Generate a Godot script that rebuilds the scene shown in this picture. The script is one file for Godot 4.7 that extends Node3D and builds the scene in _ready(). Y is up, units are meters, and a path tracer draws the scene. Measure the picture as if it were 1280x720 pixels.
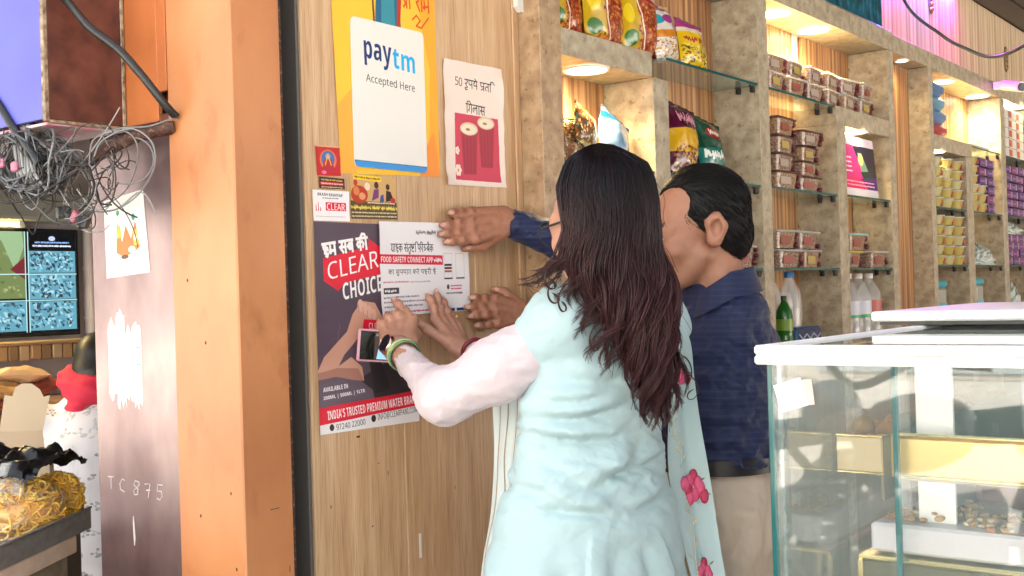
extends Node3D

# ------------------------------------------------------------------ mesh collecting
class MB:
	var v := PackedVector3Array()
	var n := PackedVector3Array()
	var uv := PackedVector2Array()
	var c := PackedColorArray()
	var ix := PackedInt32Array()
	var col := Color.WHITE
	var T := Transform3D()

	func vert(p: Vector3, nn: Vector3, u := Vector2.ZERO) -> int:
		v.append(T * p)
		n.append((T.basis * nn).normalized())
		uv.append(u)
		c.append(col)
		return v.size() - 1

	func tri(a: int, b: int, d: int) -> void:
		ix.append(a)
		ix.append(b)
		ix.append(d)

	# flat convex polygon; its normal is turned away from «inside» when one is given
	func poly(pts: Array, inside = null, uvs: Array = []) -> void:
		var nn := Vector3.ZERO
		var mid := Vector3.ZERO
		for i in pts.size():
			var a: Vector3 = pts[i]
			var b: Vector3 = pts[(i + 1) % pts.size()]
			nn += a.cross(b)
			mid += a
		mid /= pts.size()
		nn = nn.normalized()
		if inside != null and nn.dot(mid - inside) < 0.0:
			nn = -nn
		var s := v.size()
		for i in pts.size():
			vert(pts[i], nn, uvs[i] if uvs.size() else Vector2.ZERO)
		for i in range(1, pts.size() - 1):
			tri(s, s + i, s + i + 1)

	func box(mn: Vector3, mx: Vector3, b := 0.0) -> void:
		var ce := (mn + mx) / 2.0
		var h := (mx - mn) / 2.0
		b = minf(b, minf(h.x, minf(h.y, h.z)) * 0.9)
		var pt := func(s: Vector3, ax: int) -> Vector3:
			var q := Vector3(h.x - b, h.y - b, h.z - b)
			q[ax] = h[ax]
			return ce + q * s
		for ax in 3:
			var a1 := (ax + 1) % 3
			var a2 := (ax + 2) % 3
			for s in [-1.0, 1.0]:
				var pts := []
				for k in [[-1.0, -1.0], [1.0, -1.0], [1.0, 1.0], [-1.0, 1.0]]:
					var sg := Vector3.ZERO
					sg[ax] = s
					sg[a1] = k[0]
					sg[a2] = k[1]
					pts.append(pt.call(sg, ax))
				poly(pts, ce, [Vector2(0, 1), Vector2(1, 1), Vector2(1, 0), Vector2(0, 0)])
				if b > 0.0:
					for t in [-1.0, 1.0]:
						var e1 := Vector3.ZERO
						e1[ax] = s
						e1[a1] = t
						e1[a2] = -1.0
						var e2 := e1
						e2[a2] = 1.0
						poly([pt.call(e1, ax), pt.call(e2, ax), pt.call(e2, a1), pt.call(e1, a1)], ce)
		if b > 0.0:
			for i in 8:
				var sg := Vector3(1 if i & 1 else -1, 1 if i & 2 else -1, 1 if i & 4 else -1)
				poly([pt.call(sg, 0), pt.call(sg, 1), pt.call(sg, 2)], ce)

	func tube(pts: Array, rad, sides := 8, cap := true, flat := 1.0) -> void:
		var m := pts.size()
		if m < 2:
			return
		var up := Vector3.UP
		var t0: Vector3 = (pts[1] - pts[0]).normalized()
		if absf(t0.dot(up)) > 0.9:
			up = Vector3.RIGHT
		var side := t0.cross(up).normalized()
		var s := v.size()
		for i in m:
			var t: Vector3 = (pts[mini(i + 1, m - 1)] - pts[maxi(i - 1, 0)]).normalized()
			side = (side - t * side.dot(t)).normalized()
			var bi := t.cross(side)
			var r: float = rad[i] if rad is Array else rad
			for k in sides:
				var a := TAU * k / sides
				var d := side * cos(a) + bi * sin(a) * flat
				vert(pts[i] + d * r, side * cos(a) * flat + bi * sin(a), Vector2(float(k) / sides, float(i) / (m - 1)))
		for i in m - 1:
			for k in sides:
				var k2 := (k + 1) % sides
				var a := s + i * sides
				tri(a + k, a + k2, a + sides + k2)
				tri(a + k, a + sides + k2, a + sides + k)
		if cap:
			for e in [0, m - 1]:
				var dir: Vector3 = (pts[0] - pts[1]).normalized() if e == 0 else (pts[m - 1] - pts[m - 2]).normalized()
				var ctr := vert(pts[e], dir)
				var ring := []
				for k in sides:
					var p := v[s + e * sides + k]
					v.append(p)
					n.append((T.basis * dir).normalized())
					uv.append(Vector2.ZERO)
					c.append(col)
					ring.append(v.size() - 1)
				for k in sides:
					tri(ctr, ring[k], ring[(k + 1) % sides])

	# profile of (radius, height) turned about y
	func lathe(prof: Array, sides := 20, sx := 1.0, sz := 1.0) -> void:
		for i in prof.size() - 1:
			var a: Vector2 = prof[i]
			var b: Vector2 = prof[i + 1]
			var d := (b - a).normalized()
			var na := Vector2(d.y, -d.x)
			var nb := na
			if i > 0:
				var d0 := (a - prof[i - 1] as Vector2).normalized()
				if d0.dot(d) > 0.72:
					na = (na + Vector2(d0.y, -d0.x)).normalized()
			if i < prof.size() - 2:
				var d1 := (prof[i + 2] as Vector2 - b).normalized()
				if d1.dot(d) > 0.72:
					nb = (nb + Vector2(d1.y, -d1.x)).normalized()
			var s := v.size()
			for k in sides + 1:
				var t := TAU * k / sides
				var cs := cos(t)
				var sn := sin(t)
				vert(Vector3(a.x * cs * sx, a.y, a.x * sn * sz), Vector3(na.x * cs, na.y, na.x * sn), Vector2(float(k) / sides, float(i) / (prof.size() - 1)))
				vert(Vector3(b.x * cs * sx, b.y, b.x * sn * sz), Vector3(nb.x * cs, nb.y, nb.x * sn), Vector2(float(k) / sides, float(i + 1) / (prof.size() - 1)))
			for k in sides:
				tri(s + k * 2, s + k * 2 + 1, s + k * 2 + 3)
				tri(s + k * 2, s + k * 2 + 3, s + k * 2 + 2)

	# smooth sheet from f(u, v); u runs round when «closed»
	func grid(nu: int, nv: int, f: Callable, closed := false, flip := false) -> void:
		var p := []
		for j in nv + 1:
			for i in nu + 1:
				p.append(f.call(float(i) / nu, float(j) / nv))
		var s := v.size()
		var w := nu + 1
		for j in nv + 1:
			for i in w:
				var i0 := i - 1
				var i1 := i + 1
				if closed:
					i0 = (i - 1 + nu) % nu
					i1 = (i + 1) % nu
				else:
					i0 = maxi(i0, 0)
					i1 = mini(i1, nu)
				var du: Vector3 = p[j * w + i1] - p[j * w + i0]
				var dv: Vector3 = p[mini(j + 1, nv) * w + i] - p[maxi(j - 1, 0) * w + i]
				var nn := du.cross(dv)
				if nn.length_squared() < 1e-16:
					nn = Vector3.UP
				vert(p[j * w + i], -nn.normalized() if flip else nn.normalized(), Vector2(float(i) / nu, float(j) / nv))
		for j in nv:
			for i in nu:
				var a := s + j * w + i
				tri(a, a + 1, a + w + 1)
				tri(a, a + w + 1, a + w)

	# outline in the local xy plane given thickness along z
	func extrude(pg: PackedVector2Array, z0: float, z1: float, uvrect := Rect2(0, 0, 1, 1)) -> void:
		var t := Geometry2D.triangulate_polygon(pg)
		for z in [z0, z1]:
			var s := v.size()
			for q in pg:
				vert(Vector3(q.x, q.y, z), Vector3(0, 0, 1 if z == maxf(z0, z1) else -1), Vector2((q.x - uvrect.position.x) / uvrect.size.x, 1.0 - (q.y - uvrect.position.y) / uvrect.size.y))
			for i in t:
				ix.append(s + i)
		var ccw := not Geometry2D.is_polygon_clockwise(pg)
		for i in pg.size():
			var a := pg[i]
			var b := pg[(i + 1) % pg.size()]
			var d := (b - a).normalized()
			var nn := Vector3(d.y, -d.x, 0) * (1.0 if ccw else -1.0)
			var s := v.size()
			vert(Vector3(a.x, a.y, z0), nn)
			vert(Vector3(b.x, b.y, z0), nn)
			vert(Vector3(b.x, b.y, z1), nn)
			vert(Vector3(a.x, a.y, z1), nn)
			tri(s, s + 1, s + 2)
			tri(s, s + 2, s + 3)

	func ball(ce: Vector3, r: Vector3, nu := 14, nv := 8) -> void:
		grid(nu, nv, func(a, b):
			var th: float = b * PI
			var ph: float = -a * TAU
			return ce + Vector3(r.x * sin(th) * cos(ph), r.y * cos(th), r.z * sin(th) * sin(ph)), true)

	# each triangle into four
	func refine() -> void:
		var mid := {}
		var out := PackedInt32Array()
		for i in range(0, ix.size(), 3):
			var m := []
			for e in 3:
				var a := ix[i + e]
				var b := ix[i + (e + 1) % 3]
				var key := mini(a, b) * 4194304 + maxi(a, b)
				var at: int = mid.get(key, -1)
				if at < 0:
					at = v.size()
					mid[key] = at
					v.append((v[a] + v[b]) / 2.0)
					n.append((n[a] + n[b]).normalized())
					uv.append((uv[a] + uv[b]) / 2.0)
					c.append(c[a])
				m.append(at)
			out.append_array(PackedInt32Array([ix[i], m[0], m[2], m[0], ix[i + 1], m[1], m[2], m[1], ix[i + 2], m[0], m[1], m[2]]))
		ix = out

	# move every point along its normal by f(point), then smooth normals anew
	func push(f: Callable) -> void:
		var was := n.duplicate()
		for i in v.size():
			v[i] += n[i] * f.call(v[i])
		n.fill(Vector3.ZERO)
		for i in range(0, ix.size(), 3):
			var g := (v[ix[i + 1]] - v[ix[i]]).cross(v[ix[i + 2]] - v[ix[i]])
			for e in 3:
				n[ix[i + e]] += g
		for i in n.size():
			n[i] = n[i].normalized()
			if n[i].dot(was[i]) < 0.0:
				n[i] = -n[i]

	func mesh(colors := false) -> ArrayMesh:
		for i in range(0, ix.size(), 3):
			var a := ix[i]
			var b := ix[i + 1]
			var d := ix[i + 2]
			var g := (v[d] - v[a]).cross(v[b] - v[a])
			if g.dot(n[a] + n[b] + n[d]) < 0.0:
				ix[i + 1] = d
				ix[i + 2] = b
		var ar := []
		ar.resize(Mesh.ARRAY_MAX)
		ar[Mesh.ARRAY_VERTEX] = v
		ar[Mesh.ARRAY_NORMAL] = n
		ar[Mesh.ARRAY_TEX_UV] = uv
		if colors:
			ar[Mesh.ARRAY_COLOR] = c
		ar[Mesh.ARRAY_INDEX] = ix
		var m := ArrayMesh.new()
		m.add_surface_from_arrays(Mesh.PRIMITIVE_TRIANGLES, ar, [], {}, 0)
		return m

# ------------------------------------------------------------------ printed sheets
class Print:
	var im: Image
	var W: int
	var H: int

	func _init(w: int, h: int, c: Color) -> void:
		W = w
		H = h
		im = Image.create(w, h, false, Image.FORMAT_RGB8)
		im.fill(c)

	func rect(x: float, y: float, w: float, h: float, c: Color) -> void:
		im.fill_rect(Rect2i(int(x), int(y), int(maxf(w, 1)), int(maxf(h, 1))), c)

	func poly(pts: Array, c: Color) -> void:
		var y0 := 1e9
		var y1 := -1e9
		for p in pts:
			y0 = minf(y0, p.y)
			y1 = maxf(y1, p.y)
		for y in range(maxi(int(floor(y0)), 0), mini(int(ceil(y1)), H - 1) + 1):
			var yc := y + 0.5
			var xs := []
			for i in pts.size():
				var a: Vector2 = pts[i]
				var b: Vector2 = pts[(i + 1) % pts.size()]
				if (a.y <= yc) != (b.y <= yc):
					xs.append(a.x + (yc - a.y) / (b.y - a.y) * (b.x - a.x))
			xs.sort()
			for k in range(0, xs.size() - 1, 2):
				var a := clampi(int(round(xs[k])), 0, W)
				var b := clampi(int(round(xs[k + 1])), 0, W)
				if b > a:
					im.fill_rect(Rect2i(a, y, b - a, 1), c)

	func disc(x: float, y: float, rx: float, ry: float, c: Color) -> void:
		var pts := []
		for k in 18:
			pts.append(Vector2(x + rx * cos(TAU * k / 18.0), y + ry * sin(TAU * k / 18.0)))
		poly(pts, c)

	func stroke(pts: Array, w: float, c: Color) -> void:
		for i in pts.size() - 1:
			var a: Vector2 = pts[i]
			var b: Vector2 = pts[i + 1]
			var d := (b - a).normalized().orthogonal() * w / 2.0
			var e := (b - a).normalized() * w * 0.3
			poly([a + d - e, b + d + e, b - d + e, a - d - e], c)

	# ink of the words fills the parallelogram at «tl» spanned by «ax» (along the line) and «ay» (down)
	func text(s: String, tl: Vector2, ax: Vector2, ay: Vector2, c: Color, bold := true, face := "Droid Sans") -> void:
		var f := SystemFont.new()
		f.font_names = PackedStringArray([face])
		f.font_weight = 700 if bold else 400
		var t := TextMesh.new()
		t.text = s
		t.font = f
		t.font_size = 48
		t.pixel_size = 1.0
		t.depth = 0.0
		t.curve_step = 3.0
		var ar := t.get_mesh_arrays()
		var pv: PackedVector3Array = ar[Mesh.ARRAY_VERTEX]
		if pv.is_empty():
			return
		var pi = ar[Mesh.ARRAY_INDEX]
		var mn := Vector2(1e9, 1e9)
		var mx := -mn
		for p in pv:
			mn = mn.min(Vector2(p.x, p.y))
			mx = mx.max(Vector2(p.x, p.y))
		var q := []
		for p in pv:
			q.append(tl + ax * ((p.x - mn.x) / (mx.x - mn.x)) + ay * ((mx.y - p.y) / (mx.y - mn.y)))
		if pi != null and pi.size():
			for i in range(0, pi.size(), 3):
				poly([q[pi[i]], q[pi[i + 1]], q[pi[i + 2]]], c)
		else:
			for i in range(0, q.size(), 3):
				poly([q[i], q[i + 1], q[i + 2]], c)

	# pen strokes of the Devanagari letters that the signs use, one cell each
	func letter(k: String) -> Array:
		match k:
			"aa": return [0.4, [[0.2, 0, 0.2, 1]]]
			"ii": return [0.42, [[0.2, 0, 0.2, 1], [0.2, 0, 0.1, -0.3, -0.2, -0.36, -0.45, -0.05]]]
			"i": return [0.4, [[0.22, 0, 0.22, 1], [0.22, 0, 0.3, -0.3, 0.65, -0.36, 0.95, -0.02]]]
			"e": return [0.0, [[-0.22, 0, -0.5, -0.32]]]
			"ai": return [0.0, [[-0.22, 0, -0.5, -0.34], [-0.22, 0, -0.32, -0.38]]]
			"u": return [0.0, [[-0.3, 1, -0.55, 1.1, -0.45, 1.3, -0.15, 1.25]]]
			"dot": return [0.0, [[-0.3, -0.22, -0.26, -0.22]]]
			"ma": return [0.85, [[0.15, 0, 0.15, 0.62, 0.02, 0.72, 0.14, 0.82, 0.28, 0.64, 0.68, 0.64], [0.68, 0, 0.68, 1]]]
			"sa": return [0.9, [[0.18, 0, 0.36, 0.18, 0.3, 0.4, 0.08, 0.48, 0.44, 0.96], [0.24, 0.5, 0.74, 0.5], [0.74, 0, 0.74, 1]]]
			"ra": return [0.62, [[0.28, 0, 0.48, 0.18, 0.4, 0.42, 0.12, 0.5, 0.5, 1]]]
			"ba": return [0.85, [[0.68, 0.32, 0.36, 0.26, 0.12, 0.5, 0.36, 0.76, 0.68, 0.66], [0.2, 0.36, 0.62, 0.68], [0.68, 0, 0.68, 1]]]
			"ka": return [0.98, [[0.46, 0, 0.46, 1], [0.46, 0.36, 0.2, 0.28, 0.06, 0.5, 0.2, 0.72, 0.46, 0.58], [0.46, 0.36, 0.74, 0.28, 0.88, 0.5, 0.74, 0.78]]]
			"ha": return [0.8, [[0.4, 0, 0.4, 0.16, 0.12, 0.22, 0.18, 0.42, 0.58, 0.36, 0.64, 0.52, 0.28, 0.6, 0.26, 0.78, 0.62, 0.86, 0.5, 1.08, 0.34, 1.0]]]
			"pa": return [0.85, [[0.15, 0, 0.15, 0.46, 0.3, 0.6, 0.68, 0.54], [0.68, 0, 0.68, 1]]]
			"pra": return [0.85, [[0.15, 0, 0.15, 0.4, 0.3, 0.52, 0.68, 0.46], [0.68, 0, 0.68, 1], [0.68, 0.68, 0.2, 0.96]]]
			"pha": return [1.1, [[0.15, 0, 0.15, 0.46, 0.3, 0.6, 0.6, 0.54], [0.6, 0, 0.6, 1], [0.6, 0.38, 0.85, 0.28, 1.0, 0.5, 0.86, 0.74]]]
			"ya": return [0.85, [[0.12, 0, 0.32, 0.18, 0.14, 0.4, 0.2, 0.6, 0.68, 0.58], [0.68, 0, 0.68, 1]]]
			"ta": return [0.8, [[0.64, 0.4, 0.3, 0.4, 0.12, 0.6, 0.24, 0.92], [0.64, 0, 0.64, 1]]]
			"ga": return [0.75, [[0.2, 0, 0.2, 0.6, 0.06, 0.7, 0.18, 0.8], [0.58, 0, 0.58, 1]]]
			"gra": return [0.75, [[0.2, 0, 0.2, 0.6, 0.06, 0.7, 0.18, 0.8], [0.58, 0, 0.58, 1], [0.58, 0.7, 0.3, 0.95]]]
			"la": return [0.95, [[0.78, 0, 0.78, 1], [0.78, 0.36, 0.62, 0.24, 0.46, 0.42, 0.44, 0.6], [0.46, 0.44, 0.28, 0.28, 0.1, 0.44, 0.12, 0.66, 0.26, 0.8]]]
			"da": return [0.75, [[0.4, 0, 0.4, 0.2, 0.16, 0.3, 0.2, 0.46, 0.56, 0.46, 0.6, 0.66, 0.3, 0.8, 0.16, 0.7]]]
			"shta": return [0.9, [[0.12, 0, 0.12, 0.36, 0.3, 0.44, 0.66, 0.4], [0.12, 0.1, 0.6, 0.4], [0.66, 0, 0.66, 0.5], [0.66, 0.5, 0.26, 0.56, 0.2, 0.8, 0.5, 1.0, 0.72, 0.9]]]
			"shrii": return [1.35, [[0.1, 0.1, 0.3, 0.02, 0.4, 0.2, 0.22, 0.4, 0.5, 0.8], [0.6, 0, 0.6, 1], [0.6, 0.64, 0.2, 0.98], [1.0, 0, 1.0, 1], [1.0, 0, 0.9, -0.34, 0.6, -0.36, 0.5, -0.05]]]
			"sp": return [0.4, []]
		return [0.5, []]

	func deva(ks: String, tl: Vector2, ax: Vector2, ay: Vector2, w: float, c: Color) -> void:
		var cells := []
		var total := 0.0
		for k in ks.split(" ", false):
			var l := letter(k)
			cells.append([k, total, l])
			total += l[0]
		var at := func(x: float, y: float) -> Vector2: return tl + ax * (x / total) + ay * y
		var head0 := 0.0
		for cell in cells:
			for line in cell[2][1]:
				var pts := []
				for i in range(0, line.size(), 2):
					pts.append(at.call(cell[1] + line[i], line[i + 1]))
				stroke(pts, w, c)
			if cell[0] == "sp":
				stroke([at.call(head0, 0), at.call(cell[1] - 0.05, 0)], w, c)
				head0 = cell[1] + cell[2][0]
		stroke([at.call(head0, 0), at.call(total, 0)], w, c)

	# rows of small unreadable print
	func scrawl(x: float, y: float, w: float, h: float, c: Color, pen: float, sd: int) -> void:
		var r := RandomNumberGenerator.new()
		r.seed = sd
		var px := x
		while px < x + w:
			var word := r.randf_range(2.0, 6.0) * h * 0.5
			var e := minf(px + word, x + w)
			var q := px
			while q < e:
				var q2 := q + h * r.randf_range(0.18, 0.4)
				stroke([Vector2(q, y + h * r.randf_range(0.0, 0.4)), Vector2((q + q2) / 2, y + h * r.randf_range(0.6, 1.0)), Vector2(q2, y + h * r.randf_range(0.1, 0.6))], pen, c)
				q = q2
			px = e + h * 0.45

	func tex() -> ImageTexture:
		return ImageTexture.create_from_image(im)

# ------------------------------------------------------------------ naming and adding
var rng := RandomNumberGenerator.new()
var M := {}
var used := {}

func numbered(called: String) -> String:
	var k: int = used.get(called, 0)
	used[called] = k + 1
	return called if k == 0 else "%s_%03d" % [called, k]

func tag(o: Node, label: String, category: String, group := "", kind := "") -> Node:
	if label:
		o.set_meta("label", label)
	if category:
		o.set_meta("category", category)
	if group:
		o.set_meta("group", group)
	if kind:
		o.set_meta("kind", kind)
	return o

func thing(called: String, label: String, category: String, at := Vector3.ZERO, turn := 0.0, group := "") -> Node3D:
	var o := Node3D.new()
	o.name = numbered(called)
	add_child(o, true)
	o.position = at
	o.rotation.y = turn
	tag(o, label, category, group)
	return o

func put(called: String, mb: MB, m: Material, parent: Node = null, colors := false) -> MeshInstance3D:
	return lay(called, mb.mesh(colors), m, parent)

func lay(called: String, me: Mesh, m: Material, parent: Node = null) -> MeshInstance3D:
	var o := MeshInstance3D.new()
	o.mesh = me
	o.material_override = m
	if parent == null:
		o.name = numbered(called)
		add_child(o, true)
	else:
		var k := 0
		var nm := called
		while parent.has_node(NodePath(nm)):
			k += 1
			nm = "%s_%03d" % [called, k]
		o.name = nm
		parent.add_child(o, true)
	return o

func boxm(mn: Vector3, mx: Vector3, b := 0.0) -> MB:
	var m := MB.new()
	m.box(mn, mx, b)
	return m

func struct(called: String, mb: MB, m: Material) -> MeshInstance3D:
	var o := put(called, mb, m)
	o.set_meta("kind", "structure")
	return o

# ------------------------------------------------------------------ materials
func lin(r: float, g: float, b: float) -> Color:
	return Color(r, g, b).linear_to_srgb()

func mat(r: float, g: float, b: float, rough := 0.6, metal := 0.0) -> StandardMaterial3D:
	var m := StandardMaterial3D.new()
	m.albedo_color = lin(r, g, b)
	m.roughness = rough
	m.metallic = metal
	return m

func ntex(sd: int, freq: float, stops: Array, oct := 4, size := 512, warp := 0.0, kind := FastNoiseLite.TYPE_SIMPLEX_SMOOTH) -> NoiseTexture2D:
	var f := FastNoiseLite.new()
	f.seed = sd
	f.noise_type = kind
	f.frequency = freq
	f.fractal_octaves = oct
	if kind == FastNoiseLite.TYPE_CELLULAR:
		f.cellular_return_type = FastNoiseLite.RETURN_CELL_VALUE
		f.fractal_type = FastNoiseLite.FRACTAL_NONE
	if warp > 0.0:
		f.domain_warp_enabled = true
		f.domain_warp_amplitude = warp
		f.domain_warp_frequency = freq * 0.6
	var t := NoiseTexture2D.new()
	t.width = size
	t.height = size
	t.seamless = true
	t.noise = f
	if stops.size():
		var g := Gradient.new()
		g.offsets = PackedFloat32Array(stops.map(func(s): return s[0]))
		g.colors = PackedColorArray(stops.map(func(s): return s[1]))
		t.color_ramp = g
	return t

func tri_mat(t: Texture2D, scale: Vector3, rough := 0.6, bump: Texture2D = null, bs := 0.05) -> StandardMaterial3D:
	var m := StandardMaterial3D.new()
	m.albedo_texture = t
	m.roughness = rough
	m.uv1_triplanar = true
	m.uv1_world_triplanar = true
	m.uv1_scale = scale
	if bump:
		m.heightmap_enabled = true
		m.heightmap_texture = bump
		m.heightmap_scale = bs
	return m

func printed(p: Print, rough := 0.5) -> StandardMaterial3D:
	var m := StandardMaterial3D.new()
	m.albedo_texture = p.tex()
	m.roughness = rough
	m.texture_repeat = false
	return m

func glass(r: float, g: float, b: float, a: float) -> StandardMaterial3D:
	var m := mat(r, g, b, 0.02)
	m.transparency = BaseMaterial3D.TRANSPARENCY_ALPHA
	m.albedo_color.a = a
	return m

func smooth_path(pts: Array, steps := 6) -> Array:
	var c := Curve3D.new()
	for i in pts.size():
		var p: Vector3 = pts[i]
		var t: Vector3 = (pts[mini(i + 1, pts.size() - 1)] - pts[maxi(i - 1, 0)]) / 6.0
		c.add_point(p, -t, t)
	var out := []
	for i in (pts.size() - 1):
		for k in steps:
			out.append(c.sample(i, float(k) / steps))
	out.append(pts[-1])
	return out

func lamp_spot(called: String, at: Vector3, energy: float, colour: Color, size := 0.03, cone := 78.0) -> void:
	var l := SpotLight3D.new()
	l.name = numbered(called)
	add_child(l, true)
	l.position = at
	l.rotation_degrees = Vector3(-90, 0, 0)
	l.light_color = colour
	l.light_energy = energy
	l.light_size = size
	l.spot_angle = cone
	l.spot_range = 12.0
	l.spot_attenuation = 2.0
	l.shadow_enabled = true

func _ready() -> void:
	rng.seed = 11
	# camera
	var cam := Camera3D.new()
	cam.name = "camera"
	add_child(cam)
	cam.position = Vector3(0, 1.38, 1.74)
	cam.rotation_order = EULER_ORDER_YXZ
	cam.rotation_degrees = Vector3(0.24, -52.4, -1.744)
	cam.fov = 28.16
	cam.near = 0.05
	cam.far = 200.0
	# bright hazy day; the sun stands behind the shops, so their fronts lie in open shade
	var env := Environment.new()
	env.background_mode = Environment.BG_SKY
	var sky := Sky.new()
	var sm := ProceduralSkyMaterial.new()
	sm.sky_top_color = Color(0.84, 0.88, 0.93)
	sm.sky_horizon_color = Color(0.98, 0.97, 0.95)
	sm.sky_curve = 0.2
	sm.ground_bottom_color = Color(0.5, 0.48, 0.46)
	sm.ground_horizon_color = Color(0.85, 0.85, 0.85)
	sm.sun_angle_max = 1.0
	sm.sky_energy_multiplier = 0.46
	sm.ground_energy_multiplier = 0.46
	sky.sky_material = sm
	env.sky = sky
	env.tonemap_mode = Environment.TONE_MAPPER_LINEAR
	env.tonemap_exposure = EXPOSURE
	env.sdfgi_enabled = true
	env.ssao_enabled = true
	env.ssil_enabled = true
	var we := WorldEnvironment.new()
	we.name = "world_environment"
	we.environment = env
	add_child(we)
	var sun := DirectionalLight3D.new()
	sun.name = "sun"
	add_child(sun)
	sun.rotation_degrees = Vector3(-52, 105, 0)
	sun.light_color = Color(1.0, 0.98, 0.955)
	sun.light_energy = 1.6
	sun.light_angular_distance = 0.6
	sun.shadow_enabled = true

	make_materials()
	build_setting()
	build_wall_panels()
	build_shelf()
	build_neighbour()
	build_posters()
	build_goods()
	build_counter()
	build_wires()
	build_woman()
	build_man()
	build_neighbour_person()
	build_street()

const EXPOSURE := 11.2

func make_materials() -> void:
	var bump := ntex(5, 0.02, [], 4, 512)
	# light oak laminate, grain upright
	var wood := ntex(21, 0.012, [[0.0, Color(0.74, 0.58, 0.44)], [0.35, Color(0.79, 0.645, 0.495)], [0.6, Color(0.82, 0.68, 0.53)], [1.0, Color(0.865, 0.74, 0.605)]], 5, 1024, 14.0)
	var streak := ntex(22, 0.05, [[0.0, Color(0.80, 0.75, 0.70)], [0.5, Color(1, 1, 1)], [1.0, Color(0.93, 0.9, 0.87)]], 3, 512)
	for k in 3:
		var m := tri_mat(wood, Vector3(2.3, 0.16, 2.3), 0.42)
		m.uv1_offset = Vector3(0.37 * k, 0.21 * k, 0.0)
		m.detail_enabled = true
		m.detail_albedo = streak
		m.detail_blend_mode = BaseMaterial3D.BLEND_MODE_MUL
		m.detail_uv_layer = BaseMaterial3D.DETAIL_UV_2
		m.uv2_triplanar = true
		m.uv2_world_triplanar = true
		m.uv2_scale = Vector3(9.0, 0.22, 9.0)
		M["oak%d" % k] = m
	# striped walnut behind the shelves
	var stripe := ntex(31, 0.02, [[0.0, Color(0.40, 0.25, 0.16)], [0.4, Color(0.60, 0.42, 0.28)], [0.6, Color(0.72, 0.54, 0.36)], [1.0, Color(0.84, 0.68, 0.48)]], 3, 512, 4.0)
	M.stripe = tri_mat(stripe, Vector3(4.0, 0.08, 4.0), 0.45)
	# pale striped laminate above
	var pale := ntex(33, 0.02, [[0.0, Color(0.56, 0.46, 0.36)], [0.5, Color(0.78, 0.69, 0.57)], [1.0, Color(0.9, 0.83, 0.72)]], 3, 512, 4.0)
	M.base_wood = tri_mat(ntex(35, 0.012, [[0.0, Color(0.48, 0.40, 0.32)], [1.0, Color(0.57, 0.49, 0.40)]], 4, 512, 10.0), Vector3(2.0, 0.2, 2.0), 0.45)
	M.upper = tri_mat(pale, Vector3(3.0, 0.06, 3.0), 0.45)
	# mottled stone laminate of the shelf
	var mottle := ntex(41, 0.010, [[0.0, Color(0.58, 0.53, 0.455)], [0.30, Color(0.645, 0.60, 0.52)], [0.5, Color(0.69, 0.65, 0.565)], [0.75, Color(0.735, 0.70, 0.615)], [1.0, Color(0.785, 0.75, 0.675)]], 5, 1024, 30.0)
	var vein := ntex(42, 0.022, [[0.0, Color(0.72, 0.63, 0.54)], [0.2, Color(0.88, 0.84, 0.79)], [0.32, Color(1, 1, 1)], [1.0, Color(0.97, 0.95, 0.93)]], 4, 512, 24.0)
	M.stone = tri_mat(mottle, Vector3(1.7, 1.7, 1.7), 0.35)
	M.stone.detail_enabled = true
	M.stone.detail_albedo = vein
	M.stone.detail_blend_mode = BaseMaterial3D.BLEND_MODE_MUL
	M.stone.detail_uv_layer = BaseMaterial3D.DETAIL_UV_2
	M.stone.uv2_triplanar = true
	M.stone.uv2_world_triplanar = true
	M.stone.uv2_scale = Vector3(2.9, 2.9, 2.9)
	var rosy := M.stone.duplicate() as StandardMaterial3D
	rosy.albedo_color = Color(1.0, 0.9, 0.82)
	M.stone_rosy = rosy
	# orange painted pillar with scuffs
	var paint := ntex(51, 0.006, [[0.0, Color(0.70, 0.45, 0.28)], [0.5, Color(0.755, 0.50, 0.32)], [1.0, Color(0.79, 0.545, 0.355)]], 5, 512, 20.0)
	var scuff := ntex(52, 0.02, [[0.0, Color(0.80, 0.72, 0.66)], [0.15, Color(0.93, 0.90, 0.88)], [0.35, Color(1, 1, 1)], [1.0, Color(1, 1, 1)]], 5, 512, 20.0)
	M.orange = tri_mat(paint, Vector3(1.2, 0.7, 1.2), 0.38, bump, 0.02)
	M.orange.detail_enabled = true
	M.orange.detail_albedo = scuff
	M.orange.detail_blend_mode = BaseMaterial3D.BLEND_MODE_MUL
	M.orange.detail_uv_layer = BaseMaterial3D.DETAIL_UV_2
	M.orange.uv2_triplanar = true
	M.orange.uv2_world_triplanar = true
	M.orange.uv2_scale = Vector3(0.9, 0.5, 0.9)
	M.orange_board = M.orange.duplicate()
	M.orange_board.albedo_color = Color(0.95, 0.84, 0.76)
	# glossy brown sheet, grimy
	var brown := ntex(61, 0.008, [[0.0, Color(0.42, 0.33, 0.33)], [0.5, Color(0.50, 0.41, 0.41)], [1.0, Color(0.57, 0.49, 0.48)]], 5, 512, 12.0)
	M.brown_sheet = tri_mat(brown, Vector3(1.6, 0.8, 1.6), 0.22)
	M.brown_sheet.metallic = 0.52
	M.brown_sheet.metallic_specular = 0.8
	var brown2 := ntex(62, 0.01, [[0.0, Color(0.24, 0.12, 0.10)], [0.5, Color(0.36, 0.19, 0.15)], [1.0, Color(0.42, 0.25, 0.2)]], 5, 512, 12.0)
	M.brown_board = tri_mat(brown2, Vector3(2.5, 2.5, 2.5), 0.5)
	M.dark_gap = mat(0.11, 0.098, 0.09, 0.55)
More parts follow.
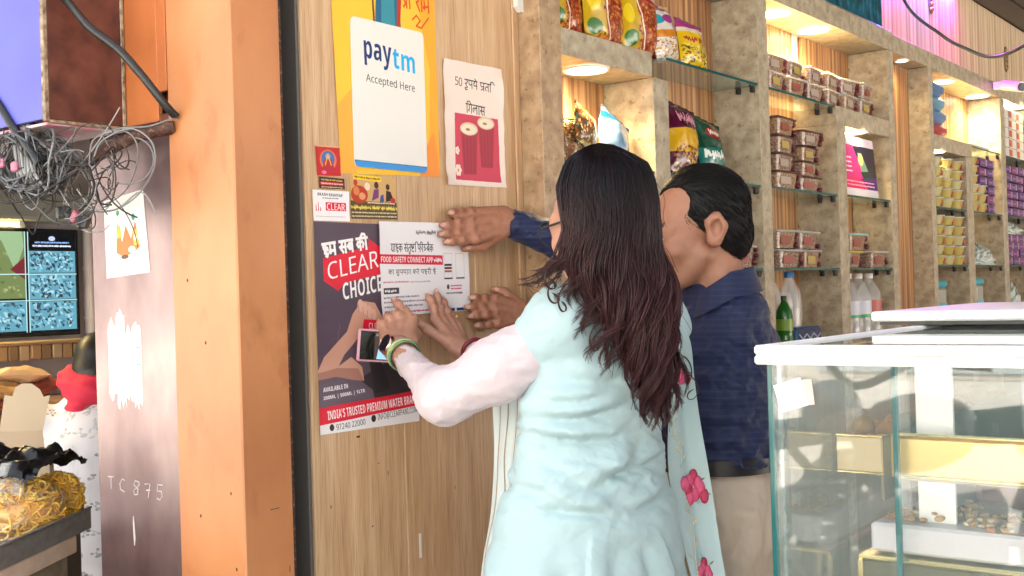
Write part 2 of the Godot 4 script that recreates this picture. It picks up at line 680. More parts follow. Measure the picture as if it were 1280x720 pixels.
	M.rust_trim = tri_mat(ntex(63, 0.05, [[0.0, Color(0.16, 0.10, 0.08)], [0.6, Color(0.30, 0.18, 0.14)], [0.8, Color(0.5, 0.38, 0.3)], [1.0, Color(0.6, 0.5, 0.42)]], 4, 256), Vector3(6, 6, 6), 0.7)
	M.violet = tri_mat(ntex(64, 0.006, [[0.0, Color(0.30, 0.29, 0.66)], [0.5, Color(0.34, 0.35, 0.72)], [1.0, Color(0.42, 0.37, 0.70)]], 3, 256), Vector3(1, 1, 1), 0.35)
	M.pink_under = tri_mat(ntex(65, 0.01, [[0.0, Color(0.92, 0.40, 0.58)], [0.36, Color(0.88, 0.62, 0.68)], [0.5, Color(0.86, 0.76, 0.76)], [1.0, Color(0.9, 0.84, 0.82)]], 3, 256), Vector3(3, 3, 3), 0.5)
	M.wire = [mat(0.10, 0.105, 0.115, 0.45), mat(0.20, 0.205, 0.215, 0.45), mat(0.02, 0.018, 0.018, 0.5), mat(0.045, 0.038, 0.034, 0.5), mat(0.34, 0.33, 0.32, 0.5)]
	M.black = mat(0.015, 0.015, 0.016, 0.4)
	M.white = mat(0.8, 0.8, 0.78, 0.4)
	M.paper = mat(0.78, 0.77, 0.76, 0.6)
	M.plaster = tri_mat(ntex(71, 0.008, [[0.0, Color(0.70, 0.66, 0.66)], [0.5, Color(0.80, 0.76, 0.76)], [1.0, Color(0.86, 0.83, 0.83)]], 4, 256), Vector3(1, 1, 1), 0.7)
	M.ceil = tri_mat(ntex(72, 0.02, [[0.0, Color(0.13, 0.10, 0.12)], [1.0, Color(0.2, 0.16, 0.18)]], 3, 256), Vector3(1, 1, 1), 0.4)
	M.floor_tile = tri_mat(ntex(73, 0.01, [[0.0, Color(0.55, 0.52, 0.48)], [1.0, Color(0.72, 0.69, 0.64)]], 4, 512), Vector3(1.5, 1.5, 1.5), 0.3)
	M.asphalt = tri_mat(ntex(74, 0.05, [[0.0, Color(0.58, 0.56, 0.53)], [1.0, Color(0.70, 0.68, 0.64)]], 5, 512), Vector3(0.7, 0.7, 0.7), 0.9)
	M.concrete = tri_mat(ntex(75, 0.02, [[0.0, Color(0.66, 0.63, 0.59)], [1.0, Color(0.80, 0.78, 0.74)]], 5, 512), Vector3(0.5, 0.5, 0.5), 0.85)
	M.glass = glass(0.42, 0.62, 0.62, 0.06)
	M.shelf_glass = glass(0.40, 0.66, 0.62, 0.34)
	M.glass_edge = mat(0.012, 0.10, 0.10, 0.12)
	M.clear = glass(0.9, 0.94, 0.95, 0.22)
	M.steel = mat(0.55, 0.56, 0.57, 0.28, 1.0)
	M.brass = mat(0.62, 0.46, 0.18, 0.34, 1.0)

func build_setting() -> void:
	# ground
	var g := MB.new()
	g.poly([Vector3(-90, 0, -90), Vector3(90, 0, -90), Vector3(90, 0, 90), Vector3(-90, 0, 90)], Vector3(0, -1, 0))
	struct("ground", g, M.concrete)
	struct("road", boxm(Vector3(-9.0, -0.05, -60), Vector3(-1.6, 0.004, 60)), M.asphalt)
	struct("pavement", boxm(Vector3(-1.6, -0.05, -60), Vector3(1.3, 0.12, 60), 0.01), M.concrete)
	struct("shop_floor", boxm(Vector3(1.3, -0.05, -0.34), Vector3(9.0, 0.15, 5.0), 0.005), M.floor_tile)
	struct("neighbour_floor", boxm(Vector3(1.3, -0.05, -2.3), Vector3(4.6, 0.15, -0.345), 0.005), M.floor_tile)
	# shop shell
	struct("ceiling", boxm(Vector3(1.45, 2.86, -0.34), Vector3(9.0, 2.902, 5.0)), M.ceil)
	var slat := boxm(Vector3(0, -0.012, 0), Vector3(7.5, 0.0, 0.142), 0.004).mesh()
	var ceiling := get_node("ceiling")
	for k in 33:
		var o := lay("ceiling_panel", slat, M.ceil, ceiling)
		o.position = Vector3(1.48, 2.859, 0.02 + 0.15 * k)
	struct("back_wall", boxm(Vector3(9.0, 0, -0.5), Vector3(9.2, 2.9, 4.59)), M.upper)
	tag(put("corner_pillar", boxm(Vector3(8.8, 0, 4.6), Vector3(9.2, 2.859, 5.0)), M.plaster), "plastered corner pillar at the far side of the shop, left open for daylight", "pillar")
	tag(put("unseen_side_wall", boxm(Vector3(1.45, 0, 4.75), Vector3(4.0, 2.859, 5.0)), M.plaster), "unseen plastered side wall beyond the counter, cut short to let daylight in", "wall")  # unseen; length shaped so daylight reaches the deep shelves, less the front
	tag(put("party_wall", boxm(Vector3(1.60, 0, -0.33), Vector3(9.0, 2.859, -0.116)), M.plaster), "thick plastered wall dividing the sweet shop from its neighbour", "wall")
	# unseen upper wall above both openings, added to block sky light and sun
	tag(put("light_blocking_facade", boxm(Vector3(1.60, 2.905, -30.0), Vector3(9.2, 7.0, 5.0)), M.plaster), "unseen upper wall over the shop fronts, added to block sky and sun", "wall")
	# neighbour's room
	struct("neighbour_far_wall", boxm(Vector3(1.39, 0, -2.5), Vector3(4.8, 2.9, -2.3)), M.plaster)
	struct("neighbour_back_wall", boxm(Vector3(4.6, 0, -2.3), Vector3(4.8, 2.9, -0.33)), M.plaster)
	struct("neighbour_ceiling", boxm(Vector3(1.39, 2.35, -2.3), Vector3(4.6, 2.5, -0.33)), M.plaster)
	tag(put("neighbour_front_wall", boxm(Vector3(1.385, 0, -30.0), Vector3(1.59, 2.9, -2.5)), M.plaster), "pale wall of the shop front beyond the neighbouring stall", "wall")

func build_wall_panels() -> void:
	# oak faced wall with the notices: three boards with fine V joints
	var t := thing("panelled_wall", "light oak panelled wall carrying the posters and notices", "wall")
	var xs := [1.5895, 1.855, 2.1175, 2.311]
	for k in 3:
		put("panel_board", boxm(Vector3(xs[k] + 0.0008, 0.15, -0.1), Vector3(xs[k + 1] - 0.0008, 2.855, 0.0), 0.0016), M["oak%d" % k], t)
	put("cover_strip", boxm(Vector3(2.288, 0.15, 0.0005), Vector3(2.3105, 2.855, 0.006), 0.0015), M.oak2, t)
	put("raw_edge", boxm(Vector3(1.583, 0.15, -0.1), Vector3(1.5893, 2.855, 0.002), 0.001), M.oak1, t)
	put("backing", boxm(Vector3(1.59, 0.15, -0.114), Vector3(2.311, 2.855, -0.102)), M.oak1, t)
	# laminate boards over the shelf
	var u := thing("upper_wall", "striped pale laminate wall above the shelves under violet light", "wall")
	var x := 2.313
	while x < 8.9:
		var x2 := minf(x + 0.61, 9.0)
		put("panel_board", boxm(Vector3(x + 0.001, 2.445, -0.1), Vector3(x2 - 0.001, 2.857, 0.0), 0.0015), M.upper, u)
		x = x2
	# pierced ornaments on that wall
	for p in [[5.62, 2.73], [6.95, 2.63]]:
		var o := thing("wall_ornament", "carved dark oval ornament on the upper wall nearer the street" if p[0] < 6 else "carved dark oval ornament on the upper wall deeper in the shop", "ornament", Vector3(p[0], p[1], 0.004))
		var mb := MB.new()
		mb.ball(Vector3.ZERO, Vector3(0.036, 0.075, 0.008), 14, 8)
		put("plaque", mb, mat(0.16, 0.10, 0.05, 0.6), o)
		for k in 5:
			var b := MB.new()
			b.ball(Vector3(0.0, 0.05 - 0.025 * k, 0.006), Vector3(0.022, 0.011, 0.006), 8, 5)
			put("boss", b, M.brass, o)
	# orange pillar
	var p := thing("pillar", "orange painted square pillar between the two shops", "pillar")
	put("shaft", boxm(Vector3(1.367, 0.0, -0.145), Vector3(1.486, 2.9, 0.05), 0.003), M.orange, p)
	put("joint_strip", boxm(Vector3(1.378, 0.0, -0.157), Vector3(1.40, 2.9, -0.1455), 0.001), M.rust_trim, p)
	# shutter channel between pillar and panelled wall
	var c := thing("shutter_channel", "black steel shutter channel in the gap beside the orange pillar", "channel")
	put("back_plate", boxm(Vector3(1.487, 0.0, -0.345), Vector3(1.599, 2.9, -0.335)), M.dark_gap, c)
	put("guide_lip", boxm(Vector3(1.4865, 0.0, -0.334), Vector3(1.4925, 2.9, 0.047), 0.001), M.rust_trim, c)
	put("guide_web", boxm(Vector3(1.4928, 0.0, -0.334), Vector3(1.4955, 2.9, 0.04)), M.dark_gap, c)
	put("far_lip", boxm(Vector3(1.574, 0.0, -0.334), Vector3(1.5825, 2.9, -0.003), 0.001), M.dark_gap, c)
	# a few marks that the photo shows on the pillar
	for q in [[1.4395, 0.985, 0.022, 0.0016, "short dark scratch on the right face of the pillar"], [1.472, 0.86, 0.0016, 0.012, "small upright dark nick low on the pillar's right face"]]:
		tag(put("scratch", boxm(Vector3(q[0] - q[2] / 2, q[1], 0.0501), Vector3(q[0] + q[2] / 2, q[1] + q[3], 0.0506)), M.rust_trim), q[4], "scratch")
	# white plastic tag at the top of the wall, printed in red
	var tg := thing("plastic_tag", "white plastic tag hanging at the top of the oak wall", "tag", Vector3(2.316, 2.083, 0.008))
	var b := MB.new()
	b.extrude(PackedVector2Array([Vector2(-0.026, 0.012), Vector2(-0.012, 0), Vector2(0.014, 0), Vector2(0.026, 0.012), Vector2(0.026, 0.09), Vector2(-0.026, 0.09)]), 0.0, 0.014)
	put("body", b, M.white, tg)
	var pr := Print.new(64, 64, Color(0.93, 0.9, 0.88))
	pr.scrawl(6, 8, 34, 14, Color(0.7, 0.2, 0.25), 3, 4)
	pr.scrawl(6, 36, 26, 12, Color(0.7, 0.3, 0.3), 3, 5)
	var lab := MB.new()
	lab.poly([Vector3(-0.022, 0.03, 0.0145), Vector3(0.016, 0.03, 0.0145), Vector3(0.016, 0.07, 0.0145), Vector3(-0.022, 0.07, 0.0145)], Vector3(0, 0, -1), [Vector2(0, 1), Vector2(1, 1), Vector2(1, 0), Vector2(0, 0)])
	put("label", lab, printed(pr), tg)
	for q in [[1.713, 1.085, 0.010, 0.004], [1.800, 0.994, 0.0015, 0.009], [1.748, 0.891, 0.004, 0.003], [1.771, 1.022, 0.003, 0.002], [1.63, 0.95, 0.002, 0.006], [2.02, 0.93, 0.0015, 0.007]]:
		put("scuff", boxm(Vector3(q[0] - q[2] / 2, q[1], 0.0002), Vector3(q[0] + q[2] / 2, q[1] + q[3], 0.0006), 0.0), M.rust_trim, t)
	for q in [[0.88, 0.022], [1.02, 0.012], [1.30, -0.05], [1.42, -0.1], [0.97, -0.08]]:
		var sc := boxm(Vector3(1.3664, q[0], q[1]), Vector3(1.3668, q[0] + 0.006, q[1] + 0.004), 0.0)
		put("scuff", sc, M.rust_trim, p)
	# flake of white tape low on the wall
	tag(put("tape_flake", boxm(Vector3(1.891, 0.796, 0.0005), Vector3(1.899, 0.85, 0.0012), 0.0003), M.paper), "small upright flake of white tape low on the oak wall", "tape")

const POSTS := [[2.313, 2.405], [2.86, 2.945], [3.555, 3.63], [4.22, 4.308], [4.80, 4.87], [5.332, 5.39], [5.88, 5.985], [6.53, 6.62], [7.15, 7.24], [7.8, 7.88]]
const ZF := 0.07
const ZB := -0.1

func build_shelf() -> void:
	var s := thing("shelf_unit", "tall built-in shelf unit of mottled stone laminate with glass shelves", "shelving")
	for k in POSTS.size():
		var a = POSTS[k]
		var top := 2.355
		if k in [1, 3, 6]:
			top = 1.984
		put("post", boxm(Vector3(a[0], 0.15, ZB), Vector3(a[1], top, ZF), 0.0015), M.stone_rosy if k == 0 else M.stone, s)
	put("top_beam", boxm(Vector3(2.313, 2.357, ZB), Vector3(4.87, 2.44, ZF), 0.0015), M.stone, s)
	put("top_beam", boxm(Vector3(4.8705, 2.357, ZB), Vector3(7.88, 2.43, ZF - 0.002), 0.0015), M.stone, s)
	for b in [[2.406, 2.859], [4.221, 4.799], [5.391, 5.984]]:
		put("middle_beam", boxm(Vector3(b[0], 1.985, ZB), Vector3(b[1], 2.055, ZF - 0.001), 0.0015), M.stone, s)
	# wood backs, one sheet to each bay
	for b in [[2.406, 2.859], [2.946, 3.554], [3.631, 4.22], [4.309, 4.799], [5.391, 5.879], [5.986, 6.529], [6.621, 7.149], [7.241, 7.799]]:
		put("back_panel", boxm(Vector3(b[0], 0.16, -0.114), Vector3(b[1], 2.356, ZB + 0.001)), M.stripe, s)
	put("niche_back", boxm(Vector3(4.871, 0.16, -0.04), Vector3(5.331, 2.356, -0.022), 0.002), M.stripe, s)
	put("niche_bead", boxm(Vector3(4.93, 0.16, -0.0215), Vector3(4.96, 2.356, -0.01), 0.003), M.oak0, s)
	for b in [[2.406, 2.859], [2.946, 3.554], [3.631, 4.219], [4.309, 4.799], [5.391, 5.879], [5.986, 6.529], [6.621, 7.149], [7.241, 7.799]]:
		put("bottom_board", boxm(Vector3(b[0], 1.10, ZB), Vector3(b[1], 1.14, ZF - 0.001), 0.0015), M.stone, s)
		put("base_panel", boxm(Vector3(b[0], 0.16, ZF - 0.02), Vector3(b[1], 1.099, ZF - 0.003), 0.0015), M.base_wood, s)
	# glass shelves on black clips
	for b in [[2.406, 2.859, 1.715], [2.946, 3.554, 2.055], [2.946, 3.554, 1.715], [2.946, 3.554, 1.437], [3.631, 4.219, 2.055], [3.631, 4.219, 1.717], [3.631, 4.219, 1.437], [4.309, 4.799, 1.721], [4.309, 4.799, 1.437], [5.391, 5.879, 1.721], [5.391, 5.879, 1.449], [5.986, 6.529, 2.05], [5.986, 6.529, 1.721], [5.986, 6.529, 1.449], [6.621, 7.149, 2.05], [6.621, 7.149, 1.721], [6.621, 7.149, 1.449]]:
		var sh := put("glass_shelf", boxm(Vector3(b[0] + 0.001, b[2] - 0.008, ZB + 0.002), Vector3(b[1] - 0.001, b[2], ZF - 0.006)), M.shelf_glass, s)
		put("glass_edge", boxm(Vector3(b[0] + 0.001, b[2] - 0.0082, ZF - 0.0058), Vector3(b[1] - 0.001, b[2] + 0.0002, ZF - 0.0045)), M.glass_edge, sh)
		for z in [0.0, 0.052]:
			var c := boxm(Vector3(b[1] - 0.022, b[2] - 0.03, z - 0.006), Vector3(b[1] - 0.001, b[2] - 0.0085, z + 0.006), 0.002)
			c.box(Vector3(b[1] - 0.03, b[2] - 0.013, z - 0.004), Vector3(b[1] - 0.021, b[2] - 0.0085, z + 0.004))
			put("clip", c, M.black, sh)
	# recessed lamps: thin rim, glowing disc, and the light itself
	var glow := mat(1, 1, 1, 0.5)
	glow.emission_enabled = true
	glow.emission = Color(1.0, 0.95, 0.82)
	glow.emission_energy_multiplier = 2.5
	var where := [[2.62, 1.985, 0.0, "over the snack cell nearest the oak wall"], [3.86, 2.357, -0.01, "in the tall cell beside the teal board, left one"], [4.22, 2.357, -0.01, "in the tall cell beside the teal board, right one"], [4.50, 1.985, 0.02, "above the magenta box"], [5.10, 2.357, 0.03, "at the top of the narrow wooden niche"], [5.80, 2.357, -0.01, "above the blue and red packets"], [6.40, 2.357, -0.01, "above the foil sheet shelf"], [5.50, 1.985, 0.02, "above the yellow cups"], [6.85, 2.357, 0.0, "above the red and white cartons"], [7.0, 2.357, 0.03, "at the far end above the cartons"]]
	for w in where:
		var r := 0.055 if w[0] != 5.10 else 0.022
		var t := thing("downlight", "round recessed lamp " + w[3], "ceiling light", Vector3(w[0], w[1] - 0.0005, w[2]))
		var ring := MB.new()
		ring.lathe([Vector2(r, -0.001), Vector2(r + 0.002, -0.005), Vector2(r + 0.009, -0.005), Vector2(r + 0.011, 0.0)], 28)
		put("rim", ring, M.white, t)
		var d := MB.new()
		d.lathe([Vector2(0.0, -0.003), Vector2(r, -0.003), Vector2(r, -0.0005)], 28)
		put("diffuser", d, glow, t)
		lamp_spot("downlight_beam", Vector3(w[0], w[1] - 0.012, w[2]), LAMP * (1.0 if r > 0.03 else 0.1), Color(1.0, 0.86, 0.60), r * 0.9)
	# violet strip lamps above the shelf
	var vio := mat(1, 1, 1, 0.5)
	vio.emission_enabled = true
	vio.emission = Color(0.72, 0.35, 1.0)
	vio.emission_energy_multiplier = 0.7
	for k in 2:
		var x: float = [4.85, 5.65][k]
		var t := thing("strip_lamp", "violet LED strip lamp under the ceiling, " + ["nearer the teal board", "further down the shop"][k], "strip lamp", Vector3(x, 2.83, 0.03))
		put("housing", boxm(Vector3(-0.35, 0.0, -0.012), Vector3(0.35, 0.015, 0.012), 0.002), M.white, t)
		put("diffuser", boxm(Vector3(-0.345, -0.008, -0.009), Vector3(0.345, -0.0003, 0.009), 0.003), vio, t)
		for j in 2:
			var l := AreaLight3D.new()
			l.name = numbered("strip_glow")
			add_child(l, true)
			l.position = Vector3(x - 0.17 + 0.34 * j, 2.82, 0.03)
			l.rotation_degrees = Vector3(-90, 0, 0)
			l.area_size = Vector2(0.3, 0.016)
			l.light_color = [Color(0.45, 0.35, 1.0), Color(0.9, 0.2, 0.85)][j]
			l.light_energy = 0.08
			l.shadow_enabled = true
	# teal board on the top beam
	var tb := thing("teal_board", "dark teal glossy board standing on top of the shelf unit", "board", Vector3(4.18, 2.4405, 0.03))
	put("face", boxm(Vector3(0, 0, 0), Vector3(0.63, 0.38, 0.02), 0.002), tri_mat(ntex(81, 0.03, [[0.0, Color(0.04, 0.22, 0.28)], [0.6, Color(0.10, 0.36, 0.44)], [1.0, Color(0.25, 0.5, 0.62)]], 4, 256), Vector3(3, 1, 3), 0.15), tb)
	put("rail", boxm(Vector3(-0.002, 0, 0.0205), Vector3(0.632, 0.012, 0.026), 0.002), M.steel, tb)
	# cctv camera
	var cv := thing("security_camera", "small white security camera fixed to the top beam", "camera", Vector3(6.42, 2.40, 0.07))
	put("bracket", boxm(Vector3(-0.02, -0.02, 0), Vector3(0.02, 0.02, 0.05), 0.004), M.white, cv)
	var bd := MB.new()
	bd.tube([Vector3(0, 0, 0.05), Vector3(-0.03, -0.012, 0.09), Vector3(-0.09, -0.035, 0.16)], 0.028, 14)
	put("body", bd, M.white, cv)
	var ln := MB.new()
	ln.tube([Vector3(-0.09, -0.035, 0.16), Vector3(-0.096, -0.038, 0.168)], 0.021, 14)
	put("lens", ln, M.black, cv)
	# slack cable across the shop
	var cb := MB.new()
	cb.tube(smooth_path([Vector3(4.75, 2.84, 0.12), Vector3(4.52, 2.48, 0.241), Vector3(4.30, 2.28, 0.44), Vector3(4.143, 2.185, 0.569), Vector3(3.99, 2.112, 0.70), Vector3(3.736, 2.086, 0.86), Vector3(3.5, 2.12, 1.05), Vector3(3.2, 2.4, 1.4), Vector3(3.0, 2.84, 1.7)], 8), 0.006, 8)
	tag(put("hanging_cable", cb, mat(0.08, 0.12, 0.12, 0.35)), "dark slack cable looping across the shop below the violet wall", "cable")

const LAMP := 0.15

func uvpoly(p: Array) -> MB:
	var m := MB.new()
	m.poly(p, null, [Vector2(0, 1), Vector2(1, 1), Vector2(1, 0), Vector2(0, 0)])
	return m

func build_neighbour() -> void:
	# brown sheet with chalk writing
	var d := thing("brown_sheet", "tall glossy brown metal sheet beside the pillar with chalk number", "panel")
	put("sheet", boxm(Vector3(1.388, 0.0, -0.448), Vector3(1.40, 1.735, -0.1575), 0.001), M.brown_sheet, d)
	for y in [0.9, 1.0, 1.19, 1.29, 1.45, 1.58]:
		var r := MB.new()
		r.ball(Vector3(1.385, y, -0.153), Vector3(0.002, 0.003, 0.003), 8, 5)
		put("rivet", r, M.rust_trim, d)
	var chalk := mat(0.6, 0.56, 0.55, 0.9)
	var glyphs := {"T": [0.0, 1.0, 0.55, 1.04, 0.28, 1.02, 0.26, 0.1], "C": [0.55, 0.9, 0.3, 1.0, 0.06, 0.62, 0.1, 0.2, 0.5, 0.06], "8": [0.62, 0.98, 0.3, 1.05, 0.16, 0.72, 0.55, 0.45, 0.52, 0.05, 0.2, 0.0, 0.12, 0.3, 0.45, 0.55, 0.7, 0.8, 0.62, 0.98], "7": [0.02, 0.92, 0.5, 1.0, 0.28, -0.05], "7bar": [0.15, 0.5, 0.5, 0.55], "5a": [0.62, 1.06, 0.2, 1.02, 0.16, 0.58, 0.5, 0.6, 0.6, 0.25, 0.35, -0.05, 0.08, 0.05]}
	var cx := {"T": 0.0, "C": 0.19, "8": 0.41, "7": 0.62, "7bar": 0.62, "5a": 0.8}
	for k in glyphs:
		var wr := MB.new()
		var pts := []
		var gl = glyphs[k]
		for i in range(0, gl.size(), 2):
			pts.append(Vector3(1.3875, 0.992 + 0.028 * gl[i + 1] - 0.006 * cx[k], -0.413 + 0.206 * (cx[k] + gl[i] * 0.18)))
		wr.tube(pts, 0.0011, 5)
		put("chalk_stroke", wr, chalk, d)
	var mk := MB.new()
	mk.tube([Vector3(1.3878, 0.945, -0.328), Vector3(1.3875, 0.93, -0.327), Vector3(1.3875, 0.9, -0.325), Vector3(1.3878, 0.885, -0.327)], [0.0008, 0.002, 0.0022, 0.001], 6)
	put("chalk_mark", mk, chalk, d)
	# picture sheet taped on it
	var pr := Print.new(220, 340, Color(0.95, 0.94, 0.92))
	pr.poly([Vector2(60, 240), Vector2(70, 110), Vector2(95, 200), Vector2(118, 130), Vector2(140, 190), Vector2(168, 120), Vector2(182, 230), Vector2(150, 250), Vector2(95, 262)], Color(0.86, 0.46, 0.2))
	pr.poly([Vector2(66, 130), Vector2(86, 126), Vector2(94, 176), Vector2(66, 180)], Color(0.95, 0.72, 0.2))
	pr.poly([Vector2(150, 160), Vector2(172, 156), Vector2(178, 220), Vector2(152, 222)], Color(0.95, 0.72, 0.2))
	pr.disc(76, 70, 9, 12, Color(0.2, 0.62, 0.38))
	pr.disc(160, 104, 9, 14, Color(0.1, 0.6, 0.5))
	pr.disc(140, 236, 18, 14, Color(0.97, 0.95, 0.93))
	pr.disc(102, 262, 20, 9, Color(0.36, 0.22, 0.16))
	pr.disc(162, 190, 10, 12, Color(0.96, 0.94, 0.9))
	pr.scrawl(60, 290, 110, 10, Color(0.75, 0.72, 0.7), 2, 8)
	tag(put("picture_sheet", uvpoly([Vector3(1.3872, 1.436, -0.397), Vector3(1.3872, 1.444, -0.246), Vector3(1.3872, 1.612, -0.262), Vector3(1.3872, 1.598, -0.401)]), printed(pr)), "white sheet printed with an orange picture taped to the brown metal sheet", "paper")
	# torn remains of another sheet: strips
	var tn := thing("torn_paper", "torn white paper remains stuck below the picture sheet", "paper")
	var strips := [[-0.400, -0.372, 1.19, 1.352], [-0.371, -0.340, 1.172, 1.375], [-0.339, -0.318, 1.19, 1.34], [-0.317, -0.284, 1.175, 1.347]]
	for k in 4:
		var q = strips[k]
		var pts := PackedVector2Array()
		for j in 9:
			pts.append(Vector2(q[0] + (q[1] - q[0]) * j / 8.0, q[2] + rng.randf_range(-0.012, 0.012)))
		for j in 7:
			pts.append(Vector2(q[1] - (q[1] - q[0]) * j / 6.0, q[3] - 0.02 * absf(j / 3.0 - 1.0) + rng.randf_range(-0.005, 0.005)))
		var mb := MB.new()
		mb.T = Transform3D(Basis(Vector3(0, 0, 1), Vector3(0, 1, 0), Vector3(-1, 0, 0)), Vector3(1.388, 0, 0))
		mb.extrude(pts, 0.0001, 0.0004)
		put("strip", mb, M.paper, tn)
	for k in 2:
		put("blue_line", boxm(Vector3(1.3873, 1.255 + 0.036 * k, -0.302), Vector3(1.3876, 1.258 + 0.036 * k, -0.288)), mat(0.1, 0.45, 0.6), tn)
	# signboard box
	var s := thing("signboard_box", "projecting signboard box with violet front and brown side", "signboard")
	put("brown_side", boxm(Vector3(1.201, 1.738, -0.291), Vector3(1.366, 2.75, -0.283), 0.001), M.brown_board, s)
	put("violet_face", boxm(Vector3(1.193, 1.738, -1.9), Vector3(1.1995, 2.75, -0.293), 0.001), M.violet, s)
	var tr := boxm(Vector3(1.190, 1.733, -0.2925), Vector3(1.2005, 2.75, -0.2815), 0.002)
	tr.box(Vector3(1.2008, 1.731, -0.292), Vector3(1.366, 1.7375, -0.2815), 0.0015)
	tr.box(Vector3(1.358, 1.7378, -0.2828), Vector3(1.366, 2.75, -0.279), 0.0015)
	put("edge_trim", tr, tri_mat(ntex(82, 0.03, [[0.0, Color(0.25, 0.19, 0.15)], [0.5, Color(0.55, 0.47, 0.38)], [1.0, Color(0.75, 0.68, 0.58)]], 4, 256), Vector3(5, 5, 5), 0.6), s)
	var un := boxm(Vector3(1.2, 1.728, -0.40), Vector3(1.366, 1.7335, -0.293), 0.001)
	un.box(Vector3(1.2, 1.728, -1.9), Vector3(1.25, 1.7335, -0.401), 0.001)
	un.box(Vector3(1.33, 1.728, -1.9), Vector3(1.366, 1.7335, -0.401), 0.001)
	un.box(Vector3(1.2505, 1.728, -1.9), Vector3(1.3295, 1.7335, -0.56), 0.001)
	put("underside", un, M.pink_under, s)
	put("hollow", boxm(Vector3(1.2, 1.9, -1.88), Vector3(1.366, 1.93, -0.30)), M.brown_board, s)
	put("rear_board", boxm(Vector3(1.3665, 1.736, -8.0), Vector3(1.385, 2.9, -0.30)), M.plaster, s)
	# orange board over the brown sheet, with a cut-out where the thick cable goes in
	var ob := thing("orange_board", "orange board above the brown sheet with a square cut-out", "board")
	var mb := boxm(Vector3(1.3675, 1.738, -0.2825), Vector3(1.378, 2.9, -0.176), 0.001)
	mb.box(Vector3(1.3675, 1.795, -0.1758), Vector3(1.378, 2.9, -0.1475), 0.001)
	put("board", mb, M.orange_board, ob)
	put("dark_inside", boxm(Vector3(1.395, 1.735, -0.2), Vector3(1.40, 1.8, -0.146)), M.brown_board, ob)
	put("lower_board", boxm(Vector3(1.372, 1.7365, -0.1757), Vector3(1.379, 1.752, -0.1475), 0.001), M.brown_board, ob)
	# opening header of the neighbour
	tag(put("roller_box", boxm(Vector3(1.9, 1.695, -2.29), Vector3(4.5, 1.80, -2.12), 0.01), mat(0.34, 0.35, 0.31, 0.6)), "grey green boxed rail along the neighbour's far wall", "rail")
	# light tube
	var tube := thing("tube_lamp", "warm yellow tube lamp above the screen", "lamp", Vector3(2.07, 1.688, -2.24))
	var em := mat(1, 1, 1, 0.5)
	em.emission_enabled = true
	em.emission = Color(1.0, 0.86, 0.45)
	em.emission_energy_multiplier = 0.7
	var tbm := MB.new()
	tbm.tube([Vector3(-0.5, 0, 0), Vector3(0.15, 0, 0)], 0.012, 12)
	put("tube", tbm, em, tube)
	put("holder", boxm(Vector3(0.151, -0.016, -0.05), Vector3(0.175, 0.016, 0.016), 0.003), M.white, tube)
	var al := AreaLight3D.new()
	al.name = "tube_glow"
	add_child(al)
	al.position = Vector3(1.9, 1.67, -2.235)
	al.rotation_degrees = Vector3(-60, 180, 0)
	al.area_size = Vector2(0.65, 0.02)
	al.light_color = Color(1.0, 0.88, 0.6)
	al.light_energy = 0.07
	al.shadow_enabled = true
	# CCTV screen
	var tv := thing("monitor", "wall monitor showing a grid of security pictures", "monitor", Vector3(0, 0, -2.29))
	put("bezel", boxm(Vector3(1.86, 1.272, 0.0), Vector3(2.475, 1.672, 0.035), 0.004), mat(0.02, 0.022, 0.026, 0.25), tv)
	var sp := Print.new(600, 400, Color(0.03, 0.05, 0.06))
	var sr := RandomNumberGenerator.new()
	sr.seed = 4
	var cells := [[0, 0, 388, 265, 0], [404, 76, 192, 88, 1], [404, 170, 192, 100, 1], [404, 278, 192, 116, 1], [200, 278, 190, 116, 1], [0, 278, 190, 116, 1]]
	for ce in cells:
		sp.rect(ce[0], ce[1], ce[2], ce[3], Color(0.42, 0.48, 0.30) if ce[4] == 0 else Color(0.36, 0.58, 0.65))
		for k in (90 if ce[4] == 0 else 150):
			var x: float = ce[0] + sr.randf() * (ce[2] - 20)
			var y: float = ce[1] + sr.randf() * (ce[3] - 16)
			var c: Color = [Color(0.50, 0.55, 0.34), Color(0.34, 0.40, 0.24), Color(0.6, 0.63, 0.42)][k % 3] if ce[4] == 0 else [Color(0.16, 0.22, 0.28), Color(0.55, 0.74, 0.80), Color(0.26, 0.42, 0.5), Color(0.42, 0.66, 0.74), Color(0.22, 0.28, 0.28), Color(0.62, 0.78, 0.84)][k % 6]
			sp.poly([Vector2(x, y), Vector2(x + sr.randf_range(4, 18), y + sr.randf_range(-3, 5)), Vector2(x + sr.randf_range(4, 18), y + sr.randf_range(5, 16)), Vector2(x + 2, y + sr.randf_range(4, 14))], c)
	sp.poly([Vector2(250, 0), Vector2(380, 0), Vector2(385, 60), Vector2(350, 160), Vector2(300, 40)], Color(0.55, 0.66, 0.5))
	sp.poly([Vector2(330, 150), Vector2(388, 100), Vector2(388, 190)], Color(0.42, 0.16, 0.18))
	sp.rect(404, 6, 192, 66, Color(0.04, 0.05, 0.06))
	sp.disc(500, 26, 14, 10, Color(0.7, 0.75, 0.85))
	sp.scrawl(430, 38, 140, 8, Color(0.5, 0.65, 0.85), 2, 9)
	sp.scrawl(420, 52, 160, 8, Color(0.85, 0.88, 0.95), 2, 10)
	for x in [0, 388, 400]:
		sp.rect(x, 0, 4, 400, Color(0.7, 0.85, 0.85))
	for y in [167, 272]:
		sp.rect(200, y, 400, 4, Color(0.7, 0.85, 0.85))
	var sc := StandardMaterial3D.new()
	sc.albedo_color = Color(0.02, 0.02, 0.02)
	sc.roughness = 0.15
	sc.emission_enabled = true
	sc.emission = Color(1, 1, 1)
	sc.emission_texture = sp.tex()
	sc.emission_operator = BaseMaterial3D.EMISSION_OP_MULTIPLY
	sc.emission_energy_multiplier = 0.13
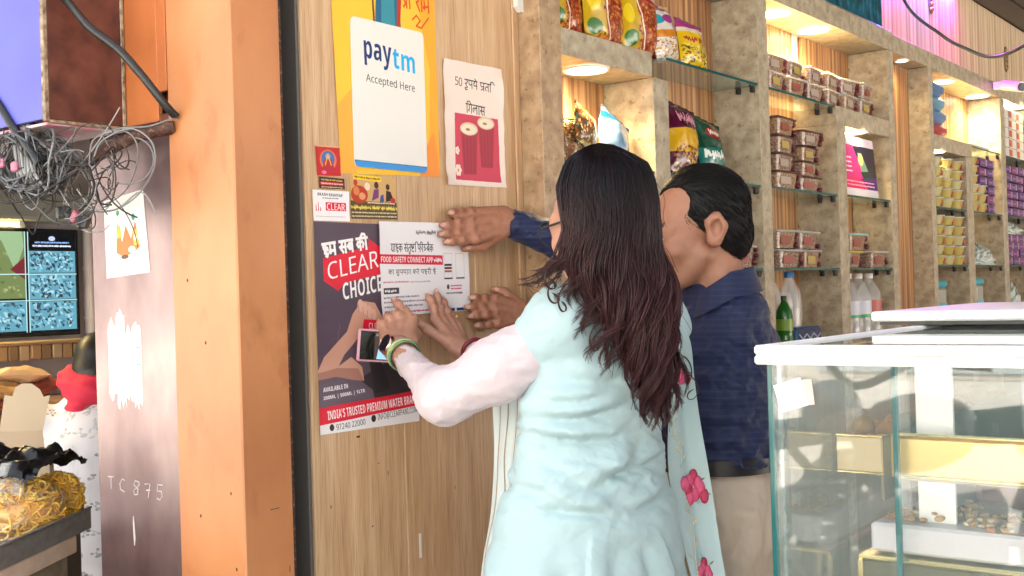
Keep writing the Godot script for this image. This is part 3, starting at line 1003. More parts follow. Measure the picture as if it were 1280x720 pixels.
	put("screen", uvpoly([Vector3(1.875, 1.288, 0.0365), Vector3(2.462, 1.288, 0.0365), Vector3(2.462, 1.66, 0.0365), Vector3(1.875, 1.66, 0.0365)]), sc, tv)
	# ledge of short wooden slats
	var lg := thing("slatted_ledge", "wooden slatted ledge on the wall below the monitor", "ledge", Vector3(1.7, 1.19, -2.29))
	put("top", boxm(Vector3(0, 0.055, 0), Vector3(1.1, 0.068, 0.16), 0.003), mat(0.36, 0.24, 0.12, 0.6), lg)
	for k in 26:
		var h := rng.randf_range(0.0, 0.006)
		put("slat", boxm(Vector3(0.042 * k + 0.002, h, 0.13), Vector3(0.042 * k + 0.039, 0.0545, 0.148 + h), 0.003), [mat(0.42, 0.27, 0.13, 0.6), mat(0.30, 0.19, 0.09, 0.6), mat(0.5, 0.36, 0.2, 0.6)][k % 3], lg)
	var pi := MB.new()
	pi.tube([Vector3(2.53, 1.27, -2.275), Vector3(2.53, 1.70, -2.275)], 0.022, 12)
	for y in [1.33, 1.52]:
		pi.tube([Vector3(2.53, y, -2.275), Vector3(2.53, y + 0.012, -2.275)], 0.026, 12)
	tag(put("wall_pipe", pi, M.plaster), "pale upright pipe on the wall right of the monitor", "pipe")
	# packets heaped on a lower shelf
	var shf := thing("packet_shelf", "low shelf of upright wooden battens under the ledge", "shelf", Vector3(1.6, 0.9, -2.29))
	put("board", boxm(Vector3(0, 0.07, 0), Vector3(1.4, 0.085, 0.42), 0.003), mat(0.22, 0.14, 0.07, 0.6), shf)
	put("dark_rail", boxm(Vector3(0, -0.14, 0.30), Vector3(1.4, -0.06, 0.40), 0.004), mat(0.07, 0.06, 0.05, 0.5), shf)
	for k in 24:
		put("batten", boxm(Vector3(0.058 * k + 0.003, -0.055, 0.385), Vector3(0.058 * k + 0.054, 0.0695, 0.402 + rng.randf() * 0.006), 0.003), [mat(0.48, 0.34, 0.18, 0.6), mat(0.34, 0.22, 0.1, 0.6), mat(0.52, 0.4, 0.24, 0.6)][(k * 7) % 3], shf)
	var cols := [mat(0.42, 0.22, 0.08, 0.3), mat(0.50, 0.30, 0.12, 0.3), mat(0.36, 0.10, 0.07, 0.3), mat(0.55, 0.36, 0.2, 0.35)]
	var names := ["ochre", "golden", "dark red", "tan"]
	var spots := ["at the left end of the front row", "second in the front row", "third in the front row", "fourth in the front row", "last in the front row", "second layer, leftmost", "second layer, second", "second layer, third", "second layer, rightmost", "third layer, left", "third layer, right", "alone on top of the heap"]
	var n := 0
	for row in [[5, 0.0], [4, 0.055], [2, 0.11], [1, 0.16]]:
		for k in row[0]:
			var t := thing("snack_packet", "%s crinkled snack packet %s" % [names[n % 4], spots[n]], "packet", Vector3(1.85 + 0.15 * k + 0.09 * (row[1] / 0.055), 0.987 + row[1], -2.08 + rng.randf() * 0.04), 0.0, "packets heaped on the neighbour's shelf")
			t.rotation_degrees = Vector3(rng.randf_range(-12, 8), rng.randf_range(-25, 25), rng.randf_range(-10, 10))
			put("bag", pillow_bag(0.19, 0.12, 0.06, 100 + n), cols[n % 4], t)
			n += 1
	# metal tray on a cart that stands askew in the neighbour's opening
	var turn := deg_to_rad(33.4)
	var cab := thing("stall_cart", "scratched grey metal cart with a pale wooden edge board", "cart", Vector3(1.578, 0, -0.792), turn)
	put("metal_body", boxm(Vector3(-1.0, 0.15, -0.5), Vector3(-0.095, 0.796, -0.012), 0.004), tri_mat(ntex(83, 0.02, [[0.0, Color(0.36, 0.31, 0.25)], [0.5, Color(0.5, 0.45, 0.38)], [1.0, Color(0.62, 0.57, 0.5)]], 5, 256, 20.0), Vector3(3, 3, 3), 0.4), cab)
	put("edge_board", boxm(Vector3(-1.02, 0.797, -0.52), Vector3(-0.072, 0.8375, 0.0), 0.003), tri_mat(ntex(84, 0.02, [[0.0, Color(0.78, 0.67, 0.58)], [1.0, Color(0.90, 0.82, 0.74)]], 4, 256), Vector3(3, 3, 3), 0.5), cab)
	for lx in [-0.98, -0.12]:
		for lz in [-0.48, -0.03]:
			put("leg", boxm(Vector3(lx - 0.02, 0.12, lz - 0.015), Vector3(lx + 0.02, 0.15, lz + 0.015)), M.steel, cab)
	var bl := MB.new()
	bl.lathe([Vector2(0.0, 0.007), Vector2(0.008, 0.007), Vector2(0.012, 0.003), Vector2(0.013, 0.0)], 16)
	var bo := put("bolt", bl, M.steel, cab)
	bo.position = Vector3(-0.135, 0.745, -0.011)
	bo.rotation_degrees = Vector3(90, 0, 0)
	var ty := thing("metal_tray", "shallow dull metal tray on the cart holding noodle bags", "tray", Vector3(1.578, 0.8385, -0.792), turn)
	var tm := tri_mat(ntex(85, 0.03, [[0.0, Color(0.42, 0.41, 0.40)], [1.0, Color(0.58, 0.57, 0.56)]], 4, 256), Vector3(4, 4, 4), 0.42)
	tm.metallic = 0.25
	put("bottom", boxm(Vector3(-1.0, 0.001, -0.45), Vector3(-0.001, 0.005, -0.003), 0.001), tm, ty)
	put("rim", boxm(Vector3(-1.0, 0.0, -0.0025), Vector3(0.0, 0.048, 0.0015), 0.0012), tm, ty)
	put("rim", boxm(Vector3(0.0005, 0.0, -0.45), Vector3(0.0045, 0.048, 0.0015), 0.0012), tm, ty)
	put("lip", boxm(Vector3(-1.0, 0.0483, -0.004), Vector3(0.006, 0.053, 0.005), 0.0018), tm, ty)
	noodle_bag("large clear bag of yellow noodles at the front of the tray", Vector3(1.415, 0.845, -0.826), Vector3(0.105, 0.135, 0.10), 31)
	noodle_bag("smaller clear bag of yellow noodles at the far end of the tray", Vector3(1.526, 0.845, -0.846), Vector3(0.058, 0.13, 0.05), 32)
	var bb := thing("black_bag", "crumpled black plastic bag on the noodle bags", "bag", Vector3(1.452, 0.992, -0.87), turn)
	var cr := FastNoiseLite.new()
	cr.seed = 8
	cr.frequency = 7.0
	var bmb := MB.new()
	bmb.grid(44, 30, func(u, v):
		var x: float = (u - 0.5) * 0.27
		var z: float = (v - 0.5) * 0.20
		var y: float = 0.035 * exp(-pow(x * 9.0, 2)) - 0.25 * absf(x) * absf(x) * 4.0 + absf(cr.get_noise_2d(x * 1.3, z * 1.3)) * 0.05 + cr.get_noise_2d(x * 3.0 + 4.0, z * 3.0) * 0.006
		return Vector3(x, y, z + 0.02 * cr.get_noise_2d(z * 3.0, x)))
	put("film", bmb, mat(0.006, 0.006, 0.007, 0.3), bb)
	var kn := MB.new()
	kn.grid(26, 16, func(u, v):
		var a: float = u * TAU
		var r: float = 0.04 * (1.0 - 0.6 * v) * (1.0 + 0.25 * sin(5.0 * a + 3.0 * v))
		return Vector3(r * cos(a), v * 0.07, r * sin(a)), true)
	var wk := tag(put("white_bag_top", kn, M.clear), "gathered clear plastic neck of the noodle bag under the black bag", "bag neck")
	wk.position = Vector3(1.385, 0.955, -0.80)
	var cd := thing("card_flap", "cream cardboard box flap standing open behind the black bag", "box", Vector3(1.60, 1.055, -1.12))
	cd.rotation_degrees = Vector3(0, -36, 0)
	var cm := mat(0.62, 0.50, 0.36, 0.7)
	var fl := MB.new()
	fl.extrude(PackedVector2Array([Vector2(-0.06, 0.0), Vector2(0.045, 0.0), Vector2(0.06, 0.10), Vector2(0.045, 0.095), Vector2(0.035, 0.115), Vector2(0.015, 0.13), Vector2(-0.007, 0.13), Vector2(-0.025, 0.118), Vector2(-0.031, 0.095), Vector2(-0.05, 0.098)]), 0.0, 0.002)
	var flap := put("flap", fl, cm, cd)
	flap.rotation_degrees = Vector3(10, 0, -4)
	var f2 := MB.new()
	f2.extrude(PackedVector2Array([Vector2(-0.06, 0.0), Vector2(0.045, 0.0), Vector2(0.055, -0.05), Vector2(-0.05, -0.06)]), 0.0, 0.002)
	var tuck := put("tuck", f2, mat(0.55, 0.42, 0.29, 0.7), cd)
	tuck.rotation_degrees = Vector3(-30, 0, -4)
	put("carton", boxm(Vector3(-0.07, -0.16, -0.10), Vector3(0.06, -0.062, -0.005), 0.002), cm, cd)
	tag(put("stock_crate", boxm(Vector3(1.35, 0.15, -1.35), Vector3(1.72, 0.893, -1.06), 0.006), mat(0.12, 0.10, 0.08, 0.6)), "dark crate carrying the cream cardboard box", "crate")

# crinkled pillow bag lying in xz, thickness along y, crimped at both ends of x
func pillow_bag(w: float, h: float, d: float, sd: int) -> MB:
	var nz := FastNoiseLite.new()
	nz.seed = sd
	nz.frequency = 14.0
	var m := MB.new()
	for s in [1.0, -1.0]:
		m.grid(22, 16, func(u, v):
			var x: float = (u - 0.5) * w
			var z: float = (v - 0.5) * h
			var e: float = pow(maxf(sin(u * PI), 0.0), 0.5) * pow(maxf(sin(v * PI), 0.0), 0.55)
			var y: float = s * d * 0.5 * e + nz.get_noise_3d(x, z, s) * 0.012 * minf(e * 2.0, 1.0)
			return Vector3(x, y, z * (1.0 - 0.08 * sin(u * PI))), false, s > 0)
	return m

func noodle_bag(label: String, at: Vector3, r: Vector3, sd: int) -> void:
	var t := thing("noodle_bag", label, "bag of noodles", at, 0.0, "noodle bags on the tray")
	var q := RandomNumberGenerator.new()
	q.seed = sd
	var ms := [MB.new(), MB.new(), MB.new()]
	for k in 620:
		var th := q.randf() * TAU
		var yy := q.randf()
		var rr := sqrt(q.randf_range(0.45, 1.0)) * sqrt(maxf(1.0 - pow(absf(yy * 1.05 - 0.1), 3.0), 0.05))
		var c := Vector3(r.x * rr * cos(th), 0.01 + r.y * yy * 0.86, r.z * rr * sin(th))
		var d := Vector3(q.randf_range(-1, 1), q.randf_range(-0.7, 0.7), q.randf_range(-1, 1)).normalized()
		var e := Vector3(q.randf_range(-1, 1), q.randf_range(-1, 1), q.randf_range(-1, 1)).normalized()
		var l := q.randf_range(0.010, 0.022)
		var pts := []
		for j in 5:
			var a := (j - 2) / 2.0
			pts.append(c + d * l * a + e * l * 0.9 * (1.0 - a * a))
		ms[k % 3].tube(pts, 0.003, 5, false)
	var tint := [mat(0.88, 0.52, 0.05, 0.4), mat(0.90, 0.62, 0.12, 0.4), mat(0.85, 0.44, 0.04, 0.4)]
	for k in 3:
		put("noodles", ms[k], tint[k], t).set_meta("kind", "stuff")
	var core := MB.new()
	core.ball(Vector3(0, r.y * 0.42, 0), Vector3(r.x * 0.84, r.y * 0.44, r.z * 0.84), 16, 10)
	put("noodle_core", core, tint[2], t)
	var nz := FastNoiseLite.new()
	nz.seed = sd
	nz.frequency = 11.0
	var b := MB.new()
	b.grid(36, 20, func(u, v):
		var a: float = -u * TAU
		var p: float = pow(maxf(1.0 - pow(v, 4.0), 0.02), 0.6)
		var k: float = 1.08 * p * (1.0 + 0.09 * nz.get_noise_3d(cos(a) * 0.3, v * 0.5, sin(a) * 0.3))
		return Vector3(r.x * k * cos(a), r.y * v * 1.04 + 0.002, r.z * k * sin(a)), true)
	put("film", b, glass(0.95, 0.96, 0.97, 0.07), t)

# thin sheet on the wall: corners given bottom-left, bottom-right, top-right, top-left as wall x, y
func sheet(called: String, label: String, cat: String, bl: Vector2, br: Vector2, tr: Vector2, tl: Vector2, z: float, m: Material, sd: int, lift := 0.0012, bump := 0.0008) -> MeshInstance3D:
	var nz := FastNoiseLite.new()
	nz.seed = sd
	nz.frequency = 6.0
	var mb := MB.new()
	mb.grid(18, 18, func(u, v):
		var p := tl.lerp(tr, u).lerp(bl.lerp(br, u), v)
		var e: float = pow(absf(u - 0.5) * 2.0, 6.0) + pow(absf(v - 0.5) * 2.0, 6.0)
		return Vector3(p.x, p.y, z + bump * (0.5 + 0.5 * nz.get_noise_2d(p.x, p.y)) * 1.4 + lift * e * (0.5 + nz.get_noise_2d(p.y * 2.0, p.x * 2.0))), false, true)
	return tag(put(called, mb, m), label, cat)

func build_posters() -> void:
	var red := Color(0.86, 0.08, 0.24)
	var dark := Color(0.12, 0.12, 0.14)
	# yellow devotional poster, most of it behind the payment sign
	var p := Print.new(420, 560, Color(0.97, 0.76, 0.22))
	p.poly([Vector2(0, 380), Vector2(60, 330), Vector2(120, 430), Vector2(60, 560), Vector2(0, 560)], Color(0.98, 0.68, 0.25))
	p.poly([Vector2(330, 0), Vector2(420, 0), Vector2(420, 560), Vector2(370, 560), Vector2(390, 260)], Color(0.96, 0.66, 0.16))
	p.poly([Vector2(340, 500), Vector2(400, 430), Vector2(420, 560), Vector2(330, 560)], Color(0.95, 0.58, 0.22))
	p.poly([Vector2(180, 0), Vector2(262, 0), Vector2(272, 150), Vector2(165, 150)], Color(0.12, 0.38, 0.52))
	p.poly([Vector2(196, 60), Vector2(246, 60), Vector2(250, 150), Vector2(190, 150)], Color(0.2, 0.55, 0.62))
	p.poly([Vector2(262, 40), Vector2(278, 60), Vector2(268, 150), Vector2(254, 150)], Color(0.7, 0.2, 0.12))
	p.stroke([Vector2(158, 0), Vector2(162, 150)], 7, Color(0.3, 0.2, 0.12))
	var ink := Color(0.85, 0.28, 0.06)
	p.deva("shrii sp ra aa ma", Vector2(278, 40), Vector2(120, 6), Vector2(2, 46), 6, ink)
	p.stroke([Vector2(322, 118), Vector2(340, 104), Vector2(356, 118), Vector2(338, 134), Vector2(360, 138), Vector2(392, 106)], 5, ink)
	sheet("yellow_poster", "yellow devotional poster behind the payment sign", "poster", Vector2(1.684, 1.640), Vector2(1.998, 1.652), Vector2(1.996, 2.10), Vector2(1.668, 2.08), 0.0008, printed(p), 3)
	# payment sign, its code left out
	p = Print.new(460, 620, Color(0.90, 0.89, 0.87))
	p.text("pay", Vector2(74, 88), Vector2(172, 8), Vector2(2, 104), Color(0.05, 0.18, 0.42))
	p.text("tm", Vector2(252, 98), Vector2(144, 7), Vector2(2, 84), Color(0.02, 0.66, 0.90))
	p.text("Accepted Here", Vector2(82, 226), Vector2(310, 10), Vector2(1, 44), Color(0.16, 0.16, 0.18), false)
	p.rect(0, 596, 460, 24, Color(0.05, 0.55, 0.85))
	p.rect(0, 592, 460, 4, Color(0.05, 0.36, 0.6))
	var qb := thing("payment_sign", "white rounded payment sign with blue lettering on the yellow poster", "sign")
	var out := PackedVector2Array()
	var qx0 := 1.722
	var qx1 := 1.951
	var qy0 := 1.657
	var qy1 := 1.976
	for cnr in [[qx1 - 0.012, qy1 - 0.012, 0.0], [qx0 + 0.012, qy1 - 0.012, 90.0], [qx0 + 0.012, qy0 + 0.012, 180.0], [qx1 - 0.012, qy0 + 0.012, 270.0]]:
		for k in 6:
			var a := deg_to_rad(cnr[2] + 18.0 * k)
			out.append(Vector2(cnr[0] + 0.012 * cos(a), cnr[1] + 0.012 * sin(a)))
	var mb := MB.new()
	mb.extrude(out, 0.003, 0.0055, Rect2(qx0, qy0, qx1 - qx0, qy1 - qy0))
	var qm := printed(p, 0.25)
	put("board", mb, qm, qb)
	# price sheet for the drink
	p = Print.new(420, 570, Color(0.93, 0.86, 0.82))
	p.text("50", Vector2(80, 72), Vector2(48, 2), Vector2(0, 40), dark, false)
	p.deva("ra u pa ya e sp pra ta i", Vector2(146, 78), Vector2(190, 6), Vector2(0, 36), 5, dark)
	p.deva("i ga la aa sa", Vector2(150, 190), Vector2(136, 6), Vector2(0, 40), 5, dark)
	p.poly([Vector2(72, 238), Vector2(378, 244), Vector2(384, 548), Vector2(66, 544)], Color(0.80, 0.26, 0.36))
	for gl in [[168, 306, 0], [290, 270, 0]]:
		p.poly([Vector2(gl[0] - 60, gl[1]), Vector2(gl[0] + 60, gl[1]), Vector2(gl[0] + 44, gl[1] + 210), Vector2(gl[0] - 42, gl[1] + 210)], Color(0.66, 0.20, 0.28))
		for k in 4:
			p.stroke([Vector2(gl[0] - 42 + 26 * k, gl[1] + 40), Vector2(gl[0] - 34 + 21 * k, gl[1] + 200)], 5, Color(0.58, 0.16, 0.24))
		p.disc(gl[0], gl[1], 62, 30, Color(0.86, 0.78, 0.66))
		p.disc(gl[0], gl[1] + 2, 52, 23, Color(0.92, 0.87, 0.78))
		p.disc(gl[0] - 8, gl[1] + 3, 16, 6, Color(0.62, 0.50, 0.38))
	for k in 6:
		p.disc(86 + 14 * cos(k * 1.05), 500 + 18 * sin(k * 1.05), 9, 11, Color(0.95, 0.86, 0.80))
	for k in 5:
		p.disc(84 + 8 * cos(k * 1.25), 410 + 12 * sin(k * 1.25), 7, 8, Color(0.95, 0.86, 0.80))
	p.disc(86, 500, 6, 6, Color(0.85, 0.6, 0.3))
	sheet("price_sheet", "white price sheet with a picture of two pink drink glasses", "paper", Vector2(2.019, 1.635), Vector2(2.243, 1.640), Vector2(2.243, 1.933), Vector2(2.020, 1.929), 0.0008, printed(p, 0.6), 9, 0.0045)
	# small stickers at the left edge
	p = Print.new(160, 200, Color(0.76, 0.14, 0.16))
	p.disc(80, 96, 56, 70, Color(0.86, 0.45, 0.30))
	p.disc(80, 90, 44, 56, Color(0.30, 0.42, 0.66))
	p.poly([Vector2(56, 90), Vector2(104, 90), Vector2(124, 170), Vector2(36, 170)], Color(0.72, 0.15, 0.22))
	p.disc(80, 70, 17, 20, Color(0.62, 0.6, 0.66))
	p.stroke([Vector2(80, 60), Vector2(60, 130)], 6, Color(0.9, 0.72, 0.3))
	p.stroke([Vector2(80, 60), Vector2(100, 130)], 6, Color(0.9, 0.72, 0.3))
	p.disc(50, 178, 16, 12, Color(0.95, 0.45, 0.62))
	p.rect(0, 0, 160, 10, Color(0.86, 0.66, 0.5))
	sheet("red_sticker", "small red devotional sticker at the wall's left edge", "sticker", Vector2(1.617, 1.632), Vector2(1.683, 1.634), Vector2(1.684, 1.696), Vector2(1.614, 1.694), 0.0008, printed(p), 5)
	p = Print.new(200, 60, Color(0.20, 0.10, 0.08))
	p.rect(6, 24, 188, 18, Color(0.75, 0.12, 0.14))
	p.scrawl(16, 8, 168, 12, Color(0.85, 0.7, 0.35), 2, 3)
	p.scrawl(16, 28, 168, 10, Color(0.95, 0.8, 0.8), 2, 4)
	p.scrawl(16, 48, 168, 8, Color(0.85, 0.7, 0.5), 2, 6)
	sheet("dark_label", "small dark brown label strip under the red sticker", "label", Vector2(1.622, 1.606), Vector2(1.694, 1.607), Vector2(1.694, 1.629), Vector2(1.622, 1.630), 0.0008, printed(p), 6)
	p = Print.new(300, 190, Color(0.95, 0.93, 0.94))
	p.text("AKASH KASHYAP", Vector2(40, 16), Vector2(205, 4), Vector2(0, 18), dark)
	p.scrawl(80, 44, 130, 9, Color(0.55, 0.5, 0.55), 2, 7)
	p.rect(104, 74, 168, 52, red)
	p.text("CLEAR", Vector2(114, 80), Vector2(148, 2), Vector2(0, 40), Color(1, 1, 1), false)
	for k in 3:
		p.poly([Vector2(22 + 18 * k, 130), Vector2(30 + 18 * k, 130), Vector2(28 + 18 * k, [90, 76, 106][k]), Vector2(24 + 18 * k, [90, 76, 106][k])], red)
	p.scrawl(20, 160, 250, 5, Color(0.7, 0.65, 0.7), 1, 8)
	sheet("brand_card", "small white card with a red CLEAR logo", "card", Vector2(1.603, 1.539), Vector2(1.705, 1.540), Vector2(1.706, 1.603), Vector2(1.601, 1.602), 0.0016, printed(p), 7)
	p = Print.new(330, 220, Color(0.83, 0.66, 0.42))
	p.rect(0, 132, 330, 88, Color(0.36, 0.27, 0.14))
	p.rect(26, 4, 200, 24, Color(0.95, 0.82, 0.12))
	p.scrawl(34, 10, 180, 12, Color(0.55, 0.25, 0.1), 2, 12)
	p.disc(64, 100, 60, 44, Color(0.72, 0.22, 0.12))
	p.disc(44, 84, 22, 22, Color(0.85, 0.5, 0.25))
	p.disc(84, 108, 24, 18, Color(0.9, 0.62, 0.4))
	p.disc(40, 44, 14, 16, Color(0.75, 0.2, 0.15))
	p.disc(122, 58, 20, 20, Color(0.95, 0.85, 0.75))
	p.disc(188, 48, 16, 18, Color(0.22, 0.14, 0.14))
	p.poly([Vector2(170, 70), Vector2(205, 66), Vector2(200, 110), Vector2(150, 130)], Color(0.45, 0.22, 0.48))
	p.disc(270, 52, 14, 16, Color(0.2, 0.12, 0.12))
	p.poly([Vector2(258, 70), Vector2(290, 76), Vector2(310, 120), Vector2(252, 130)], Color(0.2, 0.08, 0.1))
	p.disc(304, 122, 18, 16, Color(0.75, 0.15, 0.2))
	p.poly([Vector2(216, 100), Vector2(236, 90), Vector2(240, 130), Vector2(208, 132)], Color(0.2, 0.3, 0.6))
	p.scrawl(120, 134, 196, 8, Color(0.92, 0.86, 0.75), 2, 13)
	p.scrawl(2, 152, 326, 22, Color(0.93, 0.84, 0.35), 4, 14)
	p.scrawl(6, 184, 318, 9, Color(0.88, 0.84, 0.7), 2, 15)
	p.scrawl(6, 202, 318, 9, Color(0.88, 0.84, 0.7), 2, 16)
	sheet("event_sticker", "brown and yellow event notice with printed figures above the white form", "notice", Vector2(1.7095, 1.546), Vector2(1.851, 1.549), Vector2(1.849, 1.640), Vector2(1.7085, 1.643), 0.001, printed(p), 8)
	# tall water poster
	p = Print.new(600, 860, Color(0.31, 0.25, 0.31))
	for k in 9:
		p.poly([Vector2(0, 300 + 60 * k), Vector2(600, 240 + 60 * k), Vector2(600, 320 + 60 * k), Vector2(0, 380 + 60 * k)], Color(0.31 + 0.012 * k, 0.25 + 0.012 * k, 0.31 + 0.012 * k))
	p.stroke([Vector2(130, 420), Vector2(96, 560), Vector2(120, 690)], 5, Color(0.42, 0.35, 0.42))
	p.stroke([Vector2(460, 60), Vector2(500, 240)], 5, Color(0.40, 0.33, 0.40))
	var W := Color(0.97, 0.95, 0.96)
	p.poly([Vector2(46, 148), Vector2(312, 96), Vector2(312, 62), Vector2(392, 104), Vector2(420, 206), Vector2(160, 250), Vector2(128, 282), Vector2(46, 240)], Color(0.88, 0.07, 0.20))
	p.deva("ha ma sp sa ba sp ka ii", Vector2(42, 92), Vector2(262, -34), Vector2(5, 48), 12, W)
	p.text("CLEAR", Vector2(68, 166), Vector2(298, -54), Vector2(5, 70), W, false)
	p.text("CHOICE", Vector2(150, 250), Vector2(232, -36), Vector2(5, 70), W)
	# raised forearm, bottle and torso printed on it
	var skin := Color(0.80, 0.60, 0.52)
	var shade := Color(0.66, 0.46, 0.40)
	p.poly([Vector2(230, 650), Vector2(330, 615), Vector2(500, 560), Vector2(600, 560), Vector2(600, 760), Vector2(330, 760), Vector2(310, 700)], Color(0.19, 0.16, 0.18))
	for k in 12:
		p.stroke([Vector2(330 + 22 * k, 620), Vector2(340 + 22 * k, 758)], 2, Color(0.25, 0.21, 0.24))
	p.poly([Vector2(0, 600), Vector2(36, 548), Vector2(170, 450), Vector2(206, 378), Vector2(262, 325), Vector2(340, 335), Vector2(400, 420), Vector2(340, 450), Vector2(240, 475), Vector2(150, 545), Vector2(116, 590), Vector2(190, 556), Vector2(252, 600), Vector2(262, 660), Vector2(190, 650), Vector2(100, 632), Vector2(0, 640)], skin)
	p.poly([Vector2(0, 612), Vector2(110, 596), Vector2(230, 606), Vector2(262, 660), Vector2(190, 650), Vector2(100, 632), Vector2(0, 640)], shade)
	p.poly([Vector2(290, 560), Vector2(350, 545), Vector2(420, 700), Vector2(330, 720)], Color(0.14, 0.12, 0.14))
	for k in 4:
		p.disc(252 + 26 * k, 344 + 14 * k, 17, 26, Color(0.86, 0.68, 0.6))
		p.stroke([Vector2(240 + 26 * k, 338 + 14 * k), Vector2(244 + 26 * k, 372 + 14 * k)], 3, shade)
	p.poly([Vector2(270, 402), Vector2(400, 412), Vector2(400, 462), Vector2(262, 448)], Color(0.86, 0.08, 0.2))
	p.text("CLEAR", Vector2(300, 418), Vector2(84, 6), Vector2(0, 26), W, false)
	p.text("AVAILABLE IN", Vector2(24, 672), Vector2(140, -8), Vector2(2, 18), W)
	p.text("200ML | 500ML | 1LTR", Vector2(24, 706), Vector2(240, -14), Vector2(2, 20), W)
	p.poly([Vector2(0, 752), Vector2(600, 724), Vector2(600, 790), Vector2(0, 822)], Color(0.88, 0.07, 0.20))
	p.text("INDIA'S TRUSTED PREMIUM WATER BRAND", Vector2(44, 768), Vector2(548, -26), Vector2(3, 36), W)
	p.poly([Vector2(0, 822), Vector2(600, 790), Vector2(600, 860), Vector2(0, 860)], Color(0.94, 0.92, 0.93))
	p.disc(66, 836, 13, 14, dark)
	p.text("97240 22000", Vector2(90, 826), Vector2(170, -8), Vector2(2, 24), dark, false)
	p.disc(312, 822, 14, 15, dark)
	p.text("INFO@CLEARPANI.COM", Vector2(336, 806), Vector2(250, -12), Vector2(2, 28), dark, false)
	sheet("water_poster", "tall mauve water poster with a flexed arm and red CLEAR banner", "poster", Vector2(1.604, 1.103), Vector2(1.902, 1.100), Vector2(1.904, 1.5375), Vector2(1.603, 1.537), 0.0012, printed(p, 0.4), 10, 0.0015)
	# the form that both people hold to the wall
	p = Print.new(900, 620, Color(0.95, 0.94, 0.96))
	p.scrawl(360, 50, 290, 34, Color(0.35, 0.32, 0.36), 4, 20)
	p.deva("gra aa ha ka sp sa dot ta u shta i sp pha ii da ba ai ka", Vector2(110, 148), Vector2(420, 4), Vector2(0, 50), 6, Color(0.2, 0.18, 0.2))
	p.poly([Vector2(0, 214), Vector2(624, 226), Vector2(624, 292), Vector2(0, 276)], red)
	p.text("FOOD SAFETY CONNECT APP", Vector2(12, 228), Vector2(510, 9), Vector2(0, 38), W)
	p.scrawl(534, 242, 76, 32, W, 6, 21)
	p.deva("ka aa sp sa u pa ya aa ga sp ka ra e sp ya ha ra ii sp ha ai", Vector2(80, 318), Vector2(470, 4), Vector2(0, 30), 4, Color(0.25, 0.22, 0.25))
	p.scrawl(26, 392, 250, 14, Color(0.75, 0.25, 0.35), 2, 22)
	p.scrawl(290, 396, 200, 12, Color(0.7, 0.62, 0.66), 2, 23)
	p.rect(28, 436, 148, 40, Color(0.25, 0.23, 0.26))
	p.scrawl(40, 446, 110, 20, W, 4, 24)
	for k in 4:
		p.scrawl(26, 494 + 30 * k, 90, 14, Color(0.45, 0.42, 0.45), 2, 25 + k)
		p.scrawl(140, 490 + 30 * k, [230, 290, 260, 0][k], 16, Color(0.4, 0.36, 0.5), 2, 30 + k)
	p.scrawl(26, 590, 560, 14, Color(0.75, 0.2, 0.35), 3, 36)
	for k in 2:
		p.rect(632 + 126 * k, 210, 92, 180, Color(0.84, 0.82, 0.86))
		p.rect(637 + 126 * k, 216, 82, 166, Color(0.95, 0.94, 0.96))
		p.rect(634 + 126 * k, 382, 88, 10, dark)
		p.scrawl(650 + 140 * k, 482, 30, 20, Color(0.4, 0.38, 0.42), 3, 42 + k)
		p.rect(624 + 128 * k, 596, 108, 20, Color(0.14, 0.2, 0.42))
	for k in 3:
		p.rect(640, 286 + 22 * k, 76, 14, [dark, dark, Color(0.75, 0.35, 0.25)][k])
	p.disc(672, 446, 14, 18, Color(0.3, 0.28, 0.32))
	p.scrawl(700, 434, 120, 12, Color(0.85, 0.3, 0.45), 3, 40)
	p.scrawl(700, 454, 110, 12, Color(0.85, 0.3, 0.45), 3, 41)
	p.scrawl(672, 484, 140, 12, Color(0.4, 0.36, 0.42), 3, 45)
	sheet("paper_form", "white printed form with a pink heading band held to the wall", "paper", Vector2(1.789, 1.337), Vector2(2.089, 1.342), Vector2(2.087, 1.547), Vector2(1.788, 1.543), 0.0038, printed(p, 0.5), 11, 0.003)

# upright snack bag: bulged front and back, crimped top and bottom; origin at the middle of its foot
func snack_bag(w: float, h: float, d: float, sd: int) -> MB:
	var nz := FastNoiseLite.new()
	nz.seed = sd
	nz.frequency = 11.0
	var m := MB.new()
	for s in [1.0, -1.0]:
		m.grid(18, 26, func(u, v):
			var y: float = h * (1.0 - v)
			var x: float = (u - 0.5) * w * (1.0 - 0.07 * sin(v * PI))
			var e: float = pow(maxf(sin(u * PI), 0.0), 0.6) * pow(maxf(sin(clampf((v - 0.05) / 0.9, 0, 1) * PI), 0.0), 0.5)
			return Vector3(x, y, s * d * 0.5 * e + nz.get_noise_3d(x, y, s * 0.3) * 0.011 * minf(1.0, e * 3.0) + (0.002 * sin(u * 90.0) if e < 0.02 else 0.0)), false, s < 0)
	return m

func bag_thing(label: String, at: Vector3, rot: Vector3, w: float, h: float, d: float, pr: Print, sd: int) -> void:
	var m := printed(pr, 0.22)
	m.clearcoat_enabled = true
	m.clearcoat = 0.5
	m.clearcoat_roughness = 0.15
	var t := tag(put("snack_bag", snack_bag(w, h, d, sd), m), label, "snack bag")
	t.position = at
	t.rotation_degrees = rot

func crumbs(p: Print, box: Rect2, cols: Array, n: int, sd: int, r := 9.0) -> void:
	var q := RandomNumberGenerator.new()
	q.seed = sd
	for k in n:
		p.disc(box.position.x + q.randf() * box.size.x, box.position.y + q.randf() * box.size.y, q.randf_range(0.4, 1.0) * r, q.randf_range(0.3, 0.8) * r, cols[k % cols.size()])

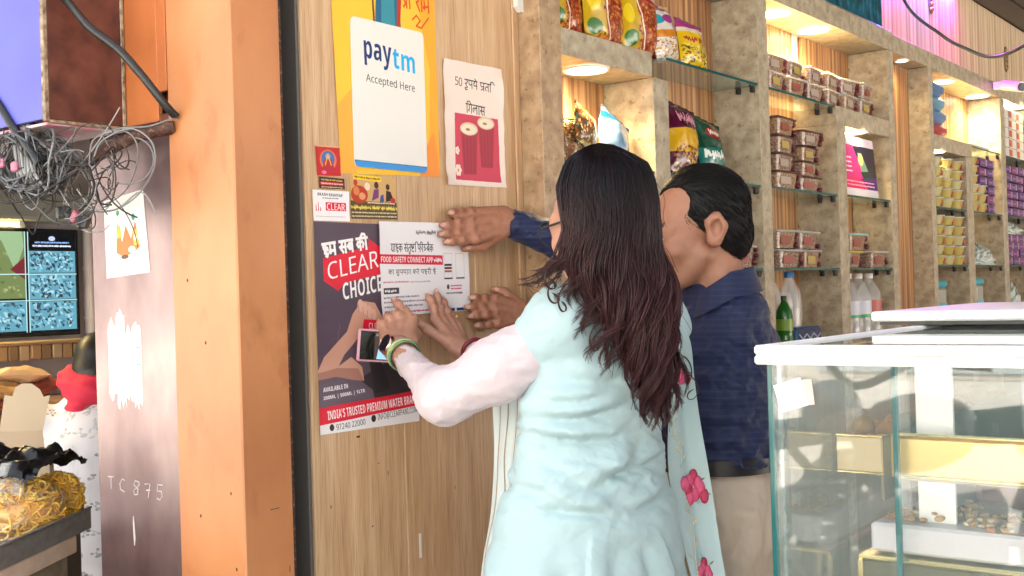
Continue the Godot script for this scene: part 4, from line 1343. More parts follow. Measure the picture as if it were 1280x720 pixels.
func tub(label: String, at: Vector3, w: float, h: float, d: float, sd: int, lid: Material, group := "", tails := true) -> void:
	var t := thing("sweet_tub", label, "tub", at + Vector3(rng.randf_range(-0.006, 0.006), 0, rng.randf_range(-0.008, 0.008)), rng.randf_range(-0.12, 0.12), group)
	var b := MB.new()
	# tapered rounded rectangle
	b.grid(24, 3, func(u, v):
		var a: float = -u * TAU
		var k: float = 0.86 + 0.14 * v
		var cx: float = signf(cos(a)) * pow(absf(cos(a)), 0.4)
		var cz: float = signf(sin(a)) * pow(absf(sin(a)), 0.4)
		return Vector3(cx * w / 2.0 * k, h * 0.86 * v, cz * d / 2.0 * k), true)
	put("cup", b, M["tub%d" % (sd % 3)], t)
	var l := MB.new()
	l.box(Vector3(-w / 2 - 0.003, h * 0.87, -d / 2 - 0.003), Vector3(w / 2 + 0.003, h, d / 2 + 0.003), 0.004)
	put("lid", l, lid, t)
	put("label", boxm(Vector3(-w * 0.30, h * 0.22, d * 0.475), Vector3(w * 0.12, h * 0.66, d * 0.492), 0.002), [M.label_a, M.label_b, M.label_c][rng.randi_range(0, 2)], t)
	if tails:
		var q := RandomNumberGenerator.new()
		q.seed = sd
		var k := MB.new()
		for j in 5:
			var c := Vector3(w / 2 + 0.008, h * q.randf_range(0.15, 0.85), d * q.randf_range(0.1, 0.45))
			k.ball(c, Vector3(0.012, 0.011, 0.010) * q.randf_range(0.6, 1.1), 7, 5)
		put("knot", k, M.knot, t)

func build_goods() -> void:
	M.tub0 = tri_mat(ntex(91, 0.05, [[0.0, Color(0.26, 0.15, 0.11)], [0.45, Color(0.50, 0.38, 0.32)], [0.7, Color(0.66, 0.56, 0.50)], [1.0, Color(0.86, 0.82, 0.78)]], 4, 256), Vector3(7, 7, 7), 0.15)
	M.tub1 = tri_mat(ntex(92, 0.05, [[0.0, Color(0.32, 0.20, 0.14)], [0.5, Color(0.58, 0.46, 0.36)], [1.0, Color(0.80, 0.72, 0.66)]], 4, 256), Vector3(8, 8, 8), 0.15)
	M.tub2 = tri_mat(ntex(93, 0.05, [[0.0, Color(0.36, 0.2, 0.16)], [0.5, Color(0.52, 0.42, 0.36)], [0.8, Color(0.7, 0.62, 0.58)], [1.0, Color(0.9, 0.86, 0.84)]], 4, 256), Vector3(6, 6, 6), 0.15)
	M.label_a = mat(0.42, 0.34, 0.28, 0.4)
	M.label_b = mat(0.30, 0.07, 0.05, 0.4)
	M.label_c = mat(0.46, 0.36, 0.10, 0.4)
	M.knot = mat(0.12, 0.012, 0.02, 0.35)
	M.lid_clear = glass(0.75, 0.8, 0.78, 0.55)
	M.lid_dark = mat(0.10, 0.06, 0.05, 0.2)
	# big snack bags on the stone shelf
	var bagpr := func(kind: int) -> Print:
		var p := Print.new(220, 320, Color(0.76, 0.62, 0.08))
		match kind:
			0, 1, 2:
				p.poly([Vector2(50, 0), Vector2(220, 0), Vector2(220, 320), Vector2(110, 320), Vector2(60, 190)], Color(0.60, 0.24, 0.12))
				crumbs(p, Rect2(66, 130, 154, 180), [Color(0.72, 0.34, 0.16), Color(0.50, 0.16, 0.08), Color(0.80, 0.50, 0.24)], 260, 60 + kind, 8)
				p.stroke([Vector2(46, 0), Vector2(60, 150), Vector2(86, 240), Vector2(120, 300)], 6, Color(0.95, 0.9, 0.8))
				p.rect(96, 0, 124, 96, Color(0.05, 0.14, 0.10))
				p.scrawl(104, 10, 110, 76, Color(0.80, 0.85, 0.78), 6, 70 + kind)
				p.rect(104, 104, 110, 44, Color(0.66, 0.04, 0.10))
				p.scrawl(110, 112, 98, 26, Color(0.95, 0.85, 0.88), 6, 74 + kind)
				p.disc(40, 280, 30, 26, Color(0.12, 0.42, 0.06))
				p.disc(28, 200, 20, 34, Color(0.88, 0.78, 0.12))
			3:
				p.rect(0, 0, 220, 320, Color(0.86, 0.84, 0.82))
				for k in 6:
					p.disc(40 + 70 * (k % 3), 20 + 70 * (k / 3), 40, 26, [Color(0.06, 0.60, 0.68), Color(0.62, 0.24, 0.56), Color(0.88, 0.80, 0.55)][k % 3])
				p.rect(0, 150, 220, 40, Color(0.82, 0.52, 0.10))
				crumbs(p, Rect2(0, 190, 220, 130), [Color(0.80, 0.62, 0.34), Color(0.62, 0.40, 0.16), Color(0.88, 0.78, 0.6)], 200, 66, 8)
			4:
				p.rect(0, 0, 220, 320, Color(0.84, 0.70, 0.08))
				p.rect(0, 0, 220, 90, Color(0.62, 0.20, 0.50))
				p.rect(0, 70, 220, 26, Color(0.86, 0.80, 0.72))
				p.scrawl(20, 120, 180, 46, Color(0.62, 0.20, 0.06), 8, 77)
				crumbs(p, Rect2(10, 180, 200, 130), [Color(0.62, 0.48, 0.06), Color(0.30, 0.26, 0.04), Color(0.86, 0.78, 0.30)], 160, 67, 10)
			5:
				p.rect(0, 0, 220, 320, Color(0.32, 0.04, 0.18))
				p.poly([Vector2(0, 130), Vector2(220, 90), Vector2(220, 200), Vector2(0, 230)], Color(0.84, 0.66, 0.08))
				crumbs(p, Rect2(20, 190, 180, 130), [Color(0.66, 0.42, 0.14), Color(0.46, 0.24, 0.06), Color(0.82, 0.66, 0.34)], 200, 68, 9)
				p.scrawl(50, 40, 130, 50, Color(0.88, 0.62, 0.70), 7, 78)
			6:
				p.rect(0, 0, 220, 320, Color(0.03, 0.26, 0.18))
				p.disc(110, 80, 70, 36, Color(0.56, 0.05, 0.05))
				p.scrawl(60, 62, 100, 36, Color(0.9, 0.86, 0.8), 7, 79)
				p.poly([Vector2(0, 170), Vector2(220, 150), Vector2(220, 240), Vector2(0, 250)], Color(0.06, 0.42, 0.40))
				p.scrawl(20, 172, 180, 54, Color(0.88, 0.9, 0.88), 10, 80)
				crumbs(p, Rect2(30, 246, 190, 74), [Color(0.72, 0.50, 0.16), Color(0.56, 0.30, 0.08)], 140, 69, 9)
			7:
				p.rect(0, 0, 220, 320, Color(0.46, 0.60, 0.74))
				p.poly([Vector2(120, 0), Vector2(220, 0), Vector2(220, 320), Vector2(170, 320)], Color(0.06, 0.22, 0.55))
				p.poly([Vector2(0, 40), Vector2(110, 20), Vector2(100, 60), Vector2(0, 80)], Color(0.10, 0.36, 0.66))
			8:
				p.rect(0, 0, 220, 320, Color(0.40, 0.24, 0.12))
				crumbs(p, Rect2(0, 0, 220, 320), [Color(0.56, 0.40, 0.2), Color(0.26, 0.14, 0.08), Color(0.76, 0.66, 0.5), Color(0.2, 0.3, 0.3)], 300, 75, 11)
		return p
	bag_thing("yellow and red snack bag at the left end of the top stone shelf", Vector3(2.50, 2.057, 0.02), Vector3(-8, 6, -7), 0.20, 0.27, 0.07, bagpr.call(0), 1)
	bag_thing("yellow and red snack bag second along the top stone shelf", Vector3(2.685, 2.057, 0.025), Vector3(-8, 4, -6), 0.23, 0.27, 0.08, bagpr.call(1), 2)
	bag_thing("yellow and red snack bag at the right end of the stone shelf", Vector3(2.875, 2.057, 0.025), Vector3(-7, 2, -2), 0.22, 0.28, 0.08, bagpr.call(2), 3)
	bag_thing("white teal and pink snack bag on the upper glass shelf", Vector3(3.045, 2.057, 0.02), Vector3(-10, 8, 8), 0.20, 0.18, 0.07, bagpr.call(3), 4)
	bag_thing("yellow snack bag with a purple top on the upper glass shelf", Vector3(3.20, 2.057, 0.022), Vector3(-10, 0, -4), 0.17, 0.16, 0.07, bagpr.call(4), 5)
	bag_thing("maroon and yellow snack bag on the middle glass shelf", Vector3(3.13, 1.717, 0.015), Vector3(-8, 0, -8), 0.18, 0.235, 0.07, bagpr.call(5), 6)
	bag_thing("green snack bag with red badge on the middle glass shelf", Vector3(3.325, 1.717, 0.01), Vector3(-8, 4, -6), 0.19, 0.205, 0.07, bagpr.call(6), 7)
	bag_thing("yellow striped snack bag squeezed behind the maroon one", Vector3(3.02, 1.717, -0.03), Vector3(-5, 0, 3), 0.13, 0.20, 0.05, bagpr.call(4), 8)
	bag_thing("white and blue snack bag in the lit cell behind the woman's head", Vector3(2.71, 1.717, 0.02), Vector3(-6, 6, -20), 0.17, 0.165, 0.06, bagpr.call(7), 9)
	for k in 3:
		bag_thing("brown mixed snack packet in the lit cell, " + ["at its left", "in its middle", "lying topmost"][k], Vector3(2.47 + 0.09 * k, [1.717, 1.717, 1.80][k], 0.0), Vector3(-8, 5 * k, [0, 4, 70][k]), 0.12, [0.15, 0.13, 0.12][k], 0.05, bagpr.call(8), 14 + k)
	# sweet tubs
	for k in 6:
		for j in 2:
			tub("brown sweet tub under the two downlights, %s layer, %s from left" % [["lower", "upper"][j], ["first", "second", "third", "fourth", "fifth", "sixth"][k]], Vector3(3.72 + 0.172 * k, 2.0565 + 0.062 * j, 0.01), 0.15, 0.06, 0.10, k + j, M.lid_clear, "sweet tubs on the upper glass shelf", k < 5 or j == 0)
	for k in 2:
		for j in 4:
			tub("brown sweet tub beside the magenta box, %s stack, %s from bottom" % [["left", "right"][k], ["first", "second", "third", "topmost"][j]], Vector3(3.80 + 0.20 * k, 1.7185 + (0.063 if k == 0 else 0.055) * j, 0.01), 0.165, 0.060 if k == 0 else 0.052, 0.10, k + j + 1, M.lid_dark, "stacked sweet tubs on the middle glass shelf")
	for k in 2:
		for j in 2:
			tub("clear sweet tub above the water bottles, %s, %s layer" % [["left", "right"][k], ["lower", "upper"][j]], Vector3(3.80 + 0.20 * k - 0.03 * j, 1.4385 + 0.068 * j, 0.01), 0.17, 0.065, 0.10, k + j, M.lid_clear, "sweet tubs on the lower glass shelf")
	tub("single brown sweet tub on the glass shelf right of the man", Vector3(3.46, 1.4385, 0.0), 0.14, 0.075, 0.10, 5, M.lid_clear)
	for k in 3:
		tub("wide sweet tub below the magenta box, " + ["bottom left", "bottom right", "stacked on top"][k], Vector3([4.43, 4.66, 4.45][k], [1.4385, 1.4385, 1.507][k], 0.0), 0.19, 0.067, 0.11, 2 + k, [mat(0.7, 0.55, 0.1, 0.3), M.lid_clear, mat(0.35, 0.6, 0.68, 0.3)][k])
	var tie := MB.new()
	tie.ball(Vector3(0, 0.012, 0), Vector3(0.022, 0.014, 0.016), 9, 6)
	tie.tube([Vector3(0, 0.01, 0), Vector3(-0.012, -0.05, 0.0), Vector3(-0.01, -0.10, 0.0)], [0.006, 0.009, 0.004], 7)
	var tt := tag(put("ribbon_tie", tie, mat(0.75, 0.55, 0.03, 0.4)), "yellow ribbon tie hanging at the left of the cell below the magenta box", "ribbon")
	tt.position = Vector3(4.36, 1.63, 0.0)
	# magenta and dark box
	var mp := Print.new(260, 340, Color(0.74, 0.14, 0.50))
	mp.rect(0, 0, 260, 50, Color(0.9, 0.86, 0.92))
	mp.poly([Vector2(80, 50), Vector2(260, 50), Vector2(260, 280), Vector2(190, 290)], Color(0.10, 0.09, 0.2))
	mp.poly([Vector2(120, 90), Vector2(150, 90), Vector2(230, 270), Vector2(150, 270)], Color(0.42, 0.58, 0.52))
	mp.disc(140, 130, 22, 34, Color(0.80, 0.80, 0.5))
	mp.poly([Vector2(130, 200), Vector2(210, 190), Vector2(230, 260), Vector2(160, 268)], Color(0.03, 0.22, 0.2))
	mp.rect(0, 240, 260, 60, Color(0.80, 0.06, 0.34))
	mp.poly([Vector2(120, 240), Vector2(260, 225), Vector2(260, 300), Vector2(180, 300)], Color(0.28, 0.12, 0.46))
	mp.rect(0, 300, 260, 40, Color(0.82, 0.80, 0.88))
	for k in 4:
		mp.scrawl(12, 120 + 26 * k, 50, 9, Color(0.92, 0.8, 0.9), 3, 90 + k)
	mp.scrawl(12, 256, 220, 9, Color(0.95, 0.6, 0.75), 3, 95)
	mp.scrawl(12, 276, 220, 9, Color(0.9, 0.6, 0.8), 3, 96)
	var mbx := thing("magenta_box", "magenta and dark gift box standing in the lit cell", "box", Vector3(4.345, 1.7225, 0.035))
	mbx.rotation_degrees = Vector3(-5, 0, 0)
	put("carton", boxm(Vector3(0, 0.0, -0.02), Vector3(0.345, 0.24, 0.02), 0.002), mat(0.62, 0.5, 0.3, 0.4), mbx)
	put("printed_face", uvpoly([Vector3(0.001, 0.001, 0.0206), Vector3(0.344, 0.001, 0.0206), Vector3(0.344, 0.239, 0.0206), Vector3(0.001, 0.239, 0.0206)]), printed(mp, 0.25), mbx)
	# bottles
	for k in 4:
		bottle("clear drink bottle with blue cap, %s" % ["partly behind the first post", "second in the row", "third in the row", "last in the row, furthest right"][k], Vector3(3.745 + 0.086 * k, 1.1405, -0.01 - 0.03 * (k % 2)), 0.04, 0.285, M.clear, mat(0.03, 0.18, 0.5, 0.3), null, "clear bottles with blue caps")
	bottle("small green drink bottle in front of the clear bottles", Vector3(3.74, 1.1405, 0.05), 0.03, 0.20, mat(0.012, 0.11, 0.012, 0.08), mat(0.02, 0.02, 0.02, 0.3), mat(0.16, 0.28, 0.03, 0.3))
	var wp := Print.new(200, 160, Color(0.05, 0.20, 0.36))
	for k in 6:
		wp.disc(40 + 64 * (k % 3), 50 + 66 * (k / 3), 28, 24, Color(0.05, 0.20, 0.36))
		wp.stroke([Vector2(10 + 64 * (k % 3), 40 + 66 * (k / 3)), Vector2(40 + 64 * (k % 3), 78 + 66 * (k / 3)), Vector2(72 + 64 * (k % 3), 40 + 66 * (k / 3))], 10, Color(0.55, 0.66, 0.75))
	var pk := thing("blue_pack", "blue and white patterned pack in front of the clear bottles", "packet", Vector3(3.92, 1.1405, 0.035))
	put("pack", boxm(Vector3(-0.105, 0, -0.03), Vector3(0.105, 0.085, 0.03), 0.008), mat(0.03, 0.11, 0.25, 0.3), pk)
	put("printed_face", uvpoly([Vector3(-0.1, 0.004, 0.0306), Vector3(0.1, 0.004, 0.0306), Vector3(0.1, 0.08, 0.0306), Vector3(-0.1, 0.08, 0.0306)]), printed(wp, 0.25), pk)
	for k in 3:
		bottle("clear water bottle with white cap and label, %s of three" % ["leftmost", "middle", "rightmost"][k], Vector3(4.455 + 0.118 * k, 1.1405, 0.0), 0.05, 0.275, M.clear, mat(0.7, 0.7, 0.7, 0.4), mat(0.62, 0.64, 0.72, 0.4) if k < 2 else mat(0.5, 0.12, 0.1, 0.4), "", mat(0.02, 0.36, 0.12, 0.3))
	# folded cloth packets, blue over red
	for k in 4:
		var c := boxm(Vector3(-0.11, 0.0, -0.05), Vector3(0.11, 0.062, 0.06), 0.02)
		var o := tag(put("flat_packet", c, [mat(0.42, 0.06, 0.07, 0.4), mat(0.08, 0.20, 0.40, 0.4), mat(0.10, 0.28, 0.42, 0.4), mat(0.07, 0.18, 0.38, 0.4)][k]), "soft flat packet in the upper right cell, " + ["red one at the bottom", "lower blue one", "middle pale blue one", "topmost blue one"][k], "packet")
		o.position = Vector3(5.50 + 0.01 * (3 - k), 2.0565 + 0.064 * k, 0.0)
	# yellow cups in rows
	M.cup = mat(0.42, 0.33, 0.07, 0.35)
	M.cup2 = mat(0.44, 0.39, 0.18, 0.35)
	M.cup_lid = mat(0.45, 0.44, 0.40, 0.3)
	M.cup_label = mat(0.45, 0.10, 0.05, 0.4)
	var ord := ["leftmost", "middle", "rightmost"]
	var rows := ["bottom", "second", "third", "fourth", "top"]
	for bank in 2:
		for j in 5:
			for k in 3:
				cup("yellow snack cup, %s shelf of cups, %s row, %s" % [["upper", "lower"][bank], rows[j], ord[k]], Vector3(5.475 + 0.155 * k, [1.7225, 1.4505][bank] + 0.047 * j, 0.015), (j + k) % 3 == 1)
	for j in 6:
		for k in 2:
			if k == 1 and j > 2:
				continue
			cup("yellow snack cup beside the purple cartons, row %s from below, %s" % [["one", "two", "three", "four", "five", "six"][j], ["left", "right"][k]], Vector3(6.06 + 0.145 * k, 1.7225 + 0.047 * j, 0.015), j == 2)
	M.purple = mat(0.085, 0.03, 0.16, 0.35)
	M.magenta = mat(0.17, 0.03, 0.13, 0.35)
	for j in 6:
		for k in 2:
			if k == 0 and j < 3:
				continue
			carton("purple carton beside the yellow cups, row %s, %s" % [["one", "two", "three", "four", "five", "six"][j], ["left", "right"][k]], Vector3(6.205 + 0.145 * k, 1.7225 + 0.047 * j, 0.01), (j * 2 + k) % 5 == 3)
	for j in 6:
		for k in 4:
			carton("purple carton in the far bay, row %s, %s along" % [["one", "two", "three", "four", "five", "six"][j], ["first", "second", "third", "fourth"][k]], Vector3(6.69 + 0.135 * k, 1.7225 + 0.047 * j, 0.01), (j + k) % 4 == 2)
	for j in 4:
		for k in 4:
			carton("purple carton, lower shelf of the far bay, row %s, %s along" % [["one", "two", "three", "four"][j], ["first", "second", "third", "fourth"][k]], Vector3(6.69 + 0.135 * k, 1.4505 + 0.042 * j, 0.01), (j + k) % 2 == 0)
	# red and white cartons
	for j in 5:
		for k in 3:
			var t := thing("striped_carton", "red and white carton under the far lamp, layer %s, %s" % [["one", "two", "three", "four", "five"][j], ord[k]], "carton", Vector3(6.70 + 0.16 * k, 2.0515 + 0.054 * j, 0.0), 0.0, "red and white cartons")
			put("body", boxm(Vector3(-0.074, 0, -0.06), Vector3(0.074, 0.052, 0.05), 0.003), mat(0.66, 0.66, 0.62, 0.4), t)
			put("red_end", boxm(Vector3(-0.0745, 0.008, 0.0503), Vector3(-0.02, 0.044, 0.0512)), mat(0.55, 0.10, 0.06, 0.4), t)
	# foil sheet, plastic bags, cyan jars
	tag(put("foil_sheet", boxm(Vector3(6.02, 2.0515, -0.06), Vector3(6.36, 2.068, 0.055), 0.004), mat(0.5, 0.55, 0.52, 0.3)), "flat pale packet on the glass shelf under the lamp", "packet")
	plastic_bag("crumpled pale plastic bag on the shelf above the cyan jars", Vector3(6.26, 1.4505, 0.0), Vector3(0.21, 0.10, 0.07), 41)
	plastic_bag("crumpled pale plastic bag on top of the lower purple cartons", Vector3(6.85, 1.62, 0.0), Vector3(0.2, 0.07, 0.07), 42)
	plastic_bag("clear plastic bag of red sweets at the foot of the far bay", Vector3(6.80, 1.1405, 0.01), Vector3(0.12, 0.2, 0.07), 43)
	for w in [[5.47, 0.235, "in the bay below the yellow cups"], [6.09, 0.24, "taller one in the bay below the plastic bag"]]:
		for k in 2:
			var t := thing("cyan_jar", "square cyan lidded jar " + w[2] + ["", ", second behind"][k], "jar", Vector3(w[0] + 0.11 * k, 1.1405, 0.01 - 0.03 * k), 0.0, "cyan jars")
			put("body", boxm(Vector3(-0.06, 0, -0.05), Vector3(0.06, w[1] - 0.03, 0.05), 0.012), mat(0.36, 0.38, 0.33, 0.2), t)
			put("lid", boxm(Vector3(-0.063, w[1] - 0.03, -0.053), Vector3(0.063, w[1], 0.053), 0.006), mat(0.02, 0.36, 0.46, 0.35), t)
			put("label", boxm(Vector3(-0.056, 0.01, 0.0503), Vector3(0.056, w[1] * 0.55, 0.0512)), mat(0.05, 0.42, 0.55, 0.35), t)
			for j in 2:
				put("label_print", boxm(Vector3(-0.04 + 0.05 * j, 0.03, 0.0514), Vector3(-0.01 + 0.05 * j, w[1] * 0.45, 0.052)), mat(0.45, 0.66, 0.68, 0.35), t)

func bottle(label: String, at: Vector3, r: float, h: float, body: Material, cap: Material, lab: Material, group := "", lab2: Material = null) -> void:
	var t := thing("drink_bottle", label, "bottle", at, 0.0, group)
	var m := MB.new()
	m.lathe([Vector2(0, 0.002), Vector2(r * 0.85, 0.0), Vector2(r, h * 0.04), Vector2(r, h * 0.28), Vector2(r * 0.94, h * 0.32), Vector2(r, h * 0.36), Vector2(r, h * 0.62), Vector2(r * 0.92, h * 0.72), Vector2(r * 0.6, h * 0.83), Vector2(r * 0.32, h * 0.9), Vector2(r * 0.3, h * 0.94)], 20)
	put("body", m, body, t)
	var c := MB.new()
	c.lathe([Vector2(r * 0.36, h * 0.925), Vector2(r * 0.37, h * 0.99), Vector2(r * 0.33, h), Vector2(0, h)], 16)
	put("cap", c, cap, t)
	if lab:
		var l := MB.new()
		l.lathe([Vector2(r * 1.012, h * 0.40), Vector2(r * 1.012, h * 0.60)], 20)
		put("label", l, lab, t)
	if lab2:
		var l := MB.new()
		l.lathe([Vector2(r * 1.014, h * 0.36), Vector2(r * 1.014, h * 0.40)], 20)
		put("label_band", l, lab2, t)

var proto := {}

func cup(label: String, at: Vector3, pale: bool) -> void:
	var key := "cup%s" % pale
	var t: Node3D
	if proto.has(key):
		t = (proto[key] as Node3D).duplicate()
		t.name = numbered("snack_cup")
		add_child(t, true)
	else:
		t = thing("snack_cup", "", "cup")
		var m := MB.new()
		m.lathe([Vector2(0, 0), Vector2(0.046, 0.0), Vector2(0.058, 0.038)], 16)
		put("cup", m, M.cup2 if pale else M.cup, t)
		var l := MB.new()
		l.lathe([Vector2(0.058, 0.0382), Vector2(0.064, 0.0385), Vector2(0.064, 0.043), Vector2(0.0, 0.0445)], 16)
		put("lid", l, M.cup_lid, t)
		put("label", boxm(Vector3(0.034, 0.008, 0.026), Vector3(0.052, 0.03, 0.046), 0.003), M.cup_label, t)
		proto[key] = t
	t.position = at
	t.rotation.y = rng.randf_range(-0.2, 0.2)
	tag(t, label, "cup", "yellow snack cups")

func carton(label: String, at: Vector3, mag: bool) -> void:
	var key := "carton%s" % mag
	var t: Node3D
	if proto.has(key):
		t = (proto[key] as Node3D).duplicate()
		t.name = numbered("purple_carton")
		add_child(t, true)
	else:
		t = thing("purple_carton", "", "carton")
		put("body", boxm(Vector3(-0.064, 0, -0.05), Vector3(0.064, 0.044, 0.05), 0.003), M.magenta if mag else M.purple, t)
		put("pale_panel", boxm(Vector3(0.028, 0.006, 0.0503), Vector3(0.056, 0.038, 0.0512)), mat(0.42, 0.3, 0.4, 0.4), t)
		put("print_line", boxm(Vector3(-0.05, 0.016, 0.0503), Vector3(0.015, 0.024, 0.0512)), mat(0.36, 0.16, 0.5, 0.4), t)
		proto[key] = t
	t.position = at + Vector3(0, 0, rng.randf_range(-0.006, 0.006))
	tag(t, label, "carton", "purple cartons")

func plastic_bag(label: String, at: Vector3, r: Vector3, sd: int) -> void:
	var nz := FastNoiseLite.new()
	nz.seed = sd
	nz.frequency = 9.0
	var m := MB.new()
	m.grid(40, 20, func(u, v):
		var a: float = -u * TAU
		var k: float = (1.0 + 0.42 * nz.get_noise_3d(cos(a) * 0.4, v * 0.4, sin(a) * 0.4)) * sqrt(maxf(1.0 - v * v, 0.0))
		return Vector3(r.x * k * cos(a) * 0.9, r.y * v * (1.0 + 0.4 * nz.get_noise_2d(u * 1.2, v)), r.z * k * sin(a)), true)
	var t := tag(put("plastic_bag", m, glass(0.72, 0.82, 0.78, 0.75)), label, "plastic bag")
	t.position = at

func build_counter() -> void:
	var c := thing("glass_counter", "glass sweet counter with white banded top and teal glass edges", "display counter")
	var x0 := 1.02
	var z0 := 1.255
	var x1 := 1.95
	var z1 := 3.4
	put("base", boxm(Vector3(x0 + 0.01, 0.15, z0 + 0.01), Vector3(x1, 0.78, z1), 0.004), mat(0.5, 0.5, 0.5, 0.4), c)
	put("plinth", boxm(Vector3(x0 + 0.04, 0.02, z0 + 0.04), Vector3(x1 - 0.03, 0.1495, z1)), M.black, c)
	put("front_pane", boxm(Vector3(x0 + 0.008, 0.781, z0 + 0.006), Vector3(x0 + 0.014, 1.3035, z1)), M.glass, c)
	put("side_pane", boxm(Vector3(x0 + 0.0142, 0.781, z0 + 0.006), Vector3(x1 - 0.1, 1.3035, z0 + 0.012)), M.glass, c)
	put("pane_edge", boxm(Vector3(x0 + 0.008, 0.781, z0 + 0.0005), Vector3(x0 + 0.0142, 1.3035, z0 + 0.0058), 0.001), M.glass_edge, c)
	put("edge_band", boxm(Vector3(x0 + 0.0075, 0.781, z0 + 0.0125), Vector3(x0 + 0.0078, 1.3035, z0 + 0.016)), glass(0.3, 0.45, 0.45, 0.12), c)
	# top: two rounded white bands with a glass plate between
	for k in 2:
		var y := 1.304 + 0.0095 * k
		var t := MB.new()
		t.box(Vector3(x0 - 0.006, y, z0 - 0.006), Vector3(x0 + 0.012, y + 0.009, z1), 0.0022)
		t.box(Vector3(x0 + 0.0125, y, z0 - 0.006), Vector3(x1, y + 0.009, z0 + 0.010), 0.0022)
		put("top_band", t, M.white, c)
	put("top_glass", boxm(Vector3(x0 + 0.0126, 1.312, z0 + 0.0105), Vector3(x1, 1.320, z1)), glass(0.3, 0.42, 0.4, 0.35), c)
	put("inner_pane", boxm(Vector3(x0 + 0.16, 0.781, 1.325), Vector3(x0 + 0.70, 1.3035, 1.330)), M.glass, c)
	put("inner_edge", boxm(Vector3(x0 + 0.154, 0.781, 1.3245), Vector3(x0 + 0.1595, 1.3035, 1.3305), 0.001), M.glass_edge, c)
	put("white_divider", boxm(Vector3(x0 + 0.20, 0.9, 1.334), Vector3(x0 + 0.205, 1.3035, 1.372)), M.white, c)
	put("dark_divider", boxm(Vector3(x0 + 0.24, 0.9, 1.430), Vector3(x0 + 0.50, 1.3035, 1.434)), mat(0.10, 0.10, 0.11, 0.3), c)
	put("rear_boards", boxm(Vector3(x1 - 0.12, 0.781, z0 + 0.01), Vector3(x1 - 0.10, 1.30, z1)), mat(0.10, 0.075, 0.05, 0.5), c)
	put("floor_board", boxm(Vector3(x0 + 0.02, 0.782, z0 + 0.014), Vector3(x1 - 0.125, 0.80, z1)), mat(0.09, 0.07, 0.05, 0.5), c)
	for k in 9:
		put("rear_batten", boxm(Vector3(x1 - 0.135, 0.82, z0 + 0.03 + 0.06 * k), Vector3(x1 - 0.1205, 1.16, z0 + 0.036 + 0.06 * k)), mat(0.2, 0.16, 0.11, 0.5), c)
	# stone slab on the counter
	var sl := thing("white_slab", "white slab with black foot strip lying on the glass counter", "slab", Vector3(1.47, 1.3235, 1.192))
	put("foot_strip", boxm(Vector3(0.006, 0.0, 0.014), Vector3(0.47, 0.0045, 2.2)), M.black, sl)
	put("slab", boxm(Vector3(0.0, 0.0048, 0.004), Vector3(0.48, 0.0175, 2.2), 0.0025), M.white, sl)
	# brass fronted tray on the upper level
	var ub := thing("brass_tray", "brass fronted tray on the upper level of the glass counter", "tray", Vector3(1.19, 1.178, 1.303))
	put("front_band", boxm(Vector3(0.0, 0.0, 0.0), Vector3(0.006, 0.040, 0.9), 0.002), M.brass, ub)
	put("end_piece", boxm(Vector3(-0.003, -0.002, -0.002), Vector3(0.0, 0.042, 0.020), 0.0012), M.brass, ub)
	put("end_band", boxm(Vector3(0.0065, 0.0, 0.0), Vector3(0.30, 0.038, 0.004), 0.001), mat(0.3, 0.24, 0.14, 0.4), ub)
	put("shelf_board", boxm(Vector3(0.0065, -0.006, 0.0045), Vector3(0.30, 0.0, 0.9), 0.001), mat(0.36, 0.30, 0.2, 0.4), ub)
	for y in [-0.0025, 0.0405]:
		put("gold_bead", boxm(Vector3(-0.0035, y, 0.0205), Vector3(0.004, y + 0.004, 0.9), 0.0015), mat(0.9, 0.72, 0.3, 0.12, 1.0), ub)
	# white tray of broken sweets
	var wt := thing("sweet_tray", "white tray of crumbly sweets below the brass fronted tray", "tray", Vector3(1.19, 1.096, 1.292))
	put("tray", boxm(Vector3(0.0, 0.0, 0.0), Vector3(0.30, 0.030, 0.9), 0.003), mat(0.5, 0.48, 0.50, 0.3), wt)
	var q := RandomNumberGenerator.new()
	q.seed = 5
	var tint := [mat(0.42, 0.26, 0.12, 0.9), mat(0.36, 0.15, 0.05, 0.8), mat(0.55, 0.42, 0.26, 0.9)]
	for k in 150:
		var m := MB.new()
		var r := q.randf_range(0.002, 0.0065)
		m.ball(Vector3.ZERO, Vector3(r, r * 0.55, r * q.randf_range(0.7, 1.3)), 7, 5)
		var o := put("sweet_piece", m, tint[k % 3], wt)
		o.position = Vector3(q.randf_range(0.005, 0.10), 0.031 + 0.012 * exp(-pow((k % 50 - 12) / 9.0, 2)) * q.randf(), 0.012 + 0.0045 * (k % 50))
		o.rotation_degrees = Vector3(q.randf() * 30, q.randf() * 360, 0)
	put("rear_pack", boxm(Vector3(0.13, 0.031, 0.07), Vector3(0.27, 0.072, 0.85), 0.008), mat(0.36, 0.20, 0.20, 0.25), wt)
	# gold edged case below
	var gc := thing("gold_edged_case", "gold edged dark case at the bottom of the glass counter", "case", Vector3(1.18, 0.92, 1.282))
	put("case_body", boxm(Vector3(0.003, 0.0, 0.003), Vector3(0.32, 0.168, 0.9), 0.002), mat(0.10, 0.08, 0.04, 0.2), gc)
	put("gold_rim", boxm(Vector3(-0.002, 0.1685, 0.0), Vector3(0.32, 0.1735, 0.9), 0.0015), mat(0.9, 0.72, 0.3, 0.15, 1.0), gc)
	put("gold_upright", boxm(Vector3(-0.001, 0.0, -0.001), Vector3(0.0045, 0.168, 0.0045), 0.001), mat(0.9, 0.72, 0.3, 0.15, 1.0), gc)
	# brown tray with a heap of sweet balls at the left end
	var lt := thing("ball_tray", "long brown tray heaped with sweet balls at the counter's left end", "tray", Vector3(1.16, 1.184, 1.262 + 0.008))
